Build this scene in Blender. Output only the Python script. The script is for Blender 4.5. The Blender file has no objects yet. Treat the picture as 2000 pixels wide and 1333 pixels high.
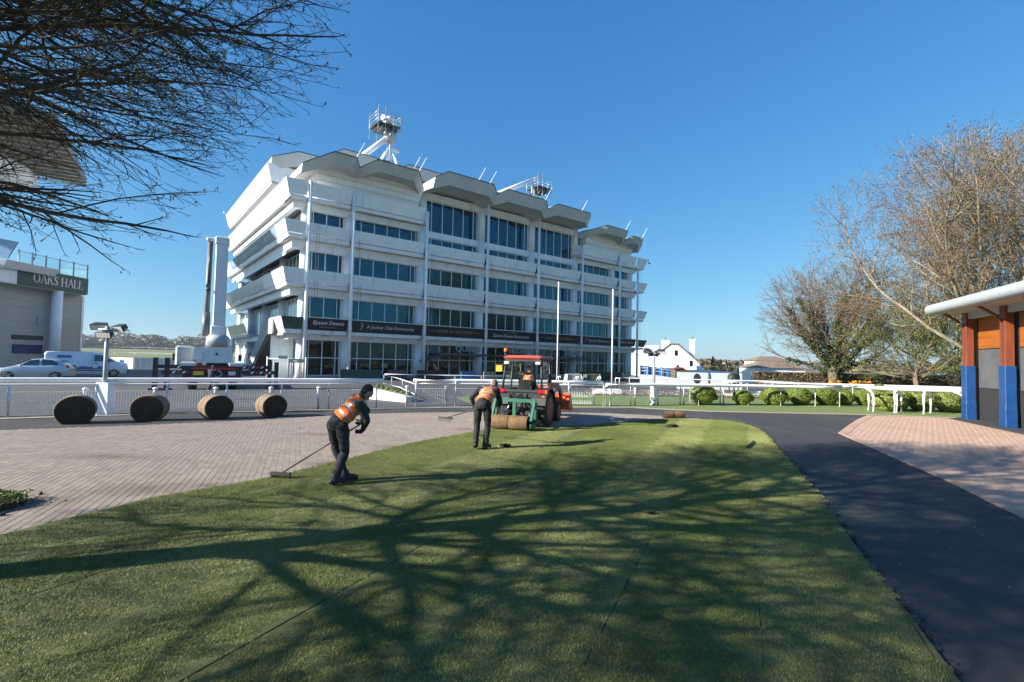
import bpy, math, random
from mathutils import Vector, Matrix, Quaternion
from math import sin, cos, pi, radians, sqrt, atan2
SC = bpy.context.scene
COL = SC.collection
# ------------------------------------------------------------------ camera
def make_camera():
    pitch = radians(2.2442); roll = radians(1.23)
    fw = Vector((0, cos(pitch), sin(pitch)))
    r0 = Vector((1, 0, 0)); u0 = r0.cross(fw)
    R = cos(roll)*r0 + sin(roll)*u0
    U = -sin(roll)*r0 + cos(roll)*u0
    m = Matrix((R, U, -fw)).transposed().to_4x4()
    m.translation = Vector((0, 0, 2.0))
    cd = bpy.data.cameras.new('camera'); cam = bpy.data.objects.new('camera', cd)
    cd.sensor_width = 36; cd.lens = 17.496; cd.clip_start = .05; cd.clip_end = 20000
    cam.matrix_world = m
    COL.objects.link(cam); SC.camera = cam
make_camera()
# ------------------------------------------------------------------ sky, sun, exposure
SUN_EL = radians(25.0); SUN_DIR = Vector((-.938*cos(SUN_EL), -.347*cos(SUN_EL), sin(SUN_EL))).normalized()
W = bpy.data.worlds.new('World'); SC.world = W; W.use_nodes = True
nt = W.node_tree; nt.nodes.clear()
sky = nt.nodes.new('ShaderNodeTexSky'); sky.sky_type = 'NISHITA'; sky.sun_disc = False
sky.sun_elevation = SUN_EL; sky.sun_rotation = atan2(SUN_DIR.x, SUN_DIR.y)
sky.altitude = 100; sky.air_density = 1.0; sky.dust_density = 0.5; sky.ozone_density = 2.0
bg = nt.nodes.new('ShaderNodeBackground'); bg.inputs[1].default_value = 0.077
wo = nt.nodes.new('ShaderNodeOutputWorld')
sep = nt.nodes.new('ShaderNodeSeparateColor'); cmb = nt.nodes.new('ShaderNodeCombineColor'); nt.links.new(sky.outputs[0], sep.inputs[0])
for i, (k, e) in enumerate(((.335, 1.10), (.930, .76), (1.90, .51))):   # the camera's colour response to the blue of the sky
    pw = nt.nodes.new('ShaderNodeMath'); pw.operation = 'POWER'; pw.inputs[1].default_value = e; nt.links.new(sep.outputs[i], pw.inputs[0])
    ml = nt.nodes.new('ShaderNodeMath'); ml.operation = 'MULTIPLY'; ml.inputs[1].default_value = k; nt.links.new(pw.outputs[0], ml.inputs[0]); nt.links.new(ml.outputs[0], cmb.inputs[i])
nt.links.new(cmb.outputs[0], bg.inputs[0]); nt.links.new(bg.outputs[0], wo.inputs[0])
sl = bpy.data.lights.new('sun', 'SUN'); sl.energy = 5.0; sl.angle = radians(.53); sl.color = (1, .93, .82)
so = bpy.data.objects.new('sun', sl); so.rotation_euler = (-SUN_DIR).to_track_quat('-Z', 'Y').to_euler()
so.location = (-60, -30, 50); COL.objects.link(so)
SC.view_settings.view_transform = 'Standard'
try: SC.view_settings.look = 'None'
except Exception: pass
SC.view_settings.exposure = 1.33; SC.view_settings.gamma = 1.0; SC.view_settings.use_curve_mapping = False
SC.cycles.max_bounces = 8; SC.cycles.transparent_max_bounces = 16
try: SC.cycles.use_denoising = True
except Exception: pass
# ------------------------------------------------------------------ helpers
def tag(o, label=None, cat=None, group=None, kind=None):
    if label: o['label'] = label
    if cat: o['category'] = cat
    if group: o['group'] = group
    if kind: o['kind'] = kind
    return o
def empty(name, loc=(0, 0, 0), rz=0.0, label=None, cat=None, group=None):
    o = bpy.data.objects.new(name, None); o.location = loc; o.rotation_euler = (0, 0, rz)
    o.empty_display_size = .2
    COL.objects.link(o); return tag(o, label, cat, group)
def link(name, me, parent=None, mats=None, loc=None, rot=None):
    o = bpy.data.objects.new(name, me)
    if mats is not None:
        for m in (mats if isinstance(mats, (list, tuple)) else [mats]): me.materials.append(m)
    if loc is not None: o.location = loc
    if rot is not None: o.rotation_euler = rot
    COL.objects.link(o)
    if parent: o.parent = parent
    return o
def dup(root, loc=None, rz=None, label=None, scale=None):
    def cp(o, par):
        c = o.copy(); COL.objects.link(c)
        if par: c.parent = par
        for ch in list(o.children): cp(ch, c)
        return c
    r = cp(root, None)
    if loc is not None: r.location = loc
    if rz is not None: r.rotation_euler = (0, 0, rz)
    if scale is not None: r.scale = scale
    if label: r['label'] = label
    return r
def frame_of(d):
    d = d.normalized()
    a = Vector((0, 0, 1)) if abs(d.z) < .9 else Vector((1, 0, 0))
    x = d.cross(a).normalized(); return x, x.cross(d).normalized()
class MB:
    def __init__(s): s.v = []; s.f = []; s.m = []; s.sm = []
    def face(s, idx, mi=0, sm=False): s.f.append(tuple(idx)); s.m.append(mi); s.sm.append(sm)
    def quad(s, a, b, c, d, mi=0):
        n = len(s.v); s.v += [tuple(a), tuple(b), tuple(c), tuple(d)]; s.face((n, n+1, n+2, n+3), mi); return s
    def poly(s, pts, mi=0):
        n = len(s.v); s.v += [tuple(p) for p in pts]; s.face(range(n, n+len(pts)), mi); return s
    def hexa(s, p, mi=0):
        # p: 8 points, bottom 4 ccw then top 4 ccw
        n = len(s.v); s.v += [tuple(q) for q in p]
        for q in ((3, 2, 1, 0), (4, 5, 6, 7), (0, 1, 5, 4), (1, 2, 6, 5), (2, 3, 7, 6), (3, 0, 4, 7)):
            s.face([n+i for i in q], mi)
        return s
    def box(s, x0, x1, y0, y1, z0, z1, mi=0):
        return s.hexa([(x0, y0, z0), (x1, y0, z0), (x1, y1, z0), (x0, y1, z0), (x0, y0, z1), (x1, y0, z1), (x1, y1, z1), (x0, y1, z1)], mi)
    def cbox(s, c, d, mi=0, rz=0, bev=0):
        # box centred at c of size d turned by rz; bev chamfers the top edges
        x, y, z = d[0]/2, d[1]/2, d[2]/2; ca, sa = cos(rz), sin(rz)
        def T(px, py, pz): return (c[0]+px*ca-py*sa, c[1]+px*sa+py*ca, c[2]+pz)
        if bev <= 0:
            return s.hexa([T(-x, -y, -z), T(x, -y, -z), T(x, y, -z), T(-x, y, -z), T(-x, -y, z), T(x, -y, z), T(x, y, z), T(-x, y, z)], mi)
        b = bev
        rings = []
        for (ix, zz) in ((b, -z), (0, -z+b), (0, z-b), (b, z)):
            xx, yy = x-ix, y-ix
            rings.append([T(-xx+b, -yy, zz), T(xx-b, -yy, zz), T(xx, -yy+b, zz), T(xx, yy-b, zz), T(xx-b, yy, zz), T(-xx+b, yy, zz), T(-xx, yy-b, zz), T(-xx, -yy+b, zz)])
        s.rings(rings, mi, sm=False); return s
    def rings(s, rings, mi=0, cap=True, sm=True, closed=True):
        n = len(s.v); k = len(rings[0])
        for r in rings: s.v += [tuple(q) for q in r]
        for i in range(len(rings)-1):
            for j in range(k if closed else k-1):
                a = n+i*k+j; b = n+i*k+(j+1) % k
                s.face((a, b, b+k, a+k), mi, sm)
        if cap:
            s.face([n+j for j in range(k)][::-1], mi); s.face([n+(len(rings)-1)*k+j for j in range(k)], mi)
        return s
    def tube(s, p, q, r, n=8, r2=None, mi=0, cap=True, sm=True):
        p = Vector(p); q = Vector(q); d = q-p
        if d.length < 1e-6: return s
        x, y = frame_of(d); r2 = r if r2 is None else r2
        cs = [(cos(2*pi*i/n), sin(2*pi*i/n)) for i in range(n)]
        return s.rings([[p+(x*c+y*w)*r for c, w in cs], [q+(x*c+y*w)*r2 for c, w in cs]], mi, cap, sm)
    def path(s, pts, r, n=6, mi=0, cap=True, closed=False):
        pts = [Vector(p) for p in pts]; rs = r if isinstance(r, (list, tuple)) else [r]*len(pts)
        rings = []; prev = None
        for i, p in enumerate(pts):
            d = (pts[min(i+1, len(pts)-1)]-pts[max(i-1, 0)])
            if prev is None: x, y = frame_of(d)
            else:
                dn = d.normalized(); x = prev-dn*prev.dot(dn)
                if x.length < 1e-4: x, y = frame_of(d)
                x.normalize(); y = x.cross(dn)*-1
                y = dn.cross(x)
            prev = x
            rings.append([p+(x*cos(2*pi*k/n)+y*sin(2*pi*k/n))*rs[i] for k in range(n)])
        return s.rings(rings, mi, cap, True)
    def prism(s, poly, z0, z1, mi=0):
        # horizontal polygon extruded in z
        n = len(s.v); k = len(poly)
        s.v += [(p[0], p[1], z0) for p in poly]+[(p[0], p[1], z1) for p in poly]
        s.face([n+i for i in range(k)][::-1], mi); s.face([n+k+i for i in range(k)], mi)
        for i in range(k): j = (i+1) % k; s.face((n+i, n+j, n+k+j, n+k+i), mi)
        return s
    def extr(s, pts, vec, mi=0):
        # any planar polygon swept along vec
        n = len(s.v); k = len(pts); vec = Vector(vec)
        s.v += [tuple(p) for p in pts]+[tuple(Vector(p)+vec) for p in pts]
        s.face([n+i for i in range(k)][::-1], mi); s.face([n+k+i for i in range(k)], mi)
        for i in range(k): j = (i+1) % k; s.face((n+i, n+j, n+k+j, n+k+i), mi)
        return s
    def ell(s, c, r, nu=12, nv=8, mi=0, rot=None):
        c = Vector(c); n = len(s.v)
        r = (r, r, r) if not isinstance(r, (list, tuple)) else r
        def P(a, b):
            p = Vector((r[0]*cos(a)*sin(b), r[1]*sin(a)*sin(b), r[2]*cos(b)))
            return tuple(c+(rot @ p if rot is not None else p))
        s.v.append(P(0, 0))
        for j in range(1, nv):
            for i in range(nu): s.v.append(P(2*pi*i/nu, pi*j/nv))
        s.v.append(P(0, pi)); last = len(s.v)-1
        for i in range(nu):
            s.face((n, n+1+i, n+1+(i+1) % nu), mi, True)
            b = n+1+(nv-2)*nu; s.face((last, b+(i+1) % nu, b+i), mi, True)
        for j in range(nv-2):
            for i in range(nu):
                a = n+1+j*nu+i; b = n+1+j*nu+(i+1) % nu
                s.face((a, a+nu, b+nu, b), mi, True)
        return s
    def mesh(s, name):
        me = bpy.data.meshes.new(name); me.from_pydata(s.v, [], s.f)
        if s.f:
            me.polygons.foreach_set('material_index', s.m); me.polygons.foreach_set('use_smooth', s.sm)
        me.update(); return me
    def build(s, name, mats, parent=None, loc=None, rot=None, fix=False):
        me = s.mesh(name)
        if fix:
            import bmesh
            bm = bmesh.new(); bm.from_mesh(me); bmesh.ops.recalc_face_normals(bm, faces=bm.faces); bm.to_mesh(me); bm.free()
        return link(name, me, parent, mats, loc, rot)
_tx = {}
def text(body, size, m4, mat, parent, name='lettering', extr=.006, sx=1.0, shear=0.0, align='CENTER', bold=0.0):
    cu = bpy.data.curves.new('t', 'FONT'); cu.body = body; cu.size = size; cu.extrude = extr; cu.align_x = align; cu.align_y = 'CENTER'
    cu.shear = shear; cu.resolution_u = 2; cu.offset = bold
    o = bpy.data.objects.new('t', cu); COL.objects.link(o)
    dg = bpy.context.evaluated_depsgraph_get(); me = bpy.data.meshes.new_from_object(o.evaluated_get(dg))
    bpy.data.objects.remove(o); bpy.data.curves.remove(cu)
    me.materials.clear()
    me.transform(Matrix.Scale(sx, 4, (1, 0, 0)))
    p = link(name, me, parent, mat); p.matrix_basis = m4
    return p
def plane_m4(origin, xdir, updir):
    x = Vector(xdir).normalized(); y = Vector(updir); y = (y-x*y.dot(x)).normalized(); z = x.cross(y)
    m = Matrix((x, y, z)).transposed().to_4x4(); m.translation = Vector(origin); return m
# ------------------------------------------------------------------ materials
MATS = {}
def M(name, col, rough=.6, var=.12, scale=2.0, bump=0.0, bscale=30.0, metal=0.0, spec=.5, island=0.0, coat=0.0, detail=4, coords='Object', stretch=None, dist=.02):
    if name in MATS: return MATS[name]
    m = bpy.data.materials.new(name); m.use_nodes = True; n = m.node_tree.nodes; l = m.node_tree.links
    b = n['Principled BSDF']; b.inputs['Roughness'].default_value = rough; b.inputs['Metallic'].default_value = metal
    b.inputs['Specular IOR Level'].default_value = spec; b.inputs['Coat Weight'].default_value = coat; b.inputs['Coat Roughness'].default_value = .08
    tc = n.new('ShaderNodeTexCoord'); src = tc.outputs['Object' if coords == 'World' else coords]
    if stretch:
        mp = n.new('ShaderNodeMapping'); mp.inputs['Scale'].default_value = stretch; l.new(src, mp.inputs[0]); src = mp.outputs[0]
    if coords == 'World': src = n.new('ShaderNodeNewGeometry').outputs['Position']
    nz = n.new('ShaderNodeTexNoise'); nz.inputs['Scale'].default_value = scale; nz.inputs['Detail'].default_value = detail; nz.inputs['Roughness'].default_value = .62
    l.new(src, nz.inputs['Vector'])
    mr = n.new('ShaderNodeMapRange'); mr.inputs[1].default_value = .25; mr.inputs[2].default_value = .75; mr.inputs[3].default_value = 1-var; mr.inputs[4].default_value = 1+var
    l.new(nz.outputs['Fac'], mr.inputs[0]); f = mr.outputs[0]
    if island:
        ge = n.new('ShaderNodeNewGeometry'); m2 = n.new('ShaderNodeMapRange'); m2.inputs[3].default_value = 1-island; m2.inputs[4].default_value = 1+island
        oi = n.new('ShaderNodeObjectInfo'); aa = n.new('ShaderNodeMath'); aa.operation = 'ADD'; l.new(ge.outputs['Random Per Island'], aa.inputs[0]); l.new(oi.outputs['Random'], aa.inputs[1]); fr = n.new('ShaderNodeMath'); fr.operation = 'FRACT'; l.new(aa.outputs[0], fr.inputs[0]); l.new(fr.outputs[0], m2.inputs[0]); mm = n.new('ShaderNodeMath'); mm.operation = 'MULTIPLY'
        l.new(f, mm.inputs[0]); l.new(m2.outputs[0], mm.inputs[1]); f = mm.outputs[0]
    hs = n.new('ShaderNodeVectorMath'); hs.operation = 'SCALE'; hs.inputs[0].default_value = col
    l.new(f, hs.inputs['Scale']); l.new(hs.outputs[0], b.inputs['Base Color'])
    if bump:
        nb = n.new('ShaderNodeTexNoise'); nb.inputs['Scale'].default_value = bscale; nb.inputs['Detail'].default_value = 3; l.new(src, nb.inputs['Vector'])
        bp = n.new('ShaderNodeBump'); bp.inputs['Strength'].default_value = bump; bp.inputs['Distance'].default_value = dist
        l.new(nb.outputs['Fac'], bp.inputs['Height']); l.new(bp.outputs[0], b.inputs['Normal'])
    MATS[name] = m; return m
def mix_in(m, col2, scale, lo, hi, coords='Object', stretch=None, detail=5):
    # second colour in noise-shaped patches over the present base colour
    n = m.node_tree.nodes; l = m.node_tree.links; b = n['Principled BSDF']; old = b.inputs['Base Color'].links[0].from_socket
    src = n.new('ShaderNodeNewGeometry').outputs['Position'] if coords == 'World' else n.new('ShaderNodeTexCoord').outputs[coords]
    if stretch:
        mp = n.new('ShaderNodeMapping'); mp.inputs['Scale'].default_value = stretch; l.new(src, mp.inputs[0]); src = mp.outputs[0]
    nz = n.new('ShaderNodeTexNoise'); nz.inputs['Scale'].default_value = scale; nz.inputs['Detail'].default_value = detail; l.new(src, nz.inputs['Vector'])
    mr = n.new('ShaderNodeMapRange'); mr.inputs[1].default_value = lo; mr.inputs[2].default_value = hi; l.new(nz.outputs['Fac'], mr.inputs[0])
    mx = n.new('ShaderNodeMix'); mx.data_type = 'RGBA'; l.new(mr.outputs[0], mx.inputs['Factor']); l.new(old, mx.inputs['A']); mx.inputs['B'].default_value = (*col2, 1)
    l.new(mx.outputs['Result'], b.inputs['Base Color']); return m
def stain(m, pts, col2, amount=.8):
    # stains lying at fixed places (object coordinates): pts = (x, y, rx, ry)
    n = m.node_tree.nodes; l = m.node_tree.links; b = n['Principled BSDF']
    pos = n.new('ShaderNodeNewGeometry').outputs['Position']
    for (x, y, rx, ry) in pts:
        old = b.inputs['Base Color'].links[0].from_socket
        mp = n.new('ShaderNodeMapping'); mp.inputs['Location'].default_value = (-x/rx, -y/ry, 0); mp.inputs['Scale'].default_value = (1/rx, 1/ry, 0); l.new(pos, mp.inputs[0])
        ln = n.new('ShaderNodeVectorMath'); ln.operation = 'LENGTH'; l.new(mp.outputs[0], ln.inputs[0])
        nz = n.new('ShaderNodeTexNoise'); nz.inputs['Scale'].default_value = 3.5; nz.inputs['Detail'].default_value = 8; nz.inputs['Roughness'].default_value = .75; l.new(pos, nz.inputs['Vector'])
        ad = n.new('ShaderNodeMath'); ad.operation = 'MULTIPLY_ADD'; l.new(nz.outputs['Fac'], ad.inputs[0]); ad.inputs[1].default_value = 1.8; l.new(ln.outputs['Value'], ad.inputs[2])
        mr = n.new('ShaderNodeMapRange'); mr.inputs[1].default_value = .9; mr.inputs[2].default_value = 1.75; mr.inputs[3].default_value = amount; mr.inputs[4].default_value = 0; l.new(ad.outputs[0], mr.inputs[0])
        mx = n.new('ShaderNodeMix'); mx.data_type = 'RGBA'; l.new(mr.outputs[0], mx.inputs['Factor']); l.new(old, mx.inputs['A']); mx.inputs['B'].default_value = (*col2, 1)
        l.new(mx.outputs['Result'], b.inputs['Base Color'])
    return m
white = M('white_paint', (.84, .86, .89), .45, .07, 1.2, .05, 12)
mix_in(white, (.52, .52, .51), 1.4, .57, .85, stretch=(1, 1, .14))
rail_white = M('white_plastic', (.8, .8, .82), .35, .05, 3, .03, 40)
mix_in(rail_white, (.5, .49, .45), 7, .62, .78)
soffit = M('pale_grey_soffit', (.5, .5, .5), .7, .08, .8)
steel = M('galvanised_steel', (.42, .44, .46), .4, .12, 6, metal=.7)
dark_steel = M('dark_metal', (.05, .055, .06), .45, .2, 6, metal=.4)
black = M('black_plastic', (.015, .015, .017), .5, .2, 5)
rubber = M('black_rubber', (.022, .022, .022), .75, .25, 9, .25, 60)
navy = M('navy_banner', (.008, .012, .02), .5, .15, 3)
letter_white = M('white_lettering', (.75, .75, .74), .5, .03)
letter_gold = M('gold_lettering', (.33, .28, .16), .45, .05)
grey_paint = M('grey_paint', (.33, .36, .38), .5, .08, 2)
def glass_mat(name, col, rough=.04, wob=.06, var=.25, metal=.85):
    m = M(name, col, rough, var, .35, metal=metal, spec=.6)
    n = m.node_tree.nodes; l = m.node_tree.links
    tc = n.new('ShaderNodeTexCoord'); nb = n.new('ShaderNodeTexNoise'); nb.inputs['Scale'].default_value = .6; nb.inputs['Detail'].default_value = 1
    l.new(tc.outputs['Object'], nb.inputs['Vector']); bp = n.new('ShaderNodeBump'); bp.inputs['Strength'].default_value = wob; bp.inputs['Distance'].default_value = .3
    l.new(nb.outputs['Fac'], bp.inputs['Height']); l.new(bp.outputs[0], n['Principled BSDF'].inputs['Normal'])
    ge = n.new('ShaderNodeNewGeometry')
    return m
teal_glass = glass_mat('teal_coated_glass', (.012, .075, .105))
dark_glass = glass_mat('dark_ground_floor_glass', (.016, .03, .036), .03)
pale_glass = M('pale_blue_glass_panel', (.20, .36, .55), .25, .12, .5, coat=.5)
def clear_glass():
    m = bpy.data.materials.new('clear_glass'); m.use_nodes = True; n = m.node_tree.nodes; l = m.node_tree.links
    n.remove(n['Principled BSDF']); tr = n.new('ShaderNodeBsdfTransparent'); tr.inputs[0].default_value = (.95, .98, .97, 1)
    gl = n.new('ShaderNodeBsdfGlossy'); gl.inputs['Roughness'].default_value = .03
    fr = n.new('ShaderNodeFresnel'); fr.inputs[0].default_value = 1.5; ge = n.new('ShaderNodeNewGeometry'); iv = n.new('ShaderNodeMath'); iv.operation = 'SUBTRACT'; iv.inputs[0].default_value = 1; l.new(ge.outputs['Backfacing'], iv.inputs[1])
    mm = n.new('ShaderNodeMath'); mm.operation = 'MULTIPLY'; l.new(fr.outputs[0], mm.inputs[0]); l.new(iv.outputs[0], mm.inputs[1])
    mx = n.new('ShaderNodeMixShader'); l.new(mm.outputs[0], mx.inputs[0]); l.new(tr.outputs[0], mx.inputs[1]); l.new(gl.outputs[0], mx.inputs[2])
    l.new(mx.outputs[0], n['Material Output'].inputs[0]); return m
clear = clear_glass()
# ------------------------------------------------------------------ ground
def sstep(a, b, x):
    t = max(0.0, min(1.0, (x-a)/(b-a))); return t*t*(3-2*t)
def hgt(x, y):
    d = sqrt(x*x+y*y); az = math.degrees(atan2(x, y))
    left = sstep(-15, -24, az); right = sstep(10, 18, az)
    return -.05+left*(4.5*sstep(90, 480, d)+9*sstep(520, 1500, d))+right*(-3.2*sstep(52, 72, d)) - (1-left)*10*sstep(300, 2500, d)*(1 if abs(az) < 120 else 0)
field_m = M('downland_grass', (.155, .175, .065), .9, .25, .05, 0, 1)
mix_in(field_m, (.10, .13, .045), .02, .45, .6, stretch=(1, .15, 1))
mb = MB()
radii = [0.5, 12, 20, 30, 40, 50, 54, 58, 62, 66, 72, 85, 110, 150, 200, 260, 330, 420, 500, 620, 900, 1500, 2500, 5000, 9000]
NA = 120
for r in radii:
    for k in range(NA):
        a = 2*pi*k/NA; x, y = r*sin(a), r*cos(a); mb.v.append((x, y, hgt(x, y)))
for i in range(len(radii)-1):
    for k in range(NA):
        a = i*NA+k; b = i*NA+(k+1) % NA; mb.face((a+NA, b+NA, b, a), 0, True)
mb.face(range(NA))
tag(mb.build('terrain', field_m, fix=True), kind='structure', label='open grass downs reaching to the horizon')
yard_m = M('yard_tarmac', (.06, .062, .066), .85, .2, .5, .15, 90)
mix_in(yard_m, (.085, .085, .085), .25, .5, .75)
mb = MB(); mb.prism([(-62, -6), (-5, -6), (-5, 18), (5, 22), (20.5, 24.3), (26, 30), (24, 56), (-6, 84), (-62, 66)][::1], -.035, -.004)
tag(mb.build('yard', yard_m), kind='structure', label='grey tarmac yard round the grandstand')
# lawn behind the right-hand rail and the verge in front of it
lawn2_m = M('mown_grass', (.13, .18, .045), .9, .3, 4, .5, 60)
mb = MB(); mb.prism([(1.0, 21.6), (4.1, 22.1), (5.6, 22.35), (8.8, 21.4), (12, 21.35), (15.1, 21.4), (18.7, 20.75), (21.5, 20.5), (27, 24), (46, 50), (30, 55), (22, 40), (12, 33.5), (-1.5, 29.5), (-2.8, 26), (-1.5, 21.9)], -.03, .012)
tag(mb.build('verge', lawn2_m), kind='structure', label='green verge and lawn behind the white running rail')
# horse walk
walk_m = M('black_rubber_asphalt', (.034, .034, .036), .85, .5, 90, .8, 160, dist=.006)
mix_in(walk_m, (.068, .066, .062), .7, .48, .8, stretch=(1, .4, 1))
walk = [(-26, 4), (-19, 11.6), (-14.58, 14.31), (-11, 16.5), (-7.43, 18.28), (-4.7, 19.7), (-2.06, 20.68), (.06, 21.15), (4.13, 22.07), (5.57, 22.3), (7.2, 21.7), (8.79, 21.29), (12, 21.3), (15.15, 21.34), (18.71, 20.68), (24, 19), (16, -8), (-9, -8)]
mb = MB(); mb.prism(walk, -.03, 0.0)
walk_o = tag(mb.build('horse_walk', walk_m), kind='structure', label='black rubberised horse walk curving round the lawn')
stain(walk_m, [(4.75, 6.9, .95, .75), (9.2, 12.8, .5, .25)], (.2, .155, .09), .75)
kerb_m = M('sand_edge', (.3, .25, .19), .9, .25, 6)
def strip_along(pts, w0, w1, z0, z1, mat, name, label):
    mb = MB(); P = [Vector((p[0], p[1], 0)) for p in pts]; L = []; Rr = []
    for i, p in enumerate(P):
        d = (P[min(i+1, len(P)-1)]-P[max(i-1, 0)]).normalized(); nn = Vector((-d.y, d.x, 0)); L.append(p+nn*w1); Rr.append(p+nn*w0)
    poly = [(q.x, q.y) for q in Rr]+[(q.x, q.y) for q in reversed(L)]
    mb.prism(poly, z0, z1); return tag(mb.build(name, mat), kind='structure', label=label)
strip_along([(-19, 11.6), (-14.58, 14.31), (-11, 16.5), (-7.43, 18.28), (-4.7, 19.7), (-2.06, 20.68), (.06, 21.15), (4.13, 22.07), (5.57, 22.3), (7.2, 21.7), (8.79, 21.29), (12, 21.3), (15.15, 21.34), (18.71, 20.68)], -.02, .32, -.02, .02, kerb_m, 'path_edge', 'pale sandy edging along the far side of the horse walk')
# ---- block paving
sand_m = M('jointing_sand', (.235, .19, .155), .95, .2, 8)
brick_m = M('buff_block_paver', (.25, .20, .163), .85, .14, 1.3, .35, 120, island=.14, coords='World', dist=.004)
mix_in(brick_m, (.24, .19, .155), .5, .5, .68, 'World')
stain(brick_m, [(-5.3, 7.3, 1.3, .5), (-6.2, 6.6, 1.0, .5), (-4.6, 7.6, .8, .3), (-3.5, 9.3, .5, .35), (-2.7, 11.2, .5, .4), (-1.2, 14.3, .7, .4), (-7.6, 9.5, 1.6, .5), (-4.8, 12.8, 1.2, .35)], (.13, .09, .065), .8)
pink_m = M('pink_block_paver', (.40, .27, .205), .85, .10, .8, .3, 120, island=.045, coords='World', dist=.004)
def inside(p, poly):
    x, y = p; c = False; j = len(poly)-1
    for i in range(len(poly)):
        xi, yi = poly[i]; xj, yj = poly[j]
        if (yi > y) != (yj > y) and x < (xj-xi)*(y-yi)/(yj-yi)+xi: c = not c
        j = i
    return c
LAWN = [(-7.0, -2), (-6.6, 2.0), (-5.95, 3.9), (-5.41, 5.39), (-4.86, 6.9), (-3.86, 8.18), (-3.03, 10.07), (-2.34, 11.69), (-1.3, 13.3), (-.53, 14.37), (.62, 14.75), (1.62, 15.26), (2.47, 15.76), (3.45, 16.57), (4.3, 17.27), (4.85, 17.62), (5.5, 17.95), (6.2, 18.15), (7.0, 18.1), (7.6, 17.85), (7.93, 17.4), (8.0, 16.8), (7.92, 16.2), (7.65, 15.2), (7.12, 13.7), (6.39, 11.94), (5.84, 10.4), (4.92, 8.1), (4.2, 6.4), (3.64, 5.07), (3.14, 3.84), (2.9, 3.27), (2.4, 2.0), (1.8, -2)]
PAVL = [(-17, 8), (-14.6, 10.6), (-12.55, 12.34), (-10.04, 13.71), (-7.76, 15.28), (-5.31, 17.49), (-3.5, 18.3), (-1.49, 18.96), (1, 19.45), (3.68, 19.64), (5.2, 19.3), (6.39, 18.75), (7.42, 17.98), (6.5, 17.9), (4.7, 17.3), (2.3, 15.5), (-.4, 14.2), (-2.2, 11.6), (-2.9, 10), (-3.7, 8.1), (-4.7, 6.8), (-5.3, 5.3), (-6.6, 1.5), (-9, 1.5), (-13, 5)]
PINK = [(9.97, 15.21), (11.94, 17.59), (13.4, 19.3), (14.98, 21.0), (17.0, 20.85), (17.95, 20.5), (16.1, 15.6), (14.2, 10.5), (12.2, 5.2), (10, 1), (6.2, 2.2), (6.55, 4.6), (6.98, 6.82), (7.89, 9.05), (8.46, 10.83), (9.23, 13.01)]
def dist_edge(p, poly):
    best = 9
    for i in range(len(poly)):
        a = Vector(poly[i]); b = Vector(poly[(i+1) % len(poly)]); ab = b-a; t = max(0, min(1, (Vector(p)-a).dot(ab)/ab.length_squared)); best = min(best, (a+ab*t-Vector(p)).length)
    return best
def paving(poly, ang, bl, bw, mat, name, label, near=0, near_edge=0, jm=None):
    root = empty(name); tag(root, label, None, None, 'structure')
    mb = MB(); mb.prism(poly, -.02, .0135); mb.build('jointing_sand', jm or sand_m, root)
    ca, sa = cos(ang), sin(ang); rng = random.Random(5)
    xs = [p[0] for p in poly]; ys = [p[1] for p in poly]
    cx, cy = (min(xs)+max(xs))/2, (min(ys)+max(ys))/2; R = max(max(xs)-min(xs), max(ys)-min(ys))*.75
    cells = []; rows = int(2*R/bw); cols = int(2*R/bl)
    for j in range(rows):
        for i in range(cols):
            a = -R+(i+(.5 if j % 2 else 0))*bl; b = -R+j*bw
            x = cx+a*ca-b*sa; y = cy+a*sa+b*ca
            if inside((x, y), poly) and (near_edge <= 0 or dist_edge((x, y), poly) > near_edge): cells.append((x, y))
    cells.sort(key=lambda c: c[0]**2+c[1]**2)
    hx, hy = bl/2-.0025, bw/2-.0025; t = .016
    m1 = MB(); m1.cbox((0, 0, 0), (2*hx, 2*hy, .02), 0, 0, .003); me = m1.mesh('paver'); me.materials.append(mat)
    vis = [c for c in cells if abs(c[0]) < c[1]*1.02] if near else []
    ns = set(vis[:near])
    mb = MB()
    for c in cells:
        z = t+rng.uniform(-.0012, .0012)
        if c in ns:
            o = bpy.data.objects.new('paver', me); o.location = (c[0], c[1], z-.008); o.rotation_euler = (rng.uniform(-.006, .006), rng.uniform(-.006, .006), ang+rng.uniform(-.008, .008))
            COL.objects.link(o); o.parent = root; continue
        n = len(mb.v); r = ang+rng.uniform(-.01, .01); c2, s2 = cos(r), sin(r)
        for (px, py, pz) in ((-hx, -hy, -.006), (hx, -hy, -.006), (hx, hy, -.006), (-hx, hy, -.006), (-hx+.004, -hy+.004, 0), (hx-.004, -hy+.004, 0), (hx-.004, hy-.004, 0), (-hx+.004, hy-.004, 0)):
            mb.v.append((c[0]+px*c2-py*s2, c[1]+px*s2+py*c2, z+pz))
        for q in ((4, 5, 6, 7), (0, 1, 5, 4), (1, 2, 6, 5), (2, 3, 7, 6), (3, 0, 4, 7)): mb.face([n+k for k in q])
    o = mb.build('paver_field', mat, root); o['kind'] = 'stuff'
    return root
paving(PAVL, radians(113), .2, .1, brick_m, 'block_paving', 'buff block paving left of the new lawn', 290)
paving(PINK, radians(5), .2, .1, pink_m, 'pink_paving', 'pink block paving in front of the timber stalls', 290, .16, M('pink_jointing_sand', (.37, .25, .19), .95, .1, 8))
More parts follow.
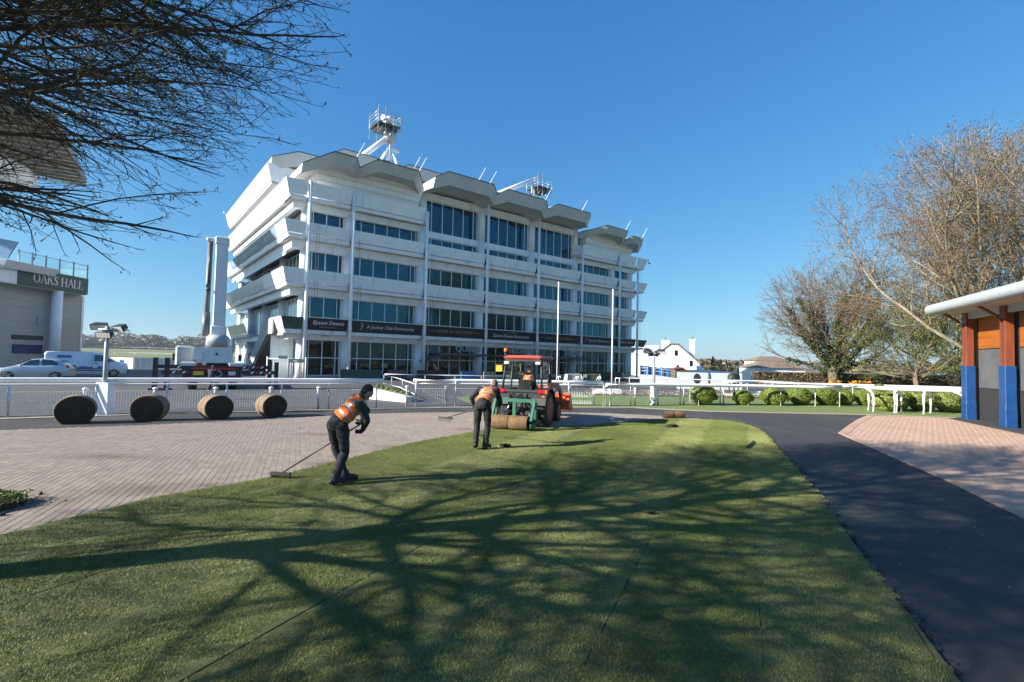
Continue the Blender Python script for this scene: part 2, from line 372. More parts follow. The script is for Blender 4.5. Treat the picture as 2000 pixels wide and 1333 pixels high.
# soldier course on the edge of the pink paving
mb = MB(); PE = [Vector((*p, 0)) for p in ((6.98, 6.82), (7.89, 9.05), (8.46, 10.83), (9.23, 13.01), (9.97, 15.21), (11.94, 17.59), (13.4, 19.3), (14.98, 21.0))]
edge_m = M('pink_edge_brick', (.37, .25, .19), .85, .12, 2, .2, 90, island=.15)
for i in range(len(PE)-1):
    d = PE[i+1]-PE[i]; L = d.length; d.normalize(); nn = Vector((d.y, -d.x, 0)); k = int(L/.105)
    for j in range(k):
        c = PE[i]+d*(j+.5)*L/k+nn*.13; mb.cbox((c.x, c.y, .012), (L/k-.005, .27, .024), 0, atan2(d.y, d.x), .003)
o = mb.build('paving_edge', edge_m); tag(o, 'soldier course of bricks edging the pink paving', kind='structure')
# ---- new lawn laid in strips
soil_m = M('dark_soil', (.035, .026, .018), .95, .3, 10, .5, 40)
mb = MB(); mb.prism([(x*.995, y*.995) for x, y in LAWN], -.01, .006); tag(mb.build('soil_bed', soil_m), kind='structure', label='dark soil bed under the turf')
turf_m = M('turf', (.09, .10, .03), .95, .28, 2.2, .7, 140, dist=.01)
mix_in(turf_m, (.15, .135, .05), 1.1, .55, .78)
SD = Vector((.419, .908)); SP = Vector((.908, -.419))
def clip(poly, nx, ny, c):
    out = []
    for i in range(len(poly)):
        a = poly[i]; b = poly[(i+1) % len(poly)]; da = a[0]*nx+a[1]*ny-c; db = b[0]*nx+b[1]*ny-c
        if da >= 0: out.append(a)
        if (da >= 0) != (db >= 0):
            t = da/(da-db); out.append((a[0]+(b[0]-a[0])*t, a[1]+(b[1]-a[1])*t))
    return out
lawn_root = tag(empty('lawn'), 'new lawn of freshly laid turf strips', kind='structure')
rng = random.Random(3)
STR = []
for k in range(-6, 14):
    q0 = -2.0+1.07*k-1.07*2; q1 = q0+1.07
    pl = clip(clip(LAWN, SP.x, SP.y, q0+rng.choice((.002,   .003, .008))), -SP.x, -SP.y, -(q1-rng.choice((.002,   .003, .008))))
    if len(pl) < 3: continue
    # a strip is rolled out in two lengths
    cut = rng.uniform(3.5, 9.5)
    for s in (1, -1):
        p2 = clip(pl, SD.x*s, SD.y*s, cut*s+.003)
        if len(p2) < 3: continue
        z = .026+rng.uniform(-.004, .004); mb = MB(); mb.prism(p2, .004, z); mb.build('turf_strip', turf_m, lawn_root); STR.append((p2, z))
# ---- grass blades: one object scattering small tufts over the turf
def blade_mat(name, c1, c2, c3):
    m = bpy.data.materials.new(name); m.use_nodes = True; n = m.node_tree.nodes; l = m.node_tree.links; b = n['Principled BSDF']
    b.inputs['Roughness'].default_value = .55; b.inputs['Specular IOR Level'].default_value = .35
    ge = n.new('ShaderNodeNewGeometry'); rp = n.new('ShaderNodeValToRGB'); cr = rp.color_ramp
    cr.elements[0].color = (*c1, 1); cr.elements[1].color = (*c3, 1); e = cr.elements.new(.62); e.color = (*c2, 1); cr.elements[-1].position = 1
    l.new(ge.outputs['Random Per Island'], rp.inputs[0])
    tc = n.new('ShaderNodeTexCoord'); nz = n.new('ShaderNodeTexNoise'); nz.inputs['Scale'].default_value = .55; nz.inputs['Detail'].default_value = 5
    l.new(ge.outputs['Position'], nz.inputs['Vector']); mr = n.new('ShaderNodeMapRange'); mr.inputs[1].default_value = .3; mr.inputs[2].default_value = .7; mr.inputs[3].default_value = .72; mr.inputs[4].default_value = 1.3
    l.new(nz.outputs['Fac'], mr.inputs[0]); sc = n.new('ShaderNodeVectorMath'); sc.operation = 'SCALE'; l.new(rp.outputs[0], sc.inputs[0]); l.new(mr.outputs[0], sc.inputs['Scale'])
    l.new(sc.outputs[0], b.inputs['Base Color'])
    b.inputs['Subsurface Weight'].default_value = 0
    return m
blade_m = blade_mat('grass_blade', (.075, .118, .02), (.16, .20, .043), (.33, .31, .12))
def tuft(seed, R, n, hmin, hmax, w):
    rng = random.Random(seed); mb = MB()
    for i in range(n):
        a = rng.uniform(0, 2*pi); r = R*sqrt(rng.random()); x, y = r*cos(a), r*sin(a); h = rng.uniform(hmin, hmax); b = rng.uniform(0, 2*pi)
        lx, ly = cos(b)*h*rng.uniform(.2, 1.1), sin(b)*h*rng.uniform(.2, 1.1); px, py = -sin(b)*w/2, cos(b)*w/2
        k = len(mb.v); mb.v += [(x-px, y-py, -.004), (x+px, y+py, -.004), (x+lx, y+ly, h)]; mb.face((k, k+1, k+2))
    return mb.mesh('tuft')
def scatter(name, pts, tufts, mat, label, smin=.8, smax=1.2):
    coll = bpy.data.collections.new(name+'_source')
    for i, me in enumerate(tufts):
        me.materials.append(mat); coll.objects.link(bpy.data.objects.new('tuft', me))
    me = bpy.data.meshes.new(name); me.from_pydata(pts, [], []); o = link(name, me)
    ng = bpy.data.node_groups.new(name, 'GeometryNodeTree'); ng.interface.new_socket('Geometry', in_out='INPUT', socket_type='NodeSocketGeometry'); ng.interface.new_socket('Geometry', in_out='OUTPUT', socket_type='NodeSocketGeometry')
    n = ng.nodes; l = ng.links; gi = n.new('NodeGroupInput'); go = n.new('NodeGroupOutput')
    ip = n.new('GeometryNodeInstanceOnPoints'); ci = n.new('GeometryNodeCollectionInfo'); ci.inputs[0].default_value = coll; ci.inputs['Separate Children'].default_value = True; ci.inputs['Reset Children'].default_value = True
    rv = n.new('FunctionNodeRandomValue'); rv.data_type = 'FLOAT_VECTOR'; rv.inputs[0].default_value = (0, 0, 0); rv.inputs[1].default_value = (0, 0, 6.283)
    rs = n.new('FunctionNodeRandomValue'); rs.data_type = 'FLOAT'; rs.inputs[2].default_value = smin; rs.inputs[3].default_value = smax
    l.new(gi.outputs[0], ip.inputs['Points']); l.new(ci.outputs[0], ip.inputs['Instance']); ip.inputs['Pick Instance'].default_value = True
    e2r = n.new('FunctionNodeEulerToRotation'); l.new(rv.outputs[0], e2r.inputs[0]); l.new(e2r.outputs[0], ip.inputs['Rotation']); l.new(rs.outputs[1], ip.inputs['Scale']); l.new(ip.outputs[0], go.inputs[0])
    md = o.modifiers.new('scatter', 'NODES'); md.node_group = ng
    tag(o, label, kind='stuff'); return o
rng = random.Random(11); pts = ([], [])
for si, (p2, z) in enumerate(STR):
    edge_d = rng.choice((.02, .05, .085))
    xs = [p[0] for p in p2]; ys = [p[1] for p in p2]; x = min(xs); cx_ = sum(xs)/len(xs); q = cx_*SP.x+sum(ys)/len(ys)*SP.y
    pale = int(math.floor((q+2.0)/1.07)) in (0, 2, -3)
    while x < max(xs):
        y = max(min(ys), 1.2)
        while y < max(ys):
            c = (x+rng.uniform(-.05, .05), y+rng.uniform(-.05, .05))
            if inside(c, p2) and dist_edge(c, p2) > edge_d and abs(c[0]) < c[1]*1.15+.8: pts[pale].append((c[0], c[1], z))
            y += .125
        x += .125
blade_m2 = blade_mat('pale_grass_blade', (.13, .17, .045), (.26, .28, .09), (.42, .39, .18))  # paler blades: light caught by leaning grass is put into the colour
for k in (0, 1):
    scatter('grass', pts[k], [tuft(i+4*k, .125, 520, .005, .017, .0036) for i in range(4)], (blade_m, blade_m2)[k], ('short green grass of the new lawn strips', 'slightly paler grass of some lawn strips, sheen of its lean put into the colour')[k])
# crumbs of soil spilt along the cut edge of the turf
mb = MB(); per = [Vector((*p, 0)) for p in LAWN]
for i in range(len(per)-1):
    a, b = per[i], per[i+1]; d = (b-a); L = d.length; nn = Vector((-d.y, d.x, 0)).normalized()
    for k in range(int(L*45)):
        q = a.lerp(b, rng.random())+nn*abs(rng.gauss(0, .06))*(1 if i < 20 else 1); s = rng.uniform(.003, .011)*(1.6 if rng.random() < .08 else 1); mb.cbox((q.x, q.y, s*.5+.008), (s*2, s*1.5, s*1.2), 0, rng.uniform(0, 3))
tag(mb.build('soil_crumbs', soil_m), 'crumbs of dark soil spilt along the cut turf edge', kind='stuff')
# ------------------------------------------------------------------ the grandstand
RZ = radians(90-51.66); P0 = Vector((-17.62, 42.27, 0))
stand = empty('grandstand', P0, RZ, 'long white grandstand with five balcony storeys, teal windows and a folded roof', 'grandstand')
POLES = [0, 3.85, 11.34, 18.8, 26.2, 33.66, 41.0, 44.9]
UL, UR, VB = -1.95, 47.25, 30.2
def part(mb, name, mat, parent=None, **k): return mb.build(name, mat, parent or stand, **k)
LV = [(5.3, 4.25, 3.93, 3.45), (9.45, 8.25, 7.95, 7.3), (13.5, 12.45, 12.1, 11.35), (17.0, 15.8, 15.5, 14.9)]   # parapet top, slit, slab bottom, bulkhead bottom
# poles
for i, u in enumerate(POLES):
    top = [17.05, 16.9, 16.7, 19.35, 19.4, 16.9, 16.7, 15.2][i]
    mb = MB(); mb.tube((u, -.06, 0), (u, -.06, top), .15, 14)
    for z in (4.5, 8.7, 12.8): mb.tube((u, -.06, z), (u, -.06, z+.1), .175, 14)
    part(mb, 'pole', white)
# round columns
for u in POLES:
    for z0, z1, c in ((.15, 3.6, 1), (4.25, 7.5, 1), (8.25, 11.6, 1), (12.45, 15.2, 1)):
        mb = MB(); mb.tube((u+.2, 1.62, z0), (u+.2, 1.62, z1), .43, 20); part(mb, 'column', white)
for u in (11.34, 18.8, 26.2, 33.66):
    mb = MB(); mb.tube((u+.2, 1.62, 15.2), (u+.2, 1.62, 19.4), .43, 20); part(mb, 'column', white)
for k in range(1, 5):
    v = 1.62+7.05*k
    for z0, z1 in ((.15, 3.6), (4.25, 7.5), (8.25, 11.6), (12.45, 15.2)):
        mb = MB(); mb.tube((.2, v, z0), (.2, v, z1), .43, 16); part(mb, 'column', white)
# parapets: panels leaning outwards
T = .07; LEAN = .32
def front_panel(u0, u1, zt, zb, mat=white, name='parapet_panel', endl=0, endr=0, vt=0.0):
    a = LEAN
    mb = MB(); mb.hexa([(u0+endl, vt+a, zb), (u1-endr, vt+a, zb), (u1-endr, vt+a+T, zb), (u0+endl, vt+a+T, zb), (u0, vt, zt), (u1, vt, zt), (u1, vt+T, zt), (u0, vt+T, zt)])
    return part(mb, name, mat)
def side_panel(v0, v1, zt, zb, ut, sgn, mat=white, name='parapet_panel', e0=0, e1=0):
    a = LEAN*sgn
    mb = MB(); mb.hexa([(ut+a, v0+e0, zb), (ut+a, v1-e1, zb), (ut+a+T*sgn, v1-e1, zb), (ut+a+T*sgn, v0+e0, zb), (ut, v0, zt), (ut, v1, zt), (ut+T*sgn, v1, zt), (ut+T*sgn, v0, zt)])
    return part(mb, name, mat)
picture_m = M('green_picture_panel', (.02, .075, .06), .45, .8, 1.5)
G = .16
for li, (zt, zs, zb, zk) in enumerate(LV):
    spans = [(UL, -G, 0), (G, 3.85-G, 1), (3.85+G, 11.34-G, 2), (11.34+G, 18.8-G, 3), (18.8+G, 26.2-G, 4), (26.2+G, 33.66-G, 5), (33.66+G, 41-G, 6), (41+G, 44.9-G, 7), (44.9+G, UR, 8)]
    for (u0, u1, b) in spans:
        if li == 3 and b in (3, 4, 5): continue
        mat = white if li else (picture_m if b in (0, 8) else navy)
        front_panel(u0, u1, zt, zs+.05, mat, 'banner_panel' if li == 0 else 'parapet_panel', LEAN if b == 0 else 0, LEAN if b == 8 else 0)
        # lower lip below the slit
        mb = MB(); e = .36 if b == 0 else 0; f = .36 if b == 8 else 0
        mb.hexa([(u0+e+(.1 if b == 0 else 0), .46, zb), (u1-f, .46, zb), (u1-f, .60, zb), (u0+e, .60, zb), (u0+e, .36, zs), (u1-f, .36, zs), (u1-f, .6, zs), (u0+e, .6, zs)])
        part(mb, 'slab_lip', white)
        if li == 0 and b not in (0, 8):
            mb = MB(); mb.tube((u0, 0.0, zt+.05), (u1, 0.0, zt+.05), .035, 6); part(mb, 'handrail', white)
        # dark joint brackets at panel ends
    # slit backing and slab
    def slabs(u0, u1):
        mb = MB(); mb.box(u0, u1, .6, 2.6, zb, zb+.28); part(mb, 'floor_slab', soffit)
        mb = MB(); mb.hexa([(u0+.9 if u0 < 0 else u0, 1.32, zk), (u1-.9 if u1 > 45 else u1, 1.32, zk), (u1-.9 if u1 > 45 else u1, 1.8, zk), (u0+.9 if u0 < 0 else u0, 1.8, zk), (u0+.9 if u0 < 0 else u0, 1.2, zb), (u1-.6 if u1 > 45 else u1, 1.2, zb), (u1-.6 if u1 > 45 else u1, 1.8, zb), (u0+.9 if u0 < 0 else u0, 1.8, zb)])
        part(mb, 'bulkhead', white)
    if li < 3: slabs(UL+.45, UR-.45)
    else: slabs(UL+.45, 11.6); slabs(33.4, UR-.45)
# returns at the inner ends of the top balcony
for ua, ub in ((11.2, 11.55), (33.8, 33.45)):
    mb = MB(); mb.hexa([(ua, .32, 15.85), (ub, 1.9, 15.85), (ub+.07, 1.9, 15.85), (ua+.07, .32, 15.85), (ua, 0, 17), (ub, 1.9, 17), (ub+.07, 1.9, 17), (ua+.07, 0, 17)]); part(mb, 'parapet_panel', white)
# glazing
CUTS = [.075, .16, .335, .51, .685, .86, .925]
CUTS_S = [.16, .47, .78, .87]
def glazed(z0, z1, v, bays, mat, transoms=(), mull=white):
    for b in bays:
        u0, u1 = POLES[b]+.2, POLES[b+1]+.2; w = u1-u0; cs = CUTS if w > 5 else CUTS_S
        xs = [u0+w*c for c in cs]; xs = [u0+.4]+xs+[u1-.4]
        zs = [z0]+list(transoms)+[z1]
        for i in range(len(xs)-1):
            for j in range(len(zs)-1):
                mb = MB(); mb.box(xs[i]+.03, xs[i+1]-.03, v, v+.02, zs[j]+.03, zs[j+1]-.03); part(mb, 'window_pane', mat)
        mb = MB()
        for x in xs: mb.box(x-.035, x+.035, v-.05, v+.06, z0, z1)
        for z in zs: mb.box(u0, u1, v-.04, v+.05, z-.035, z+.035)
        part(mb, 'window_frame', mull)
glazed(4.3, 7.3, 1.75, range(7), teal_glass)
glazed(8.3, 11.35, 1.75, range(7), teal_glass)
glazed(12.5, 14.95, 1.75, (0, 1, 5, 6), teal_glass)
glazed(12.5, 14.55, 1.75, (2, 3, 4), teal_glass)
glazed(15.25, 18.45, 1.75, (2, 3, 4), teal_glass)
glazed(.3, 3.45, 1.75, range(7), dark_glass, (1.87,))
mb = MB(); mb.box(11.4, 33.7, 1.55, 1.85, 14.58, 15.22); part(mb, 'transom_band', white)
mb = MB(); mb.box(11.4, 33.7, 1.45, 1.95, 18.48, 19.2); part(mb, 'bulkhead', white)
mb = MB(); mb.box(-.2, 45.3, 1.6, 2.2, -.02, .28); part(mb, 'plinth', grey_paint)
# dark rooms behind the glass so the storeys are not hollow
room_m = M('dim_interior', (.05, .055, .06), .9, .2, .4)
mb = MB(); mb.box(.9, 44.6, 2.7, 29.4, 0, 19.0); part(mb, 'core', room_m)
# left side: parapets, slabs, glazing
def text_on_side(body, v, z, size, mat, zt, zb, par=None, sx=.9, shear=0):
    # reads towards the front (v decreasing to the right as seen from outside)
    up = Vector((-LEAN, 0, zt-zb)); k = (z-zb)/(zt-zb)
    u = UL+LEAN*(1-k)-.03
    m = plane_m4((u, v, z), (0, -1, 0), up); text(body, size, m, mat, par or stand, sx=sx, shear=shear)
blue_banner = M('grey_blue_banner', (.16, .26, .34), .5, .1, 1)
side_defs = [
    (0, [(0, 4.6, white), (15.6, 25.0, pale_glass), (25.1, VB, white)]),
    (1, [(0, 2.2, white), (2.3, 8.0, white), (8.05, 17.5, pale_glass), (17.55, 25, pale_glass), (25.1, VB, white)]),
    (2, [(0, 3.6, white), (3.65, 26.0, blue_banner), (26.05, VB, white)]),
    (3, [(0, 10, white), (10.02, 20, white), (20.02, VB, white)])]
for li, segs in side_defs:
    zt, zs, zb, zk = LV[li]
    for i, (v0, v1, mt) in enumerate(segs):
        side_panel(v0, v1, zt, zs+.05, UL, 1, mt, 'parapet_panel' if mt in (white,) else 'balustrade_panel', LEAN if i == 0 else 0, 0)
        mb = MB(); a = v0+(.36 if i == 0 else 0)
        mb.hexa([(UL+.46, a+.1, zb), (UL+.46, v1, zb), (UL+.6, v1, zb), (UL+.6, a, zb), (UL+.36, a, zs), (UL+.36, v1, zs), (UL+.6, v1, zs), (UL+.6, a, zs)]); part(mb, 'slab_lip', white)
        if li in (0, 1): mb = MB(); mb.tube((UL, v0, zt+.05), (UL, v1, zt+.05), .035, 6); part(mb, 'handrail', dark_steel)
        mb = MB(); mb.box(UL+.6, 1.0, max(v0, 2.6), v1, zb, zb+.28)
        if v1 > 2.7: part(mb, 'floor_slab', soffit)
    mb = MB(); mb.box(UL+.9, UL+1.35, 1.2, VB-.6, zk, zb); part(mb, 'bulkhead', white)
    # far end wall of the balcony
    mb = MB(); mb.box(UL+.1, 1.5, VB-.08, VB, zb, zt-.1); part(mb, 'end_panel', white)
text_on_side('Epsom Downs Racecourse', 14.5, 12.98, .85, letter_white, 13.5, 12.5, sx=.8)
text_on_side('EPSOM DOWNS', 6.2, 12.98, .62, letter_white, 13.5, 12.5, sx=.75)
text_on_side('EPSOM DOWNS', 23, 12.98, .62, letter_white, 13.5, 12.5, sx=.75)
side_glass = M('pale_side_glass', (.42, .52, .54), .08, .35, .4, metal=.3, spec=.8); mid_glass = M('mid_side_glass', (.15, .21, .23), .06, .4, .4, metal=.4, spec=.8)
SV = [1.62+7.05*k for k in range(5)]
for z0, z1, mt in ((4.3, 7.3, side_glass), (8.3, 11.35, mid_glass), (12.5, 14.95, side_glass), (.3, 3.45, side_glass)):
    for k in range(4):
        a, b = SV[k]+.4, SV[k+1]-.4; n = 5
        for i in range(n):
            mb = MB(); mb.box(.28, .3, a+(b-a)*i/n+.03, a+(b-a)*(i+1)/n-.03, z0+.03, z1-.03); part(mb, 'window_pane', mt)
        mb = MB()
        for i in range(n+1): y = a+(b-a)*i/n; mb.box(.24, .34, y-.035, y+.035, z0, z1)
        for z in (z0, z1): mb.box(.25, .34, a, b, z-.035, z+.035)
        part(mb, 'window_frame', white)
# white fascia strip light under the third balcony on the side
mb = MB(); mb.box(UL+.85, UL+.95, 3, 26, 11.0, 11.3); part(mb, 'fascia', white)
# roof terrace parapet on the side
mb = MB(); mb.hexa([(UL+.4, 7.4, 18.8), (UL+.4, VB+.3, 18.8), (UL+.5, VB+.3, 18.8), (UL+.5, 7.4, 18.8), (UL, 7.3, 20.4), (UL, VB+.5, 20.4), (UL+.1, VB+.5, 20.4), (UL+.1, 7.3, 20.4)]); part(mb, 'parapet_panel', white)
mb = MB(); mb.hexa([(UL+.4, 7.4, 18.8), (1.6, 7.9, 18.8), (1.6, 8.0, 18.8), (UL+.4, 7.5, 18.8), (UL, 7.3, 20.4), (1.6, 7.6, 20.4), (1.6, 7.7, 20.4), (UL, 7.4, 20.4)]); part(mb, 'parapet_panel', white)
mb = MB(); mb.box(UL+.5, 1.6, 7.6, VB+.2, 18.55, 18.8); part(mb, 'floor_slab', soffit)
mb = MB(); mb.box(.7, .9, 3, VB-.5, 15.6, 18.6); part(mb, 'side_wall', white)
# white clad blocks under the outer canopies
clad = M('white_cladding', (.84, .85, .87), .4, .05, 1.5)
def block(u0, u1, taper_l, taper_r):
    n = 7
    for i in range(n):
        z0 = 15.5+(19.2-15.5)*i/n; z1 = 15.5+(19.2-15.5)*(i+1)/n-.035; k0 = i/n; k1 = (i+1)/n
        a0, a1 = u0-taper_l*k0, u0-taper_l*k1; b0, b1 = u1+taper_r*k0, u1+taper_r*k1; f0, f1 = 1.15-.9*k0, 1.15-.9*k1
        mb = MB(); mb.hexa([(a0, f0, z0), (b0, f0, z0), (b0, 6, z0), (a0, 6, z0), (a0, f1, z1), (b0*0+b1, f1, z1), (b1, 6, z1), (a1, 6, z1)]); part(mb, 'cladding_band', clad)
block(1.0, 10.3, .55, .7); block(35.2, 43.9, .6, .7)
# folded roof canopies
roof_m = M('grey_roof', (.50, .51, .52), .6, .08, .8)
def canopy(ua, ub, ul, ur, z, vf=-2.1, vl=-1.5, vr=-1.5, dl=.65, dr=.65, vb=7.0, h=1.15, name='canopy'):
    # folded plate: a flat ridge between two valleys that dip and draw back
    top = [(ul, vl, z-dl), (ua, vf, z), (ub, vf, z), (ur, vr, z-dr)]; ins = .5
    bot = [(ul, vl+ins, z-dl-h*.9), (ua+.3, vf+ins, z-h), (ub-.3, vf+ins, z-h), (ur, vr+ins, z-dr-h*.9)]
    inn = [(p[0]+(.25 if i == 1 else -.25 if i == 2 else 0), p[1]+.35, p[2]+.16) for i, p in enumerate(bot)]
    back = [(p[0], vb, p[2]) for p in top]; bkb = [(p[0], vb, p[2]) for p in inn]
    mb = MB(); mb.v += top+bot+inn+back+bkb
    for i in range(3):
        mb.face((i, i+1, i+13, i+12)); mb.face((i+4, i+5, i+1, i)); mb.face((i+8, i+9, i+5, i+4)); mb.face((i+16, i+17, i+9, i+8)); mb.face((i+12, i+13, i+17, i+16))
    for a in (0, 3): mb.face([a, a+4, a+8, a+16, a+12][::(1 if a else -1)])
    c = part(mb, name, roof_m, fix=True)
    mb = MB(); mb.path([(p[0], p[1]-.01, p[2]+.03) for p in top], .05, 5); part(mb, 'roof_trim', dark_steel, c)
    return c
CAN = [(1.3, 3.2, -.75, 3.95, 19.3, -2.1, -.2, -.8, .9, .3, 7, .85), (5.1, 9.2, 3.95, 11.15, 19.65, -2.1, -.8, .6, .65, .65, 7, .85), (12.4, 17.95, 11.3, 18.8, 20.45), (19.9, 25.35, 18.8, 26.2, 20.4), (27.3, 32.75, 26.2, 33.9, 20.4, -2.1, -1.5, -1.0, .65, .3), (36.0, 40.0, 34.1, 41.0, 19.5, -2.1, .6, -1.0, .65, .5, 7, .85), (41.5, 43.5, 41.0, 45.3, 19.1, -1.9, -1.0, -.2, .3, .7, 7, .8)]
for c in CAN: canopy(*c)
REAR = [(.6, 2.4, -1.6, 3.6, 21.8), (4.9, 10.0, 3.6, 11.0, 23.3), (12.2, 17.3, 11.0, 18.8, 23.6), (19.7, 25.0, 18.8, 26.2, 23.3), (27.1, 32.4, 26.2, 33.7, 23.2)]
for (ua, ub, ul, ur, z) in REAR: canopy(ua, ub, ul, ur, z, 6.3, 7.2, 7.2, .8, .8, 26, 1.2)
for (u0, u1, z1) in ((-.4, 3.6, 20.5), (3.6, 33.7, 22.1)):
    mb = MB(); mb.box(u0, u1, 7.05 if z1 > 21 else 8.4, 25, 18.9, z1); part(mb, 'attic', roof_m)
# thin rods along the roof
for (u, v, z) in ((3, -1.9, 19.2), (5.3, -2, 19.6), (9, -2, 19.5), (12.7, 6, 23.5), (8.8, 6.4, 23.2), (15.8, -2, 20.3), (17.2, -2, 20.3), (25, -2, 20.2), (26.3, .5, 20), (31, -2, 20.2), (39.3, -2, 19.3), (42.9, -2, 19)):
    mb = MB(); mb.tube((u, v, z-.3), (u+.75, v-.5, z+1.5), .03, 5); part(mb, 'roof_rod', white)
# slender wires down the front are too thin to read; the two camera gantries on the roof
def gantry(u, v, z, left, plat):
    g = empty('camera_gantry', (0, 0, 0)); g.parent = stand
    mb = MB(); mb.tube((u, v, z-4.5), (u, v, z), .28, 12); part(mb, 'mast', white, g)
    if left:
        mb = MB(); mb.tube((u-3.4, v+.6, z-2.7), (u-.2, v, z+.55), .3, 10); mb.tube((u-2.2, v-1.2, z-4.4), (u-.3, v-.1, z-.9), .16, 8); mb.tube((u+2.5, v+1.0, z-4.6), (u+.4, v, z-.6), .18, 8); mb.tube((u-.2, v, z-.7), (u+1.1, v, z-.7), .22, 8); part(mb, 'strut', white, g)
    else:
        mb = MB(); mb.tube((u-7.5, v+.6, z-3.3), (u+.3, v, z+1.0), .3, 10); mb.tube((u-4.2, v-.8, z-2.8), (u-.2, v, z-1.2), .16, 8); mb.tube((u-2.2, v-1, z-3.4), (u-.1, v, z-1.0), .14, 8); part(mb, 'strut', white, g)
    px, py, pz = plat
    mb = MB(); mb.box(px-1.3, px+1.3, py-1.2, py+1.2, pz, pz+.14); mb.box(px-1.1, px+1.1, py-1, py+1, pz-.35, pz-.25)
    part(mb, 'platform', dark_steel, g)
    mb = MB()
    for a in (-1.3, -.45, .45, 1.3):
        for b in (-1.2, 1.2):
            mb.tube((px+a, py+b, pz-1.2), (px+a, py+b, pz+(1.9 if a < 0 else 1.3)), .035, 5)
    for b in (-1.2, 1.2):
        for z in (.5, .95, 1.3): mb.tube((px-1.4, py+b, pz+z), (px+1.4, py+b, pz+z), .03, 5)
    for a in (-1.3, 1.3):
        for z in (.5, .95, 1.3): mb.tube((px+a, py-1.3, pz+z), (px+a, py+1.3, pz+z), .03, 5)
    for k in range(4): mb.tube((px-1.3+.65*k, py-1.2, pz-1.2), (px-1.3+.65*(k+1), py-1.2, pz-.1), .03, 5)
    part(mb, 'scaffold_rail', steel, g)
    return g
g1 = gantry(10.6, 8, 26.2, True, (10.0, 8, 27.6))
mb = MB(); mb.cbox((10.6, 8, 28.6), (1.3, 1.0, .8), 0, .4, .1); mb.tube((9.9, 7.7, 28.6), (9.5, 7.5, 28.6), .3, 8); part(mb, 'camera_housing', white, g1)
mb = MB(); mb.tube((10.6, 8, 26.2), (10.6, 8, 27.4), .62, 14, .75); part(mb, 'mast_head', grey_paint, g1)
g2 = gantry(32.0, 8, 26.4, False, (33.1, 8, 26.0))
# banner lettering on the first balcony
def text_on_front(body, u, z, size, mat, zt, zb, sx=1.0, shear=0.0, bold=0.0):
    up = Vector((0, -LEAN, zt-zb)); k = (z-zb)/(zt-zb); v = LEAN*(1-k)-.03
    text(body, size, plane_m4((u, v, z), (1, 0, 0), up), mat, stand, sx=sx, shear=shear, bold=bold)
zt, zb = 5.3, 4.3
text_on_front('Epsom Downs', 2.0, 4.92, .50, letter_white, zt, zb, .92, .12, .006)
text_on_front('RACECOURSE', 2.0, 4.55, .20, letter_gold, zt, zb, 1.2)
text_on_front('A Jockey Club Racecourse', 7.9, 4.8, .47, letter_white, zt, zb, .95, .05)
text_on_front('HOME OF THE DERBY', 15.05, 4.8, .44, letter_gold, zt, zb, 1.0)
text_on_front('WELCOME TO', 22.5, 5.1, .2, letter_gold, zt, zb, 1.2)
text_on_front('Epsom Downs Racecourse', 22.5, 4.72, .5, letter_white, zt, zb, .95, .2)
text_on_front('HOME OF THE DERBY', 29.9, 4.8, .44, letter_gold, zt, zb, 1.0)
text_on_front('A Jockey Club Racecourse', 37.5, 4.8, .47, letter_white, zt, zb, .95, .05)
text_on_front('Epsom Downs', 42.95, 4.85, .48, letter_white, zt, zb, .95, .12)
for uu in (12.3, 17.8, 27.2, 32.6):
    mb = MB(); mb.hexa([(uu-.5, .13, 4.79), (uu+.5, .13, 4.79), (uu+.5, .16, 4.79), (uu-.5, .16, 4.79), (uu-.5, .125, 4.82), (uu+.5, .125, 4.82), (uu+.5, .16, 4.82), (uu-.5, .16, 4.82)]); part(mb, 'banner_rule', letter_gold)
for uu in (4.95, 34.6):   # small emblem of a horse's head and neck beside the club name
    def L(a, b): k = (b-zb)/(zt-zb); return (uu+a, LEAN*(1-k)-.03, b)
    mb = MB(); mb.extr([L(-.16, 4.5), L(.1, 4.5), L(.14, 4.75), L(.2, 4.95), L(.1, 5.12), L(-.02, 5.16), L(.0, 4.98), L(-.08, 4.85), L(.02, 4.7), L(-.04, 4.6)], (0, -.01, 0)); part(mb, 'emblem', letter_gold)
# standing letters over the entrance
name_m = M('bronze_letters', (.34, .34, .33), .5, .1, 3)
for body, u, sx in (('QUEEN', 17.2, 1.25), ('ELIZABETH II', 25.2, 1.08), ('STAND', 33.1, 1.15)):
    text(body, .78, plane_m4((u, .95, 3.08), (1, 0, 0), (0, 0, 1)), name_m, stand, 'sign_letters', .05, sx, bold=.012)
# dark entrance canopies
can_m = M('dark_canopy', (.055, .055, .055), .5, .15, 2)
for (u0, u1, ul) in ((13.3, 18.9, 11.5), (20.0, 27.5, 20.0), (29.6, 35.6, 28.6)):
    mb = MB(); mb.hexa([(u0, -.5, 2.38), (u1, -.5, 2.38), (u1, 1.6, 2.3), (u0, 1.6, 2.3), (u0, -.5, 2.6), (u1, -.5, 2.6), (u1, 1.6, 2.55), (u0, 1.6, 2.55)]); c = part(mb, 'entrance_canopy', can_m)
    if ul < u0: mb = MB(); mb.hexa([(ul, -.5, 1.72), (u0, -.5, 2.38), (u0, 1.2, 2.38), (ul, 1.2, 1.72), (ul, -.5, 1.8), (u0, -.5, 2.6), (u0, 1.2, 2.6), (ul, 1.2, 1.8)]); part(mb, 'canopy_wing', can_m, c)
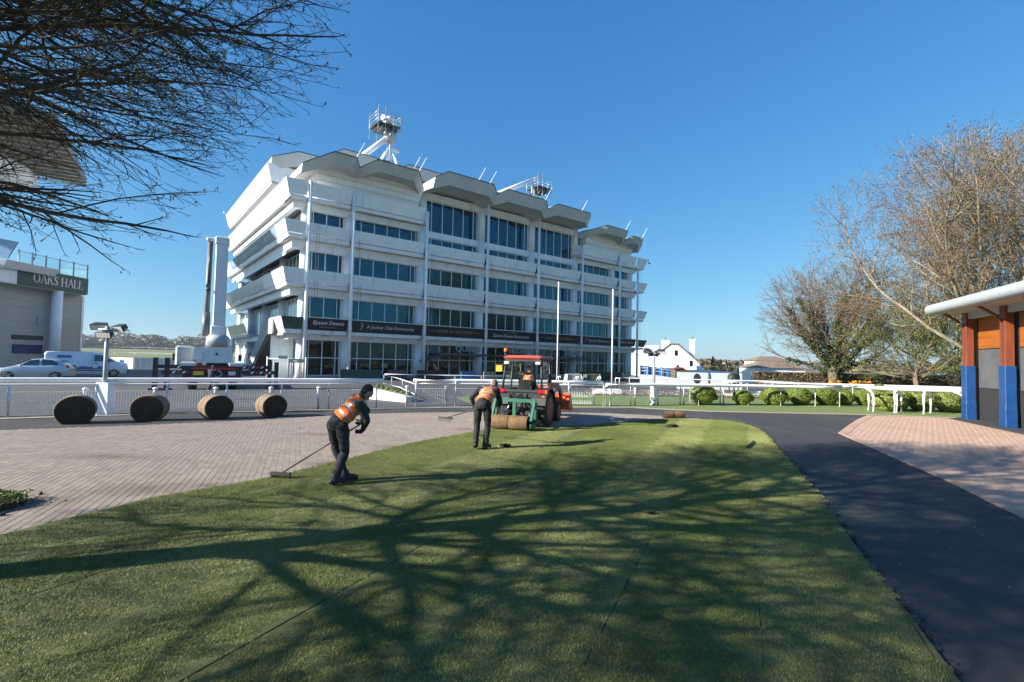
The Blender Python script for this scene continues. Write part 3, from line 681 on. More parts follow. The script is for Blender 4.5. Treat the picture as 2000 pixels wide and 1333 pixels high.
# wall lights and a camera
for (u, v, z) in ((2.0, 1.25, 3.7), (7.9, 1.25, 3.65), (22.0, 1.2, 7.6)):
    mb = MB(); mb.cbox((u, v-.1, z), (.5 if z < 5 else .25, .2, .22), 0, 0, .03); mb.tube((u, v-.1, z+.1), (u, v-.1, z+.3), .03, 6); part(mb, 'wall_light', white)
for li in (3,):
    mb = MB(); mb.tube((47.2, .1, 16.8), (47.6, .1, 16.8), .03, 6); mb.tube((47.5, .1, 16.5), (47.5, .1, 17.2), .025, 6); mb.ell((47.75, .1, 16.55), .13, 8, 6); part(mb, 'security_camera', dark_steel)
mb = MB(); mb.tube((UL+.1, VB-.2, 20.4), (UL-.2, VB-.1, 20.6), .05, 6); mb.cbox((UL-.25, VB, 20.6), (.2, .3, .2)); part(mb, 'security_camera', white)
# thin stays hanging down the bays
for b in range(7):
    mb = MB(); u = POLES[b]+.75
    for d in (0, .22): mb.tube((u+d, .25, 4.3), (u+d, .25, 13.2), .012, 4)
    part(mb, 'stay_wire', dark_steel)
for z0, z1 in ((5.4, 8), (9.5, 12.2), (13.6, 15.5)):
    mb = MB()
    for d in (.5, .8, 1.1): mb.tube((45.3+d, .5, z0), (45.3+d, .5, z1), .012, 4)
    part(mb, 'stay_wire', dark_steel)
# outside stair on the left end
conc = M('pale_concrete', (.42, .42, .41), .8, .12, 1.2, .2, 30)
mb = MB()
st = [(3.2, 3.95), (5.0, 3.95), (12.5, .1), (11.0, .1)]
stairs = empty('stair_flight'); stairs.parent = stand
for (u0, u1, nm) in ((-2.0, -1.88, 'stringer'), (-.35, -.23, 'stringer')):
    mb = MB(); mb.extr([(u0, 2.6, 3.9), (u0, 4.6, 3.9), (u0, 12.4, 0), (u0, 13.2, .0), (u0, 13.2, .9), (u0, 5.0, 5.2), (u0, 2.6, 5.2)], (u1-u0, 0, 0)); part(mb, nm, conc, stairs)
for k in range(22):
    f = k/22; v = 4.6+8.2*f; z = 4.1-4.0*f
    mb = MB(); mb.box(-1.88, -.35, v, v+.38, z-.28, z); part(mb, 'step', conc, stairs)
mb = MB(); mb.extr([(-1.88, 4.6, 3.75), (-1.88, 12.6, -.1), (-1.88, 12.2, -.1), (-1.88, 4.2, 3.7)], (1.53, 0, 0)); part(mb, 'soffit', dark_steel, stairs)
mb = MB(); mb.box(-1.7, .2, 4.2, 4.4, 0, 3.9); mb.box(-.2, .2, 4.4, 12, 0, 3.4); part(mb, 'stair_wall', white)
mb = MB(); mb.box(-1.6, .1, .6, 4.7, 3.75, 3.93); part(mb, 'landing', soffit)
mb = MB(); mb.box(-1.3, -1.2, 12.8, 16.0, 0, 2.2); mb.box(-1.2, .2, 15.9, 16.0, 0, 2.2); part(mb, 'dark_screen', M('dark_screen', (.07, .075, .08), .7))
mb = MB(); mb.box(UL+.3, .2, 16, VB, -.1, .95); mb.hexa([(UL+.3, 25.4, .95), (UL+.6, 25.4, .95), (UL+.6, 29, .95), (UL+.3, 29, .95), (UL+.3, 23.6, 3.9), (UL+.6, 23.6, 3.9), (UL+.6, 25.4, 3.9), (UL+.3, 25.4, 3.9)]); part(mb, 'terrace_wall', white)
# ------------------------------------------------------------------ hall building on the left with its sign
hall = empty('hall_building', (0, 0, 0), 0, 'pale block-walled hall with dark green OAKS HALL sign and glass roof balustrade', 'building')
blockwall = M('pale_grey_blockwork', (.40, .40, .39), .85, .07, .5, .15, 20)
green_sign = M('dark_green_sign', (.025, .065, .06), .5, .08, .5)
def hp(mb, name, mat, par=None): return mb.build(name, mat, par or hall)
mb = MB(); mb.box(-62, -44, 34, 50.6, -.1, 7.6); hp(mb, 'wall', blockwall)
for k in range(12):     # courses of large blocks: recessed joints
    mb = MB(); mb.box(-43.998, -43.96, 34, 50.6, .25+.62*k, .25+.62*k+.6); hp(mb, 'block_course', blockwall)
mb = MB(); mb.box(-44.1, -43.9, 50.6, 50.85, 0, 7.6); hp(mb, 'corner_trim', white)
mb = MB(); mb.box(-43.25, -43, 43.0, 50.15, 7.72, 9.32); sign = hp(mb, 'sign_board', green_sign)
mb = MB(); mb.box(-62, -43.26, 50.0, 50.14, 7.72, 9.3); mb.box(-62, -43.26, 34, 50.0, 9.1, 9.28); hp(mb, 'roof_edge', green_sign)
mb = MB(); mb.box(-43.3, -43.05, 34, 42.98, 7.72, 9.25); hp(mb, 'cladding', white)
mb = MB()
for k in range(80): y = 34+.2*k; mb.extr([(-44.0, y, 7.7), (-44.0, y+.1, 7.62), (-44.0, y+.2, 7.7)], (.95, 0, 0))
hp(mb, 'corrugated_soffit', soffit)
mb = MB(); mb.tube((-43.35, 47.2, 0), (-43.35, 47.2, 7.7), .42, 20); hp(mb, 'column', white)
# serif capitals made of thin and thick strokes
def serif(word, x, y0, size, mat, par):
    glyph_w = {'O': .82, 'A': .8, 'K': .8, 'S': .56, 'H': .84, 'L': .66, ' ': .34}
    pos = 0; th = .13; tn = .045
    def bar(mb, a, b, w):
        a = Vector(a); b = Vector(b); d = (b-a).normalized(); n = Vector((-d.y, d.x))*w/2
        pts = [a-n, b-n, b+n, a+n]
        mb.extr([(x, y0+(pos+p.x)*size, zb+p.y*size) for p in pts], (.03, 0, 0))
    for ch in word:
        mb = MB(); zb = 8.13
        ser = lambda px, py: bar(mb, (px-.13, py), (px+.13, py), .045)
        if ch == 'O':
            N = 20; o = [(.41+.38*cos(2*pi*i/N), .5+.5*sin(2*pi*i/N)) for i in range(N)]; q = [(.41+.26*cos(2*pi*i/N), .5+.46*sin(2*pi*i/N)) for i in range(N)]
            for i in range(N):
                j = (i+1) % N; mb.extr([(x, y0+(pos+p[0])*size, zb+p[1]*size) for p in (o[i], o[j], q[j], q[i])], (.03, 0, 0))
        elif ch == 'A': bar(mb, (.08, 0), (.40, 1), tn); bar(mb, (.40, 1), (.70, 0), th); bar(mb, (.2, .36), (.58, .36), tn); ser(.08, .02); ser(.70, .02)
        elif ch == 'K': bar(mb, (.14, 0), (.14, 1), th); bar(mb, (.2, .42), (.62, 1), tn); bar(mb, (.34, .6), (.68, 0), th); ser(.14, .02); ser(.14, .98); ser(.62, .98); ser(.68, .02)
        elif ch == 'H': bar(mb, (.14, 0), (.14, 1), th); bar(mb, (.68, 0), (.68, 1), th); bar(mb, (.2, .5), (.62, .5), tn); [ser(a, b) for a in (.14, .68) for b in (.02, .98)]
        elif ch == 'L': bar(mb, (.14, 0), (.14, 1), th); bar(mb, (.08, .025), (.58, .025), .05); bar(mb, (.57, .02), (.6, .26), .05); ser(.14, .98)
        elif ch == 'S':
            P = [(.46, .78), (.44, .92), (.28, .98), (.12, .9), (.1, .74), (.2, .6), (.36, .46), (.46, .3), (.42, .1), (.26, .02), (.1, .08), (.06, .26)]
            Wd = [.04, .05, .06, .09, .12, .14, .14, .12, .09, .06, .05, .04]
            for i in range(len(P)-1): bar(mb, P[i], P[i+1], (Wd[i]+Wd[i+1])/2+.01)
        if mb.v: mb.build('sign_letter', mat, par)
        pos += glyph_w[ch]
    return pos*size
serif('OAKS HALL', -43.0, 44.35, .83, letter_white, hall)
for y in (43.05, 44.3, 45.6, 47.0, 48.5, 50.1):
    mb = MB(); mb.box(-43.14, -43.06, y-.05, y+.05, 9.32, 10.75); hp(mb, 'balustrade_post', grey_paint)
for a, b in ((43.05, 44.3), (44.3, 45.6), (45.6, 47.0), (47, 48.5), (48.5, 50.1)):
    mb = MB(); mb.box(-43.11, -43.09, a+.06, b-.06, 9.42, 10.5); hp(mb, 'balustrade_glass', clear)
mb = MB(); mb.tube((-43.1, 43, 10.62), (-43.1, 50.15, 10.62), .03, 6); hp(mb, 'handrail', grey_paint)
mb = MB(); mb.box(-60, -43.14, 50.06, 50.09, 9.42, 10.5); hp(mb, 'balustrade_glass', clear)
blue_sign = M('blue_notice', (.01, .03, .12), .5, .1)
for (y0, y1, z0, z1) in ((43.8, 45.1, 1.7, 2.5), (45.18, 46.6, 1.7, 2.5)):
    mb = MB(); mb.box(-43.96, -43.9, y0, y1, z0, z1); hp(mb, 'notice_board', blue_sign)
mb = MB(); mb.box(-43.96, -43.9, 43.7, 46.6, 2.95, 3.35); hp(mb, 'notice_board', dark_steel)
mb = MB(); mb.box(-43.96, -43.86, 45.9, 46.6, 4.3, 5.2); hp(mb, 'vent_grille', grey_paint)
# glass corner balcony and the big overhanging roof of the next stand
bal = empty('balcony', (0, 0, 0), 0, 'green glass balcony corner with white base left of the OAKS HALL sign', 'balcony')
mb = MB(); mb.hexa([(-46.5, 40.6, 9.9), (-42.2, 41.2, 9.6), (-42.2, 41.3, 9.6), (-46.5, 40.7, 9.9), (-46.5, 40.3, 11.9), (-41.4, 41.2, 11.0), (-41.4, 41.3, 11.0), (-46.5, 40.4, 11.9)]); mb.build('glass_panel', pale_glass, bal)
mb = MB(); mb.hexa([(-47, 40.9, 8.9), (-42.6, 41.3, 8.9), (-42.6, 46, 8.9), (-47, 46, 8.9), (-47, 40.5, 9.9), (-42.1, 41.1, 9.5), (-42.1, 46, 9.5), (-47, 46, 9.9)]); mb.build('base', white, bal)
orf = empty('stand_roof', (0, 0, 0), 0, 'brown-grey underside of a great overhanging roof seen through the bare branches', 'roof')
brown = M('brown_grey_boarding', (.20, .185, .165), .8, .12, .5)
A_ = [(-48, 55), (-37.6, 40), (-39.2, 37.8), (-60, 30), (-66, 40), (-60, 55), (-51, 50.5)]
mb = MB(); mb.prism(A_[::-1], 20.4, 21.3); mb.build('roof_slab', brown, orf)
for k in range(14):
    mb = MB(); a = Vector((-48-.0*k, 55-.0*k, 0)).lerp(Vector((-37.8, 40.4, 0)), k/14); mb.tube((a.x, a.y, 20.36), (a.x-9, a.y-5.2, 20.36), .05, 5); mb.build('soffit_rib', soffit, orf)
mb = MB(); mb.box(-66, -58, 38, 50, 0, 20.4); mb.build('stand_wall', white, orf)
mb = MB(); mb.ell((-50, 46, 19.2), (2.6, 5, 1.6), 14, 8); mb.build('soffit_light_box', white, orf)
# ------------------------------------------------------------------ timber stalls on the right
PA = radians(68.85)
stall = empty('saddling_stalls', (18.64, 20.32, 0), PA, 'open timber saddling stalls with blue padded posts and a curved pale roof', 'stalls')
def wood(name, col, var=.25, st=(1, 1, .06)):
    m = M(name, col, .45, var, 9, .12, 40, stretch=st, spec=.4); return m
post_wood = wood('red_brown_timber', (.15, .038, .015), .35)
panel_wood = wood('orange_plywood', (.28, .085, .012), .25, (.08, 1, 1))
pad_m = M('blue_vinyl_padding', (.005, .045, .16), .42, .12, 2, .6, 6, dist=.03, stretch=(1, 1, .6))
grey_board = M('grey_rubber_board', (.075, .08, .088), .7, .3, 1.6, .1, 8)
black_board = M('black_rubber_board', (.018, .019, .021), .75, .25, 3, .15, 30)
def sp(mb, name, mat, par=None): return mb.build(name, mat, par or stall)
PT = [0, -2.82, -5.64, -8.46]
for t in PT:
    mb = MB(); mb.cbox((t, 0, 2.17), (.36, .26, 4.34), 0, 0, .012); po = sp(mb, 'post', post_wood)
    # padded sleeve: soft, slightly bulging
    mb = MB(); rings = []
    rr = random.Random(int(t*10))
    for k in range(15):
        z = .02+2.16*k/14; w = .212+.003*rr.random()+(.012*rr.random()+.012*(4-k)/4 if k < 5 else 0); d = .162+.003*rr.random()+(.012*rr.random()+.01*(4-k)/4 if k < 5 else 0); b = .022
        rings.append([(t+sx*(w-(b if e else 0)), sy*(d-(0 if e else b)), z) for sx, sy, e in ((-1, -1, 0), (-1, -1, 1), (1, -1, 1), (1, -1, 0), (1, 1, 0), (1, 1, 1), (-1, 1, 1), (-1, 1, 0))])
    mb.rings(rings, sm=False); sp(mb, 'post_padding', pad_m)
    for s in (1,):
        mb = MB(); mb.path([(t, .1, 3.75), (t, .3, 3.98), (t, .62, 4.22), (t, .8, 4.34)], .055, 6); sp(mb, 'brace', post_wood)
for i in range(3):
    t1, t0 = PT[i]-.2, PT[i+1]+.2
    for z0, z1, mt, nm in ((.02, 1.30, black_board, 'kick_board'), (1.32, 2.83, grey_board, 'wall_board'), (2.87, 4.1, panel_wood, 'upper_panel')):
        mb = MB(); mb.box(t0, t1, -.3, -.26, z0, z1); sp(mb, nm, mt)
    mb = MB(); mb.box(t0-.2, t1+.2, -.34, -.301, .02, 4.1); sp(mb, 'backing_board', black_board)
    mb = MB(); mb.box(t0, t1, -.1, .06, 4.08, 4.34); sp(mb, 'header_beam', grey_paint)
mb = MB(); mb.box(.2, .24, -6, .1, 0, 4.3); sp(mb, 'end_wall', panel_wood)
roof_pale = M('pale_roof_sheet', (.33, .37, .40), .4, .05, 1)
ss = []
for k in range(19):
    a = -pi/2+pi*k/18; ss.append((.98+.2*cos(a)+0, 4.56+.21*sin(a)))
prof = [(-6.5, 4.9), (-3, 5.02), (.0, 4.84)]
poly = [(-6.5, 4.6), (-3, 4.5), (.0, 4.36)]+ss+[(.0, 4.84), (-3, 5.02), (-6.5, 4.9)]
mb = MB(); mb.extr([(.75, p[0], p[1]) for p in poly], (-13, 0, 0)); mb.sm = [len(f) == 4 for f in mb.f]; sp(mb, 'roof', roof_pale).modifiers.new('edge', 'EDGE_SPLIT').split_angle = radians(25)
mb = MB(); mb.extr([(.70, .95, 4.345), (.70, -6.4, 4.345), (-12, -6.4, 4.345), (-12, .95, 4.345)], (0, 0, -.012)); sp(mb, 'soffit', M('cream_soffit', (.42, .38, .32), .7, .05))
for i in range(6):
    mb = MB(); mb.box(.60-2.1*i, .585-2.1*i, -.2, .95, 4.325, 4.333); sp(mb, 'soffit_joint', grey_paint)
mb = MB(); mb.prism([(17.95, 20.5), (16.1, 15.6), (14.2, 10.5), (12, 5), (16, 4), (19, 12), (22.5, 21.2), (19.3, 21.2)], -.03, .02); tag(mb.build('stall_floor', walk_m), kind='structure', label='black rubber strip under the timber stalls')
# ------------------------------------------------------------------ trees
bark_dark = M('dark_bark', (.075, .062, .05), .9, .35, 6, .6, 30)
bark_pale = M('pale_mottled_bark', (.24, .20, .145), .85, .3, 3, .4, 20)
mix_in(bark_pale, (.16, .14, .085), 2.2, .5, .62)
bark_brown = M('brown_bark', (.14, .105, .075), .9, .3, 5, .5, 25)
twig_dark = M('dark_twig', (.07, .056, .045), .85, .3, 8)
twig_brown = M('tan_twig', (.235, .175, .115), .85, .3, 3)
twig_olive = M('olive_twig', (.13, .12, .055), .85, .3, 3)
def leafmat(name, c1, c2, c3, rough=.55):
    return blade_mat(name, c1, c2, c3)
bud_green = leafmat('young_green_bud', (.10, .12, .03), (.22, .24, .07), (.34, .34, .14))
bud_brown = leafmat('brown_seed_head', (.12, .075, .035), (.22, .14, .065), (.32, .23, .11))
leaf_spring = leafmat('spring_leaf', (.085, .11, .025), (.16, .18, .045), (.25, .245, .08))
ivy_m = leafmat('ivy_leaf', (.015, .03, .008), (.04, .065, .018), (.09, .11, .035))
box_m = leafmat('box_leaf', (.06, .10, .012), (.135, .185, .025), (.24, .27, .055))
box_m2 = leafmat('shrub_leaf', (.07, .105, .02), (.16, .20, .045), (.28, .28, .09))
hedge_m = leafmat('hedge_leaf', (.05, .055, .02), (.12, .075, .035), (.20, .11, .05))
fir_m = leafmat('conifer_needle', (.015, .03, .012), (.03, .05, .02), (.05, .07, .03))
wood_far = leafmat('far_wood', (.09, .095, .085), (.135, .13, .11), (.17, .155, .13))  # haze over the distance is put into these pale leaf colours
class Tree:
    def __init__(s, seed): s.r = random.Random(seed); s.lines = []; s.tips = []
    def branch(s, p, d, L, r, lv, P):
        R = s.r; seg = P['seg'][lv]; n = max(2, int(L/seg)); st = L/n
        p = Vector(p); d = Vector(d).normalized(); pts = [p.copy()]; rs = [r]; dirs = [d.copy()]
        for i in range(n):
            w = P['wig'][lv]
            d = d+Vector((R.gauss(0, w), R.gauss(0, w), R.gauss(0, w)*P.get('wz', 1)))+Vector((0, 0, P['up'][lv]*st))
            if P['flat'][lv]: d.z *= (1-P['flat'][lv])
            d.normalize(); p = p+d*st
            if 'floor' in P and p.z < P['floor']: d.z = abs(d.z)*.5+.05
            pts.append(p.copy()); rs.append(max(P['rmin'], r*(1-(1-P['tap'][lv])*(i+1)/n))); dirs.append(d.copy())
            if 'env' in P and P['env'](p) > 1+R.uniform(-.1, .06):
                for q in range(len(rs)): rs[q] = max(P['rmin'], r*(1-(1-P['tap'][lv])*q/len(rs)))
                break
        n = len(pts)-1; L = L*n/max(2, int(L/seg))
        s.lines.append((pts, rs, lv))
        if lv >= P['max']:
            s.tips += list(zip(pts[1:], dirs[1:])); return
        nc = max(1, int(L*P['den'][lv]+R.random())); t0 = P['t0'][lv]
        for c in range(nc):
            t = t0+(1-t0)*(c+R.random())/nc; k = min(n, max(0, t*n)); i = min(n-1, int(k)); f = k-i
            q = pts[i].lerp(pts[i+1], f); dd = dirs[i+1]; rr = rs[i]*(1-f)+rs[i+1]*f
            x, y = frame_of(dd); az = R.uniform(0, 2*pi)
            if P['flat'][min(lv+1, P['max'])] > .2:   # side shoots left and right in a spray
                side = Vector((-dd.y, dd.x, 0)); side = side.normalized() if side.length > .01 else x
                o = side*(1 if (c % 2) else -1)+Vector((0, 0, R.gauss(.15, .3)))
            else: o = x*cos(az)+y*sin(az)
            ang = radians(R.gauss(P['ang'][lv], 9))
            nd = dd*cos(ang)+o.normalized()*sin(ang)
            cl = L*P['rat'][lv]*R.uniform(.6, 1.15)*(1.0-.5*(t-t0)/(1-t0+1e-6))
            if P['len'] and lv+1 < len(P['len']): cl = min(cl, P['len'][lv+1]*R.uniform(.7, 1.2))
            s.branch(q, nd, max(cl, .12), max(P['rmin'], min(rr*.72, P['rr'][lv+1])*R.uniform(.7, 1)), lv+1, P)
        if lv > 0 or P.get('lead', True):
            s.branch(pts[-1], dirs[-1], L*P['rat'][lv]*.8, rs[-1], lv+1, P)
    def mesh(s, lv0, lv1, name, sides=(9, 7, 5, 4, 3, 3, 3)):
        mb = MB()
        for pts, rs, lv in s.lines:
            if lv0 <= lv <= lv1: mb.path(pts, rs, sides[lv], cap=False)
        return mb.mesh(name)
    def leaves(s, n, size, spread=.06, asp=.5, tips=None):
        R = s.r; mb = MB(); T = tips or s.tips
        for i in range(n):
            p, d = R.choice(T); q = p+Vector((R.gauss(0, spread), R.gauss(0, spread), R.gauss(0, spread)))
            a = Vector((R.gauss(0, 1), R.gauss(0, 1), R.gauss(0, 1))).normalized(); a = (a+d*.8).normalized(); b, c = frame_of(a); z = size*R.uniform(.6, 1.3)
            k = len(mb.v); mb.v += [tuple(q), tuple(q+a*z*.5+b*z*asp*.5), tuple(q+a*z), tuple(q+a*z*.5-b*z*asp*.5)]; mb.face((k, k+1, k+2, k+3))
        return mb
def place_tree(name, label, loc, tr, parts, leafs=None, group=None, rz=0, cat='tree'):
    root = empty(name, loc, rz, label, cat, group)
    for nm, me, mt, kind in parts:
        o = link(nm, me, root, mt)
        if kind: o['kind'] = kind
    if leafs:
        for nm, mb, mt in leafs: o = mb.build(nm, mt, root); o['kind'] = 'stuff'
    return root
# 1 -- the hornbeam-like tree whose layered boughs hang over the left and shade the lawn
def near_tree():
    T = Tree(21)
    ax = Vector((.938, .347, 0)); pr = Vector((-.347, .938, 0))
    def env(p):
        if p.z < 3.3 and p.x > 1.3: return 2
        k = 3.3+.9*sstep(3.6, 6.0, p.z)+(1.2 if p.dot(pr) < 0 else 0); return (p.dot(ax)/6.1)**2+(p.dot(pr)/k)**2+((p.z-6.1)/4.6)**2
    P = dict(seg=[.5, .40, .28, .2, .14, .11], wig=[.05, .12, .13, .13, .14, .16], up=[0, .01, .015, .01, .0, -.02], flat=[0, .02, .10, .14, .12, .05], wz=.6, env=env,
             tap=[.7, .18, .25, .3, .4, .6], rmin=.0034, max=5, den=[0, 2.3, 3.2, 3.8, 4.4, 0], t0=[.4, .14, .12, .1, .1, .1], ang=[60, 36, 36, 38, 40, 42],
             rat=[.6, .6, .55, .5, .46, .42], len=[0, 0, 3.2, 1.6, .75, .34], rr=[.2, .10, .040, .019, .0085, .005], lead=False)
    trunk = [Vector((0, 0, 0)), Vector((.05, .02, 1.1)), Vector((.12, .05, 2.1)), Vector((.1, .12, 3.2)), Vector((.25, .1, 4.6)), Vector((.2, .3, 6.2)), Vector((.3, .3, 8.0)), Vector((.25, .35, 9.8))]
    rs = [.30, .23, .21, .18, .14, .10, .06, .02]
    T.lines.append((trunk, rs, 0))
    R = T.r
    def at(z):
        for i in range(len(trunk)-1):
            if trunk[i].z <= z <= trunk[i+1].z:
                f = (z-trunk[i].z)/(trunk[i+1].z-trunk[i].z); return trunk[i].lerp(trunk[i+1], f), rs[i]*(1-f)+rs[i+1]*f
        return trunk[-1], rs[-1]
    n = 44
    for k in range(n):
        z = 2.9+6.4*(max(0, k-4)/(n-5))**1.25 if k > 3 else 2.0+.15*k; p, r = at(z); az = k*2.39996+R.uniform(-.3, .3)
        if k < 4: az = (0.45, -0.35, 0.95, -1.3)[k]
        el = .75 if k < 4 else .13+.05*(z-3)+R.uniform(-.04, .12)
        T.branch(p, (cos(az), sin(az), el), 6.4, min(r*.7, (.075 if k < 4 else .056)), 1, P)
    for k in range(20):
        z = 5.6+3.6*k/19; p, r = at(z); az = k*2.39996+1.1
        T.branch(p, (cos(az), sin(az), .2+.1*(z-5)), 6.2, .06, 1, P)
    for k in range(8):
        z = 2.5+2.6*k/7; p, r = at(z); az = atan2(-.938, .347)+R.uniform(-1.25, 1.05)
        T.branch(p, (cos(az), sin(az), .30+R.uniform(-.05, .25)), 6.2, .055, 1, P)
    return T
T = near_tree()
mt = [('trunk', T.mesh(0, 1, 'trunk'), bark_dark, None), ('crown', T.mesh(2, 5, 'crown'), twig_dark, 'stuff')]
lv = T.leaves(52000, .047, .02, .45)
place_tree('spreading_tree', 'bare dark tree with layered twiggy boughs budding green, overhanging the lawn at left', (-7.75, 3.3, 0), T, mt, [('buds', lv, bud_green)])
print('STAT near', len(T.lines), sum(len(l[0]) for l in T.lines))
# 2 -- trees on the right
def round_tree(seed, H, spread, trunk_h, r0, nlimb, el0, dens, lens, rmin=.011, mx=5, off=(0, 0), droop=0.0, el1=1.35, lf=.5):
    T = Tree(seed); R = T.r; cz = H*.5+trunk_h*.12; rz = H-cz
    def env(p): return ((p.x-off[0])/spread)**2+((p.y-off[1])/spread)**2+((p.z-cz)/rz)**2
    P = dict(seg=[.6, .8, .6, .4, .3, .25], wig=[.04, .07, .09, .11, .13, .15], up=[0, .045-droop, .05-droop, .05-droop, .04, .03], flat=[0]*6, env=env,
             tap=[.7, .10, .18, .25, .4, .5], rmin=rmin, max=mx, den=[0]+[d*dens for d in (1.3, 1.9, 2.6, 3.4)]+[0], t0=[.4, .15, .12, .1, .1, .1], ang=[50, 40, 40, 40, 40, 38],
             rat=[.6, .5, .55, .55, .55, .5], len=[0, 0]+lens, rr=[r0, .16, .075, .035, .018, .012], lead=True)
    tp = [Vector((0, 0, -.2)), Vector((.05, .02, trunk_h*.5)), Vector((.0, .08, trunk_h)), Vector((.1, 0, trunk_h*1.5))]
    T.lines.append((tp, [r0*1.35, r0, r0*.9, r0*.5], 0))
    for k in range(nlimb):
        az = k*2.39996+R.uniform(-.25, .25); f = k/(nlimb-1)
        el = el0+f*(el1-el0); L = max(spread, H)*1.1
        T.branch(tp[2].lerp(tp[3], f*.8)+Vector((0, 0, -trunk_h*.25*(1-f))), (cos(az)*cos(el), sin(az)*cos(el), sin(el)), L, r0*lf*(1-.3*f), 1, P)
    print('STAT tree', seed, len(T.lines), len(T.tips))
    return T
def std_tree(name, label, loc, T, bark, twig, leafs, limbs=True, mx=5):
    parts = [('trunk', T.mesh(0, 1, 'trunk'), bark, None)]
    if limbs: parts.append(('limbs', T.mesh(2, 2, 'limbs'), bark, None))
    parts.append(('crown', T.mesh(3 if limbs else 2, mx, 'crown'), twig, 'stuff'))
    return place_tree(name, label, loc, T, parts, leafs)
T = round_tree(4, 19.5, 14.0, 3.6, .55, 15, .42, .80, [6.0, 3.2, 1.7, .9], .011, lf=.3)
std_tree('plane_tree', 'large pale-barked tree with red-brown budding crown behind the timber stalls', (35.0, 36.5, 0), T, bark_pale, twig_brown, [('seed_heads', T.leaves(75000, .085, .15, .8), bud_brown), ('buds', T.leaves(26000, .07, .15, .5), bud_green)])
T = round_tree(9, 12.8, 6.7, 1.9, .48, 17, .34, 1.08, [4.2, 2.3, 1.2, .7], .011, lf=.32)
ivy = MB(); R = T.r
seg = [(pts[i], pts[i+1], rs[i]) for pts, rs, lv in T.lines if lv <= 1 for i in range(len(pts)-1) if pts[i].z < 8.5 and abs(pts[i].x)+abs(pts[i].y) < 4.5]
for i in range(19000):
    a, b, r = R.choice(seg); p = a.lerp(b, R.random())+Vector((R.gauss(0, 1), R.gauss(0, 1), R.gauss(0, .6)))*(r+.07)*.8
    if p.z < 1.0: continue
    d = Vector((R.gauss(0, 1), R.gauss(0, 1), R.gauss(0, 1))).normalized(); x, y = frame_of(d); z = R.uniform(.12, .22); k = len(ivy.v)
    ivy.v += [tuple(p), tuple(p+x*z*.5+y*z*.4), tuple(p+x*z), tuple(p+x*z*.5-y*z*.4)]; ivy.face((k, k+1, k+2, k+3))
std_tree('ivy_clad_tree', 'broad bare tree with ivy climbing its many limbs, beyond the ball bushes', (31.0, 48.0, -.05), T, bark_brown, twig_brown, [('ivy', ivy, ivy_m), ('buds', T.leaves(9000, .06, .12, .5), bud_brown)])
T = round_tree(15, 7.2, 5.2, 1.3, .2, 13, .1, 1.25, [2.6, 1.4, .8, .5], .012, 4)
std_tree('thorn_tree', 'small low spreading tree with fresh olive-green leaves beside the ivy-clad tree', (33.3, 41.0, 0), T, bark_brown, twig_olive, [('leaves', T.leaves(30000, .10, .16, .6), leaf_spring)], False, 4)
T = round_tree(17, 12.0, 8.5, 2.0, .3, 14, .15, 1.1, [3.6, 2.0, 1.1, .7], .014, 4)
std_tree('budding_tree', 'olive-green budding tree filling the gap between ivy-clad tree and stalls', (42.0, 47.0, 0), T, bark_pale, twig_olive, [('leaves', T.leaves(26000, .09, .2, .6), leaf_spring)], True, 4)
# ---- clipped bushes
def leafy_dome(seed, n, rx, ry, rz, size, lump=.05, bottom=-.25):
    R = random.Random(seed); mb = MB()
    ph = [(R.uniform(0, 6), R.uniform(0, 6), R.uniform(2, 5), R.uniform(2, 5)) for _ in range(3)]
    def rad(d): return 1+lump*sum(sin(a*d.x*1.7+p)*cos(b*d.z*1.6+q) for p, q, a, b in ph)
    mb.ell((0, 0, 0), (rx*.86, ry*.86, rz*.86), 16, 10)
    for i in range(n):
        d = Vector((R.gauss(0, 1), R.gauss(0, 1), R.gauss(0, 1))).normalized()
        if d.z < bottom: d.z = -d.z
        k = rad(d)*R.uniform(.93, 1.03); p = Vector((d.x*rx, d.y*ry, d.z*rz))*k
        nrm = (d+Vector((R.gauss(0, .5), R.gauss(0, .5), R.gauss(0, .5)))).normalized(); x, y = frame_of(nrm); z = size*R.uniform(.7, 1.4); c = len(mb.v)
        mb.v += [tuple(p-x*z*.5), tuple(p+y*z*.3+nrm*z*.25), tuple(p+x*z*.5+nrm*z*.2), tuple(p-y*z*.3)]; mb.face((c, c+1, c+2, c+3))
    return mb
domes = [leafy_dome(i, 6500, 1, 1, 1, .10, .05) for i in range(3)]
dome_me = []
for d in domes:
    me = d.mesh('foliage'); me.materials.append(box_m); dome_me.append(me)
loose = leafy_dome(9, 5000, 1, 1, 1, .13, .09); loose_me = loose.mesh('foliage'); loose_me.materials.append(box_m2)
stem_mb = MB(); stem_mb.tube((0, 0, -.75), (0, 0, .2), .06, 6); stem_me = stem_mb.mesh('stem'); stem_me.materials.append(bark_brown)
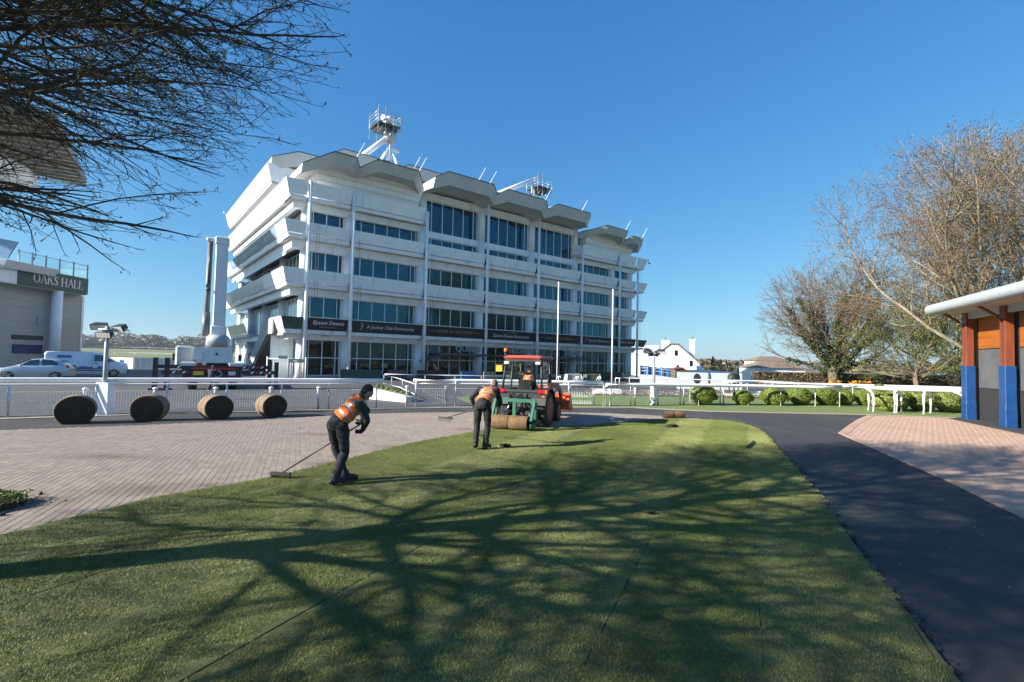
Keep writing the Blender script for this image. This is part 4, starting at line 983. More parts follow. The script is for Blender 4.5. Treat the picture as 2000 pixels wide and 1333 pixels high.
BUSH = [
 (9.55, 24.9, .66, .58, 'first rounded box bush from the left, alone just right of the white lamp post', 0),
 (11.75, 25.3, .50, .45, 'smallest rounded box bush, second from the left along the rail', 0),
 (13.55, 25.7, .66, .52, 'plump rounded box bush, third from the left along the rail', 0),
 (15.25, 26.3, .60, .52, 'rounded box bush, fourth from the left, behind a thin rail post', 0),
 (16.75, 26.5, .64, .55, 'rounded box bush, fifth from the left, beyond the thin rail post', 0),
 (17.9, 26.7, .44, .45, 'rounded box bush touching the right side of the fifth bush', 0),
 (18.9, 26.7, .48, .5, 'rounded box bush tucked behind the tube end of the rail', 0),
 (17.75, 23.6, .62, .50, 'loose sprawling shrub in front, left of the curved rail leg', 1),
 (18.55, 24.0, .62, .60, 'loose shrub between the first two curved rail legs', 1),
 (19.7, 23.9, .66, .54, 'loose shrub with a hooked rail shadow, in the middle of the curved rail', 1),
 (20.85, 23.7, .70, .58, 'loose shrub with a hooked rail shadow, nearest the timber stalls', 1),
 (19.6, 26.6, .5, .66, 'taller clipped bush behind the start of the curved rail', 0),
 (21.7, 26.9, .6, .6, 'clipped bush behind the shrubs, below the middle of the curved rail', 0),
 (23.4, 26.4, .75, .62, 'clipped bush behind the shrubs, beside the timber stalls', 0)]
for i, (x, y, r, h, lab, kd) in enumerate(BUSH):
    e = empty('box_bush' if not kd else 'shrub', (x, y, h*.72), i*.9, lab, 'bush', 'clipped bushes along the running rail')
    o = link('foliage', loose_me if kd else dome_me[i % 3], e); o.scale = (r, r*.95, h*.95)
    s = link('stem', stem_me, e); s.scale = (1, 1, h)
# ------------------------------------------------------------------ running rails
def V3(x, y, z=0): return Vector((x, y, z))
def rail_line(name, label, pts, big_z, thin_z, mesh_off=.28, tall=(), ends=True, cap_off=.35, start_big=0.0, end_big=0.0):
    root = empty(name, (0, 0, 0), 0, label, 'rail', 'white rails round the parade ring')
    P = [V3(*p) for p in pts]; n = len(P)
    dirs = []
    for i in range(n): dirs.append((P[min(i+1, n-1)]-P[max(i-1, 0)]).normalized())
    nor = [V3(-d.y, d.x) for d in dirs]
    for i, p in enumerate(P):
        mb = MB(); h = big_z-.02 if i in tall else thin_z
        mb.path([p+V3(0, 0, -.02), p+V3(0, 0, h)], .036, 8); mb.build('post', rail_white, root)
        q = p-dirs[i]*cap_off+nor[i]*mesh_off
        mb = MB(); mb.path([q+V3(0, 0, -.02), q+V3(0, 0, .80)], .05, 8); mb.ell(q+V3(0, 0, .80), (.09, .09, .05), 10, 6); mb.build('capped_post', rail_white, root)
    mb = MB(); mb.path([p+V3(0, 0, thin_z) for p in P], .032, 8); mb.build('lower_rail', rail_white, root)
    B = [p+nor[i]*.16+V3(0, 0, big_z) for i, p in enumerate(P)]
    B[0] = B[0]-dirs[0]*start_big; B[-1] = B[-1]+dirs[-1]*end_big
    mb = MB(); mb.path(B, .07, 12); mb.build('running_rail', rail_white, root)
    for i, p in enumerate(P):
        mb = MB(); mb.path([p+V3(0, 0, thin_z-.08), p+nor[i]*.16+V3(0, 0, big_z-.03)], .022, 6); mb.build('bracket', rail_white, root)
    for i in range(n-1):
        a = P[i]-dirs[i]*cap_off+nor[i]*mesh_off; b = P[i+1]-dirs[i+1]*cap_off+nor[i+1]*mesh_off; L = (b-a).length; k = int(L/.075)
        mb = MB()
        for j in range(1, k):
            q = a.lerp(b, j/k); mb.tube(q+V3(0, 0, .08), q+V3(0, 0, .74), .0065, 4, cap=False, sm=False)
        for z in (.10, .41, .72): mb.tube(a+V3(0, 0, z), b+V3(0, 0, z), .008, 4, cap=False, sm=False)
        o = mb.build('mesh_panel', rail_white, root)
    return root
L0 = Vector((-14.94, 14.88)); L1 = Vector((-5.3, 19.73))
lp = [(-21.3, 11.4), (-18.3, 13.0), (-16.6, 13.95), (-14.94, 14.88), (-13.12, 15.85), (-11.53, 16.75), (-9.98, 17.55), (-8.41, 18.32), (-6.92, 19.0), (-5.3, 19.73)]
rail_line('parade_rail', 'long white double rail with mesh panels behind the turf rolls at left', lp, 1.10, .96, tall=(), end_big=.3)
rp = [(-3.97, 20.92), (-2.37, 21.45), (-.84, 21.95), (.9, 22.25), (2.6, 22.5), (4.23, 22.75)]
rail_line('parade_rail', 'white double rail with mesh panels behind the tractor, right of the gap', rp, 1.08, .95, tall=(0, 1, 2, 3, 4), start_big=.1)
rq = [(4.35, 22.75), (5.6, 23.2), (6.82, 23.7), (8.22, 24.15), (9.2, 24.35), (10.4, 24.7), (11.9, 24.9), (13.6, 25.05), (15.4, 25.15), (16.6, 25.1)]
mid = empty('parade_rail', (0, 0, 0), 0, 'single fat white rail with thin posts running past the ball bushes', 'rail', 'white rails round the parade ring')
P = [V3(*p) for p in rq]
mb = MB(); mb.path([p+V3(0, 0, .985) for p in P], .082, 12); mb.build('running_rail', rail_white, mid)
for i, p in enumerate(P):
    mb = MB(); mb.path([p+V3(0, .1, -.02), p+V3(0, .1, .95)], .045 if i in (0, 3) else .035, 8); mb.build('post', rail_white, mid)
    if i < 6:
        q = p+V3(.25, .3); mb = MB(); mb.path([q+V3(0, 0, -.02), q+V3(0, 0, .80)], .05, 8); mb.ell(q+V3(0, 0, .80), (.08, .08, .05), 10, 6); mb.build('capped_post', rail_white, mid)
for i in range(5):
    a, b = P[i]+V3(.25, .3), P[i+1]+V3(.25, .3); L = (b-a).length; k = int(L/.075); mb = MB()
    for j in range(1, k): q = a.lerp(b, j/k); mb.tube(q+V3(0, 0, .08), q+V3(0, 0, .74), .0065, 4, cap=False, sm=False)
    for z in (.10, .41, .72): mb.tube(a+V3(0, 0, z), b+V3(0, 0, z), .008, 4, cap=False, sm=False)
    mb.build('mesh_panel', rail_white, mid)
cur = empty('parade_rail', (0, 0, 0), 0, 'curved-leg white running rail in front of the shrubs beside the timber stalls', 'rail', 'white rails round the parade ring')
cq = [(15.9, 23.9), (16.6, 23.3), (17.6, 22.85), (18.7, 22.5), (19.7, 22.25), (21.0, 22.1), (23, 22.2)]
P = [V3(*p) for p in cq]
mb = MB(); mb.path([p+V3(0, 0, 1.08) for p in P], .1, 12); mb.build('running_rail', rail_white, cur)
for i, (x, y) in enumerate([(16.6, 22.45), (17.35, 22.3), (18.35, 22.05), (19.15, 22.9), (19.85, 21.7), (17.0, 23.9), (18.2, 23.4), (20.9, 21.6)]):
    near = min(P, key=lambda q: (q-V3(x, y)).length); b = near+V3(0, 0, 1.02); f = V3(x, y)
    o = (V3(x, y)-V3(near.x, near.y)); o = o.normalized()*.45 if o.length > .01 else V3(0, -.45); f = V3(near.x, near.y)+o+V3((x-near.x)*.3, 0)
    pts = [f+V3(0, 0, -.02), f+V3(0, 0, .62)]
    for k in range(1, 7): a = k/6*pi/2; pts.append(V3(f.x+(b.x-f.x)*(1-cos(a)), f.y+(b.y-f.y)*(1-cos(a)), .62+.40*sin(a)))
    mb = MB(); mb.path(pts, .05, 8); mb.build('curved_leg', rail_white, cur)
for x, y in ((17.3, 22.5), (20.0, 21.85)):
    mb = MB(); mb.path([(x, y, -.02), (x, y, 1.0)], .05, 8); mb.build('post', rail_white, cur)
# inner rail seen further back through the bushes
inner = empty('inner_rail', (0, 0, 0), 0, 'white low inner rail running behind the clipped bushes', 'rail')
P = [V3(12.5, 29.5), V3(15.5, 29.6), V3(18.5, 29.4), V3(21.5, 29), V3(24.5, 28.4), V3(28, 27.4)]
mb = MB(); mb.path([p+V3(0, 0, 1.0) for p in P], .06, 8); mb.build('rail', rail_white, inner)
for i in range(len(P)-1):
    for f in (0, .5): q = P[i].lerp(P[i+1], f); mb = MB(); mb.path([q, q+V3(0, 0, .98)], .04, 6); mb.build('post', rail_white, inner)
# ------------------------------------------------------------------ floodlight posts with white boxed feet
def flood(name, label, loc, h, heads, foot):
    r = empty(name, loc, 0, label, 'floodlight', 'low floodlight posts at the rail')
    mb = MB(); mb.tube((0, 0, .2), (0, 0, h), .06, 10); mb.build('post', grey_paint if foot == 'box' else steel, r)
    if foot == 'box':
        mb = MB(); b = [(-.2, -.1), (.2, -.1), (.2, .16), (-.2, .16)]
        mb.hexa([(-.24, -.16, -.02), (.24, -.16, -.02), (.24, .2, -.02), (-.24, .2, -.02), (-.19, -.11, 1.02), (.19, -.11, 1.02), (.19, .16, 1.02), (-.19, .16, 1.02)]); mb.build('post_cover', white, r)
    else:
        mb = MB(); mb.path([(0, 0, -.02), (0, 0, .3), (.03, 0, .5), (0, 0, .75), (0, 0, 1.0)], [.19, .17, .2, .16, .17], 10); mb.build('post_cover', rail_white, r)
    mb = MB(); mb.tube((-.28, 0, h-.1), (.28, 0, h-.1), .03, 8); mb.tube((0, -.25, h-.14), (0, .2, h-.14), .03, 8); mb.build('cross_arm', steel, r)
    for (x, y, z, az, tl) in heads:
        q = Quaternion((0, 0, 1), az) @ Quaternion((1, 0, 0), tl); c = Vector((x, y, h+z))
        def T(a, b, d): return tuple(c+q @ Vector((a, b, d)))
        mb = MB(); mb.hexa([T(-.24, -.05, -.1), T(.24, -.05, -.1), T(.17, .17, -.07), T(-.17, .17, -.07), T(-.24, -.05, .1), T(.24, -.05, .1), T(.17, .17, .08), T(-.17, .17, .08)]); hd = mb.build('lamp_head', dark_steel, r)
        mb = MB(); mb.quad(T(-.22, -.055, -.085), T(.22, -.055, -.085), T(.22, -.055, .085), T(-.22, -.055, .085)); mb.build('lamp_glass', M('lamp_lens', (.5, .52, .52), .2, .1), hd)
        mb = MB(); mb.path([T(-.26, 0, 0), T(-.26, .1, -.14), T(.26, .1, -.14), T(.26, 0, 0)], .014, 5); mb.build('yoke', steel, hd)
    return r
flood('floodlight', 'grey floodlight post with three lamp heads and white boxed foot among the turf rolls', (-12.98, 15.95, 0), 2.82, [(-.3, .05, -.02, .3, .5), (.32, .05, -.06, -.35, .55), (0, -.12, -.28, 0, .3)], 'box')
flood('floodlight', 'slim floodlight post with three lamp heads beside the first ball bush', (6.84, 23.9, 0), 2.62, [(-.3, 0, -.05, .6, .7), (.32, 0, -.08, -.5, .6), (0, .1, -.2, 3.0, .4)], 'round')
for x, y, h, lab in ((4.18, 45.5, 9.2, 'tall white flagpole left of the pair, in front of the grandstand'), (9.0, 44.6, 8.5, 'shorter white flagpole at the right, in front of the grandstand')):
    r = empty('flagpole', (x, y, 0), 0, lab, 'flagpole', 'bare white flagpoles'); mb = MB(); mb.tube((0, 0, 0), (0, 0, h), .065, 10, .05); mb.build('pole', rail_white, r); mb = MB(); mb.ell((0, 0, h+.05), .08, 8, 6); mb.build('finial', rail_white, r)
# ------------------------------------------------------------------ ramp, terrace railings, planting bed
terr = empty('terrace_railing', (0, 0, 0), 0, 'thin white handrail along the terrace with a sloping ramp rail at its left end', 'railing')
def pipe(pts, r=.025, nm='rail', par=terr): mb = MB(); mb.path(pts, r, 6); mb.build(nm, rail_white, par)
pipe([(-7.62, 30, 1.02), (-4, 30.2, 1.02), (0, 30, 1.06)]); pipe([(-7.5, 29.5, .98), (-6.1, 27, .9), (-4.58, 24, .76)]); pipe([(-7.5, 29.3, .5), (-6, 27, .42), (-4.6, 24, .27)])
for x, y, z in ((-7.5, 29.4, .98), (-6.7, 28, .93), (-5.7, 26.2, .85), (-4.6, 24.05, .76), (-5.2, 30.15, 1.02), (-3.4, 30.2, 1.02), (-1.8, 30.1, 1.03), (0, 30, 1.06)): pipe([(x, y, -.05), (x, y, z)], .022, 'post')
wallm = M('white_render', (.62, .64, .66), .8, .1, 1.2, .1, 20)
pw = empty('planter_wall', (0, 0, 0), 0, 'low white sloping wall of the planting bed at the gap in the rail', 'wall')
mb = MB(); mb.hexa([(-7.2, 24.4, -.1), (-4.75, 22.7, -.1), (-4.55, 22.95, -.1), (-7.0, 24.65, -.1), (-7.2, 24.4, .5), (-4.75, 22.7, .2), (-4.55, 22.95, .2), (-7.0, 24.65, .5)]); mb.build('wall', wallm, pw)
mb = MB(); mb.hexa([(-7.25, 24.35, .505), (-4.72, 22.65, .205), (-4.5, 22.97, .205), (-7.0, 24.72, .505), (-7.25, 24.35, .55), (-4.72, 22.65, .25), (-4.5, 22.97, .25), (-7.0, 24.72, .55)]); mb.build('coping', wallm, pw)
R = random.Random(8)
for k in range(9):
    f = k/8; x, y, z = -7.1+2.3*f, 24.95-1.6*f, .55-.3*f
    e = empty('bedding_plant', (x, y, z), k, 'low dark bedding plant in the row behind the white planter wall', 'plant', 'row of bedding plants behind the planter wall')
    o = link('foliage', dome_me[k % 3] if k > 99 else loose_me, e); o.scale = (.2, .2, .17)
rr2 = empty('terrace_railing', (0, 0, 0), 0, 'white handrail on posts right of the flagpoles, above the flower border', 'railing')
P2 = [V3(6.69, 32), V3(7.61, 32.1), V3(9.64, 32.2), V3(11.6, 32.2), V3(14.18, 32.1), V3(16.3, 32), V3(17.9, 31.5)]
pipe([p+V3(0, 0, 1.02) for p in P2], .04, 'rail', rr2)
for p in P2+[V3(10.7, 32.2), V3(12.9, 32.15), V3(6.95, 32)]: pipe([p, p+V3(0, 0, 1.0)], .03, 'post', rr2)
# step handrails beside the tractor bucket
for k, (x, y, lab) in enumerate(((3.15, 33, 'first slanting white step handrail right of the tractor cab'), (4.35, 33, 'second slanting white step handrail right of the tractor cab'), (5.9, 33.5, 'slanting white step handrail beside the right-hand flagpole'))):
    e = empty('step_handrail', (x, y, 0), 0, lab, 'handrail', 'slanting handrails on the terrace steps')
    pipe([(-.5, 0, .2), (-.05, 0, 1.02), (.12, 0, 1.02), (.12, 0, .9)], .035, 'rail', e); pipe([(.0, 0, 0), (.0, 0, 1.0)], .035, 'post', e)
stepm = M('white_step', (.7, .7, .7), .7, .05)
mb = MB(); mb.box(5.3, 7.0, 31.6, 32.4, -.03, .3); mb.box(5.3, 6.4, 31.3, 31.6, -.03, .16); o = mb.build('steps', stepm); tag(o, 'short flight of white steps below the handrail', 'steps')
flower_m = leafmat('mixed_flowers', (.08, .07, .03), (.35, .16, .1), (.5, .45, .3))
R = random.Random(4); mb = MB()
for i in range(700):
    x = R.uniform(4.6, 21); y = 30.8+R.uniform(-.35, .35)+.03*x; z = R.uniform(.02, .3); s = R.uniform(.02, .045); k = len(mb.v)
    mb.v += [(x-s, y, z-s*.6), (x+s, y-.02, z-s*.6), (x+s*.8, y, z+s*.6), (x-s*.8, y, z+s*.6)]; mb.face((k, k+1, k+2, k+3))
tag(mb.build('flowers', flower_m), 'band of small red, yellow and white bedding flowers', kind='stuff')
mb = MB(); mb.prism([(4.4, 30.4), (21, 30.9), (21, 31.9), (4.4, 31.4)], -.03, .03); tag(mb.build('flower_bed', soil_m), kind='structure', label='narrow soil border of flowers')
# planters and coloured boxes in front of the ground floor glass
cols = [('dark green', (.03, .06, .05)), ('dusky purple', (.10, .06, .08)), ('black', (.012, .012, .014)), ('blue', (.02, .12, .3)), ('sand', (.22, .2, .13)), ('olive', (.06, .07, .03)), ('black', (.012, .012, .014))]
pos = [(-13.2, 44.2, 4.0, 'under the first wide bay of windows'), (-10.5, 46.2, 2.0, 'right of the green hoarding'), (-7.5, 47, 3.0, 'behind the ramp rail'), (-3.9, 46.5, 1.8, 'beside the third facade pole'), (-1.9, 46.6, 1.6, 'right of the blue screen'), (.7, 47.6, 1.8, 'left of the tractor cab'), (10.2, 55.6, 7.0, 'under the rightmost bays')]
for (cn, c), (x, y, w, where) in zip(cols, pos):
    e = empty('hoarding', (x, y, 0), RZ, cn+' low hoarding standing '+where, 'hoarding', 'low hoardings before the ground floor windows')
    mb = MB(); mb.hexa([(-w/2, -.05, .02), (w/2, -.05, .02), (w/2, .1, .02), (-w/2, .1, .02), (-w/2, 0, .92), (w/2-.25, 0, .92), (w/2-.25, .1, .92), (-w/2, .1, .92)]); mb.build('board', M('hoarding_'+cn.replace(' ', '_'), c, .6, .15), e)
    mb = MB()
    for s in (-w/2+.1, w/2-.1): mb.box(s-.04, s+.04, -.2, .3, 0, .05)
    mb.build('foot', dark_steel, e)
ch_m = M('grey_canvas', (.33, .34, .34), .8, .1)
for (x, y, mt, lab) in ((5.0, 39.5, ch_m, 'grey angular canvas shelter right of the tall flagpole'), (6.6, 40.2, M('olive_canvas', (.09, .095, .05), .8, .1), 'olive angular shelter between the two flagpoles')):
    e = empty('shelter', (x, y, 0), .2, lab, 'shelter')
    mb = MB(); mb.hexa([(-.7, 0, .1), (.75, 0, .1), (.75, .9, .1), (-.7, .9, .1), (-.5, 0, 1.0), (.55, 0, 1.05), (.55, .9, 1.05), (-.5, .9, 1.0)]); mb.build('cover', mt, e)
    mb = MB()
    for sx in (-.72, .77): mb.tube((sx, -.03, 0), (sx*.72, -.03, 1.06), .025, 6)
    mb.build('frame', steel, e)
# ------------------------------------------------------------------ finger post by the stand corner
fp = empty('finger_post', (-18.0, 40.2, 0), 0, 'dark finger signpost standing at the left corner of the grandstand', 'signpost')
mb = MB(); mb.tube((0, 0, 0), (0, 0, 1.95), .06, 8); mb.build('post', grey_paint, fp)
mb = MB(); mb.extr([(.05, -.04, 1.45), (1.15, -.04, 1.45), (1.3, -.04, 1.6), (1.15, -.04, 1.75), (.05, -.04, 1.75)], (0, .06, 0)); mb.build('finger', green_sign, fp)
mb = MB(); mb.extr([(-.05, .02, 1.75), (-.8, .02, 1.75), (-.9, .02, 1.88), (-.8, .02, 2.0), (-.05, .02, 2.0)], (0, .06, 0)); mb.build('finger', green_sign, fp)
mb = MB(); mb.box(.4, .75, -.045, -.04, 1.58, 1.61); mb.build('lettering', letter_white, fp)
gate = empty('gate', (-20.2, 41.2, 0), radians(5), 'tall pale barred gate under the outside stair of the grandstand', 'gate')
for s in range(19): mb = MB(); mb.tube((s*.17, 0, .1), (s*.17, 0, 1.75), .018, 5); mb.build('bar', rail_white, gate)
mb = MB(); mb.tube((0, 0, .12), (3.1, 0, .12), .03, 6); mb.tube((0, 0, 1.75), (3.1, 0, 1.75), .03, 6); mb.tube((0, 0, 0), (0, 0, 1.9), .05, 6); mb.tube((3.1, 0, 0), (3.1, 0, 1.9), .05, 6); mb.build('frame', rail_white, gate)
# ------------------------------------------------------------------ cars
def loft_car(name, label, cat, loc, rz, body_m, sec, win, wheels, wr, W_, extras):
    root = empty(name, loc, rz, label, cat)
    # sec: (x, zlow, zbelt, ztop, halfwidth_low, halfwidth_belt, halfwidth_top) stations from the front (+x) to the back
    mb = MB(); rings = []
    for (x, zl, zb, zt, wl, wb, wt) in sec:
        r = []
        for sy in (1, -1):
            col = [(wl*.94, zl), (wl, zl+.1), (wb, (zl+zb)/2+.05), (wb*.985, zb-.03), (wb*.955, zb), (wt+(wb*.955-wt)*.35, zb+(zt-zb)*.62), (wt, zt-.06), (wt*.8, zt-.01)]
            r += [(x, sy*a, b) for a, b in (col if sy == 1 else col[::-1])]
        rings.append(r)
    mb.rings(rings, sm=True); b = mb.build('body', body_m, root)
    b.modifiers.new('edge', 'EDGE_SPLIT').split_angle = radians(50)
    for (nm, pts, mt, par) in win:
        for sy in (1, -1):
            mb = MB(); mb.extr([(p[0], sy*(p[2]), p[1]) for p in pts], (0, sy*.012, 0)); mb.build(nm, mt, root)
    for (x, s) in wheels:
        for sy in (1, -1):
            w = Vector((x, sy*(W_/2-.1), wr)); mb = MB(); rings = []
            for (o, rr) in ((-.09, .55*wr), (-.1, .9*wr), (-.07, wr), (.07, wr), (.1, .9*wr), (.105, .66*wr)): rings.append([(w.x+rr*cos(2*pi*k/24), w.y+sy*o, w.z+rr*sin(2*pi*k/24)) for k in range(24)])
            mb.rings(rings, cap=True); tw = mb.build('wheel', rubber, root)
            mb = MB(); mb.rings([[(w.x+.66*wr*cos(2*pi*k/20), w.y+sy*.09, w.z+.66*wr*sin(2*pi*k/20)) for k in range(20)], [(w.x+.6*wr*cos(2*pi*k/20), w.y+sy*.112, w.z+.6*wr*sin(2*pi*k/20)) for k in range(20)]], cap=False)
            for k in range(5):
                a = 2*pi*k/5; mb.hexa([(w.x+.12*wr*cos(a+j), w.y+sy*y, w.z+.12*wr*sin(a+j)) if rr == 0 else (w.x+.63*wr*cos(a+j*.25), w.y+sy*y, w.z+.63*wr*sin(a+j*.25)) for (rr, j, y) in ((0, -.7, .095), (1, -.7, .095), (1, .7, .095), (0, .7, .095), (0, -.7, .115), (1, -.7, .112), (1, .7, .112), (0, .7, .115))])
            mb.build('rim', steel, tw)
            mb = MB(); mb.rings([[(w.x+1.17*wr*cos(pi*k/12), w.y+sy*.085, w.z+1.17*wr*sin(pi*k/12)), (w.x+1.02*wr*cos(pi*k/12), w.y+sy*.075, w.z+1.02*wr*sin(pi*k/12))] for k in range(13)], cap=False, closed=False, sm=False); mb.build('arch', black, root)
    extras(root); return root
silver = M('silver_car_paint', (.42, .50, .56), .3, .05, 2, metal=.35, coat=.6)
vanw = M('pale_blue_white_van_paint', (.55, .64, .72), .35, .05, 2, coat=.5)
car_glass = glass_mat('car_glass', (.08, .13, .15), .03, .0)
red_lens = M('red_lens', (.35, .01, .012), .25, .1); amber = M('amber_lens', (.75, .2, .02), .3, .1); lensw = M('clear_lens', (.6, .6, .6), .15, .1)
plate_y = M('yellow_plate', (.75, .5, .03), .5, .05); plate_w = M('white_plate', (.7, .7, .7), .5, .05)
def car_extra(r):
    for sy in (1, -1):
        mb = MB(); mb.cbox((-1.78, sy*.62, .88), (.16, .28, .26), 0, 0, .04); mb.build('tail_light', red_lens, r)
        mb = MB(); mb.cbox((1.66, sy*.6, .74), (.3, .26, .16), 0, 0, .04); mb.build('headlight', lensw, r)
        mb = MB(); mb.ell((.55, sy*.93, .98), (.1, .09, .08), 10, 6); mb.build('mirror', silver, r)
        mb = MB(); mb.cbox((-.32, sy*.835, .86), (.16, .03, .03)); mb.build('handle', silver, r)
        mb = MB(); mb.box(.58, .592, sy*.80-.01, sy*.80+.03, .35, .95); mb.box(-.62, -.608, sy*.80-.01, sy*.80+.03, .35, .95); mb.build('door_seam', black, r)
    mb = MB(); mb.box(-1.93, -1.9, -.26, .26, .5, .62); mb.build('number_plate', plate_y, r)
    mb = MB(); mb.hexa([(.86, -.55, 1.02), (.86, .55, 1.02), (.2, .5, 1.41), (.2, -.5, 1.41), (.9, -.55, 1.03), (.9, .55, 1.03), (.24, .5, 1.43), (.24, -.5, 1.43)]); mb.build('windscreen', car_glass, r)
    mb = MB(); mb.hexa([(-1.72, -.5, 1.0), (-1.72, .5, 1.0), (-1.42, .46, 1.36), (-1.42, -.46, 1.36), (-1.77, -.5, 1.0), (-1.77, .5, 1.0), (-1.47, .46, 1.37), (-1.47, -.46, 1.37)]); mb.build('rear_window', car_glass, r)
sec = [(1.98, .34, .56, .62, .55, .6, .4), (1.85, .24, .66, .74, .72, .76, .5), (1.5, .2, .78, .84, .8, .83, .6), (1.0, .2, .9, .96, .82, .85, .62), (.72, .2, .94, 1.08, .82, .86, .62), (.15, .2, .95, 1.42, .82, .86, .56), (-.4, .2, .96, 1.47, .82, .86, .57), (-1.0, .2, .97, 1.43, .82, .86, .56), (-1.5, .22, .97, 1.33, .8, .84, .52), (-1.78, .28, .92, 1.02, .76, .8, .5), (-1.92, .34, .7, .78, .66, .7, .45)]
win = [('side_window', [(.62, 1.0, .79), (.16, 1.34, .63), (-.32, 1.4, .62), (-.34, .99, .80)], car_glass, 0), ('side_window', [(-.46, .99, .80), (-.44, 1.4, .62), (-.95, 1.37, .63), (-1.3, 1.2, .70), (-1.35, 1.02, .78)], car_glass, 0)]
hd = atan2(-.417, -.909)
loft_car('parked_car', 'silver three-door hatchback parked in front of the van beside the hall', 'car', (-32.45, 34.15, 0), hd, silver, sec, win, ((1.2, 0), (-1.2, 0)), .3, 1.7, car_extra)
vsec = [(2.5, .45, .8, .9, .8, .85, .6), (2.38, .3, 1.0, 1.1, .9, .92, .66), (1.9, .25, 1.12, 1.22, .95, .97, .72), (1.55, .25, 1.18, 1.36, .96, .98, .76), (.85, .25, 1.2, 1.9, .96, .99, .74), (.2, .25, 1.2, 1.98, .96, .99, .78), (-2.2, .25, 1.2, 1.98, .96, .99, .80), (-2.42, .3, 1.2, 1.94, .95, .98, .79), (-2.48, .4, 1.15, 1.85, .92, .95, .76)]
vwin = [('side_window', [(1.35, 1.25, .935), (.88, 1.72, .855), (.4, 1.76, .85), (.38, 1.24, .955)], car_glass, 0), ('side_window', [(1.68, 1.24, .92), (1.42, 1.24, .935), (1.02, 1.64, .87)], car_glass, 0)]
vblue = M('van_blue_print', (.02, .09, .32), .4, .4, 1.5)
def van_extra(r):
    for sy in (1, -1):
        mb = MB(); mb.cbox((2.28, sy*.72, .98), (.35, .3, .24), 0, 0, .05); mb.build('headlight', lensw, r)
        mb = MB(); mb.cbox((1.25, sy*1.08, 1.3), (.16, .2, .26), 0, 0, .04); mb.build('mirror', black, r)
        mb = MB(); mb.box(-2.0, 1.3, sy*.975-.02, sy*.975+.02, .5, .58); mb.build('side_moulding', black, r)
        rr = random.Random(3); x = -1.6
        while x < .9:
            w = rr.uniform(.15, .4); h = rr.uniform(.08, .42)*(1-abs(x+.6)/3); mb = MB(); mb.box(x, x+w, sy*.995-.004, sy*.995+.004, .62, .62+h); mb.build('printed_graphic', vblue, r); x += w
        mb = MB(); mb.box(-1.75, -.95, sy*.925-.02, sy*.925+.02, 1.5, 1.68); mb.build('printed_graphic', vblue, r)
        mb = MB(); mb.box(.28, .292, sy*.985-.01, sy*.985+.01, .35, 1.75); mb.box(1.35, 1.36, sy*.98-.01, sy*.98+.01, .4, 1.2); mb.build('door_seam', black, r)
        mb = MB(); mb.cbox((.5, sy*.995, 1.08), (.18, .03, .05)); mb.build('handle', black, r)
    mb = MB(); mb.hexa([(1.62, -.72, 1.33), (1.62, .72, 1.33), (.93, .68, 1.87), (.93, -.68, 1.87), (1.66, -.72, 1.35), (1.66, .72, 1.35), (.97, .68, 1.89), (.97, -.68, 1.89)]); mb.build('windscreen', car_glass, r)
    mb = MB(); mb.cbox((2.45, 0, .5), (.2, 1.7, .3), 0, 0, .05); mb.build('bumper', black, r)
loft_car('parked_van', 'white panel van with blue printed side parked behind the silver car', 'van', (-33.4, 39.3, 0), radians(40), vanw, vsec, vwin, ((1.6, 0), (-1.6, 0)), .33, 1.95, van_extra)
# ------------------------------------------------------------------ lift truck with upright boom
trk = empty('boom_lift_truck', (-17.2, 28.7, 0), radians(27), 'white truck-mounted boom lift seen from behind, boom raised upright, outriggers spread', 'truck')
lift_w = M('lift_white', (.62, .66, .70), .4, .08, 1.5); hazard_r = M('hazard_red', (.5, .03, .03), .5, .1); chas = M('chassis_dark', (.025, .02, .024), .6, .25)
def tp(mb, nm, mt, par=None): return mb.build(nm, mt, par or trk)
mb = MB(); mb.cbox((.22, 0, 5.9), (.62, .6, 5.4), 0, 0, .05); tp(mb, 'boom', lift_w)
for c_, d_ in (((.22, 0, 3.35), (.8, .7, .6)), ((.22, 0, 8.55), (.72, .7, .5)), ((-.3, .0, 8.6), (.55, .4, .25))): mb = MB(); mb.cbox(c_, d_, 0, 0, .06); tp(mb, 'boom_collar', lift_w)
mb = MB(); mb.tube((-.42, .05, 3.0), (-.38, .05, 8.5), .14, 10); mb.cbox((-.4, 0, 5.9), (.2, .24, .2)); mb.tube((-.42, 0, 3.0), (-.42, 0, 4.4), .2, 10); tp(mb, 'jib', M('jib_grey', (.13, .14, .155), .5, .1, 2))
mb = MB(); mb.tube((-.38, -.12, 6.0), (-.36, -.12, 8.3), .06, 8); mb.ell((-.38, -.14, 5.7), .14, 8, 6); tp(mb, 'hydraulic_ram', dark_steel)
mb = MB(); mb.hexa([(-.75, -.6, 1.5), (1.0, -.6, 1.5), (1.0, .8, 1.5), (-.75, .8, 1.5), (-.4, -.5, 2.5), (.85, -.5, 2.5), (.85, .7, 2.5), (-.4, .7, 2.5)]); mb.cbox((.22, 0, 2.75), (1.15, .9, .55), 0, 0, .06); tp(mb, 'turret', lift_w)
mb = MB(); mb.tube((-.25, -.5, 2.75), (.7, -.5, 2.75), .34, 16); tp(mb, 'pivot_drum', grey_paint)
mb = MB(); mb.tube((.22, -.62, 2.0), (.22, -.65, 2.0), .07, 10); tp(mb, 'port', black)
mb = MB(); mb.box(-.9, -.45, -.62, 0, 1.7, 2.35); tp(mb, 'control_box', lift_w)
mb = MB(); mb.tube((.22, 0, 1.2), (.22, 0, 1.5), .55, 20); tp(mb, 'slew_ring', chas)
mb = MB(); mb.cbox((-1.4, 1.0, 1.8), (.9, 1.8, 1.3), 0, 0, .1); tp(mb, 'cab', grey_paint)
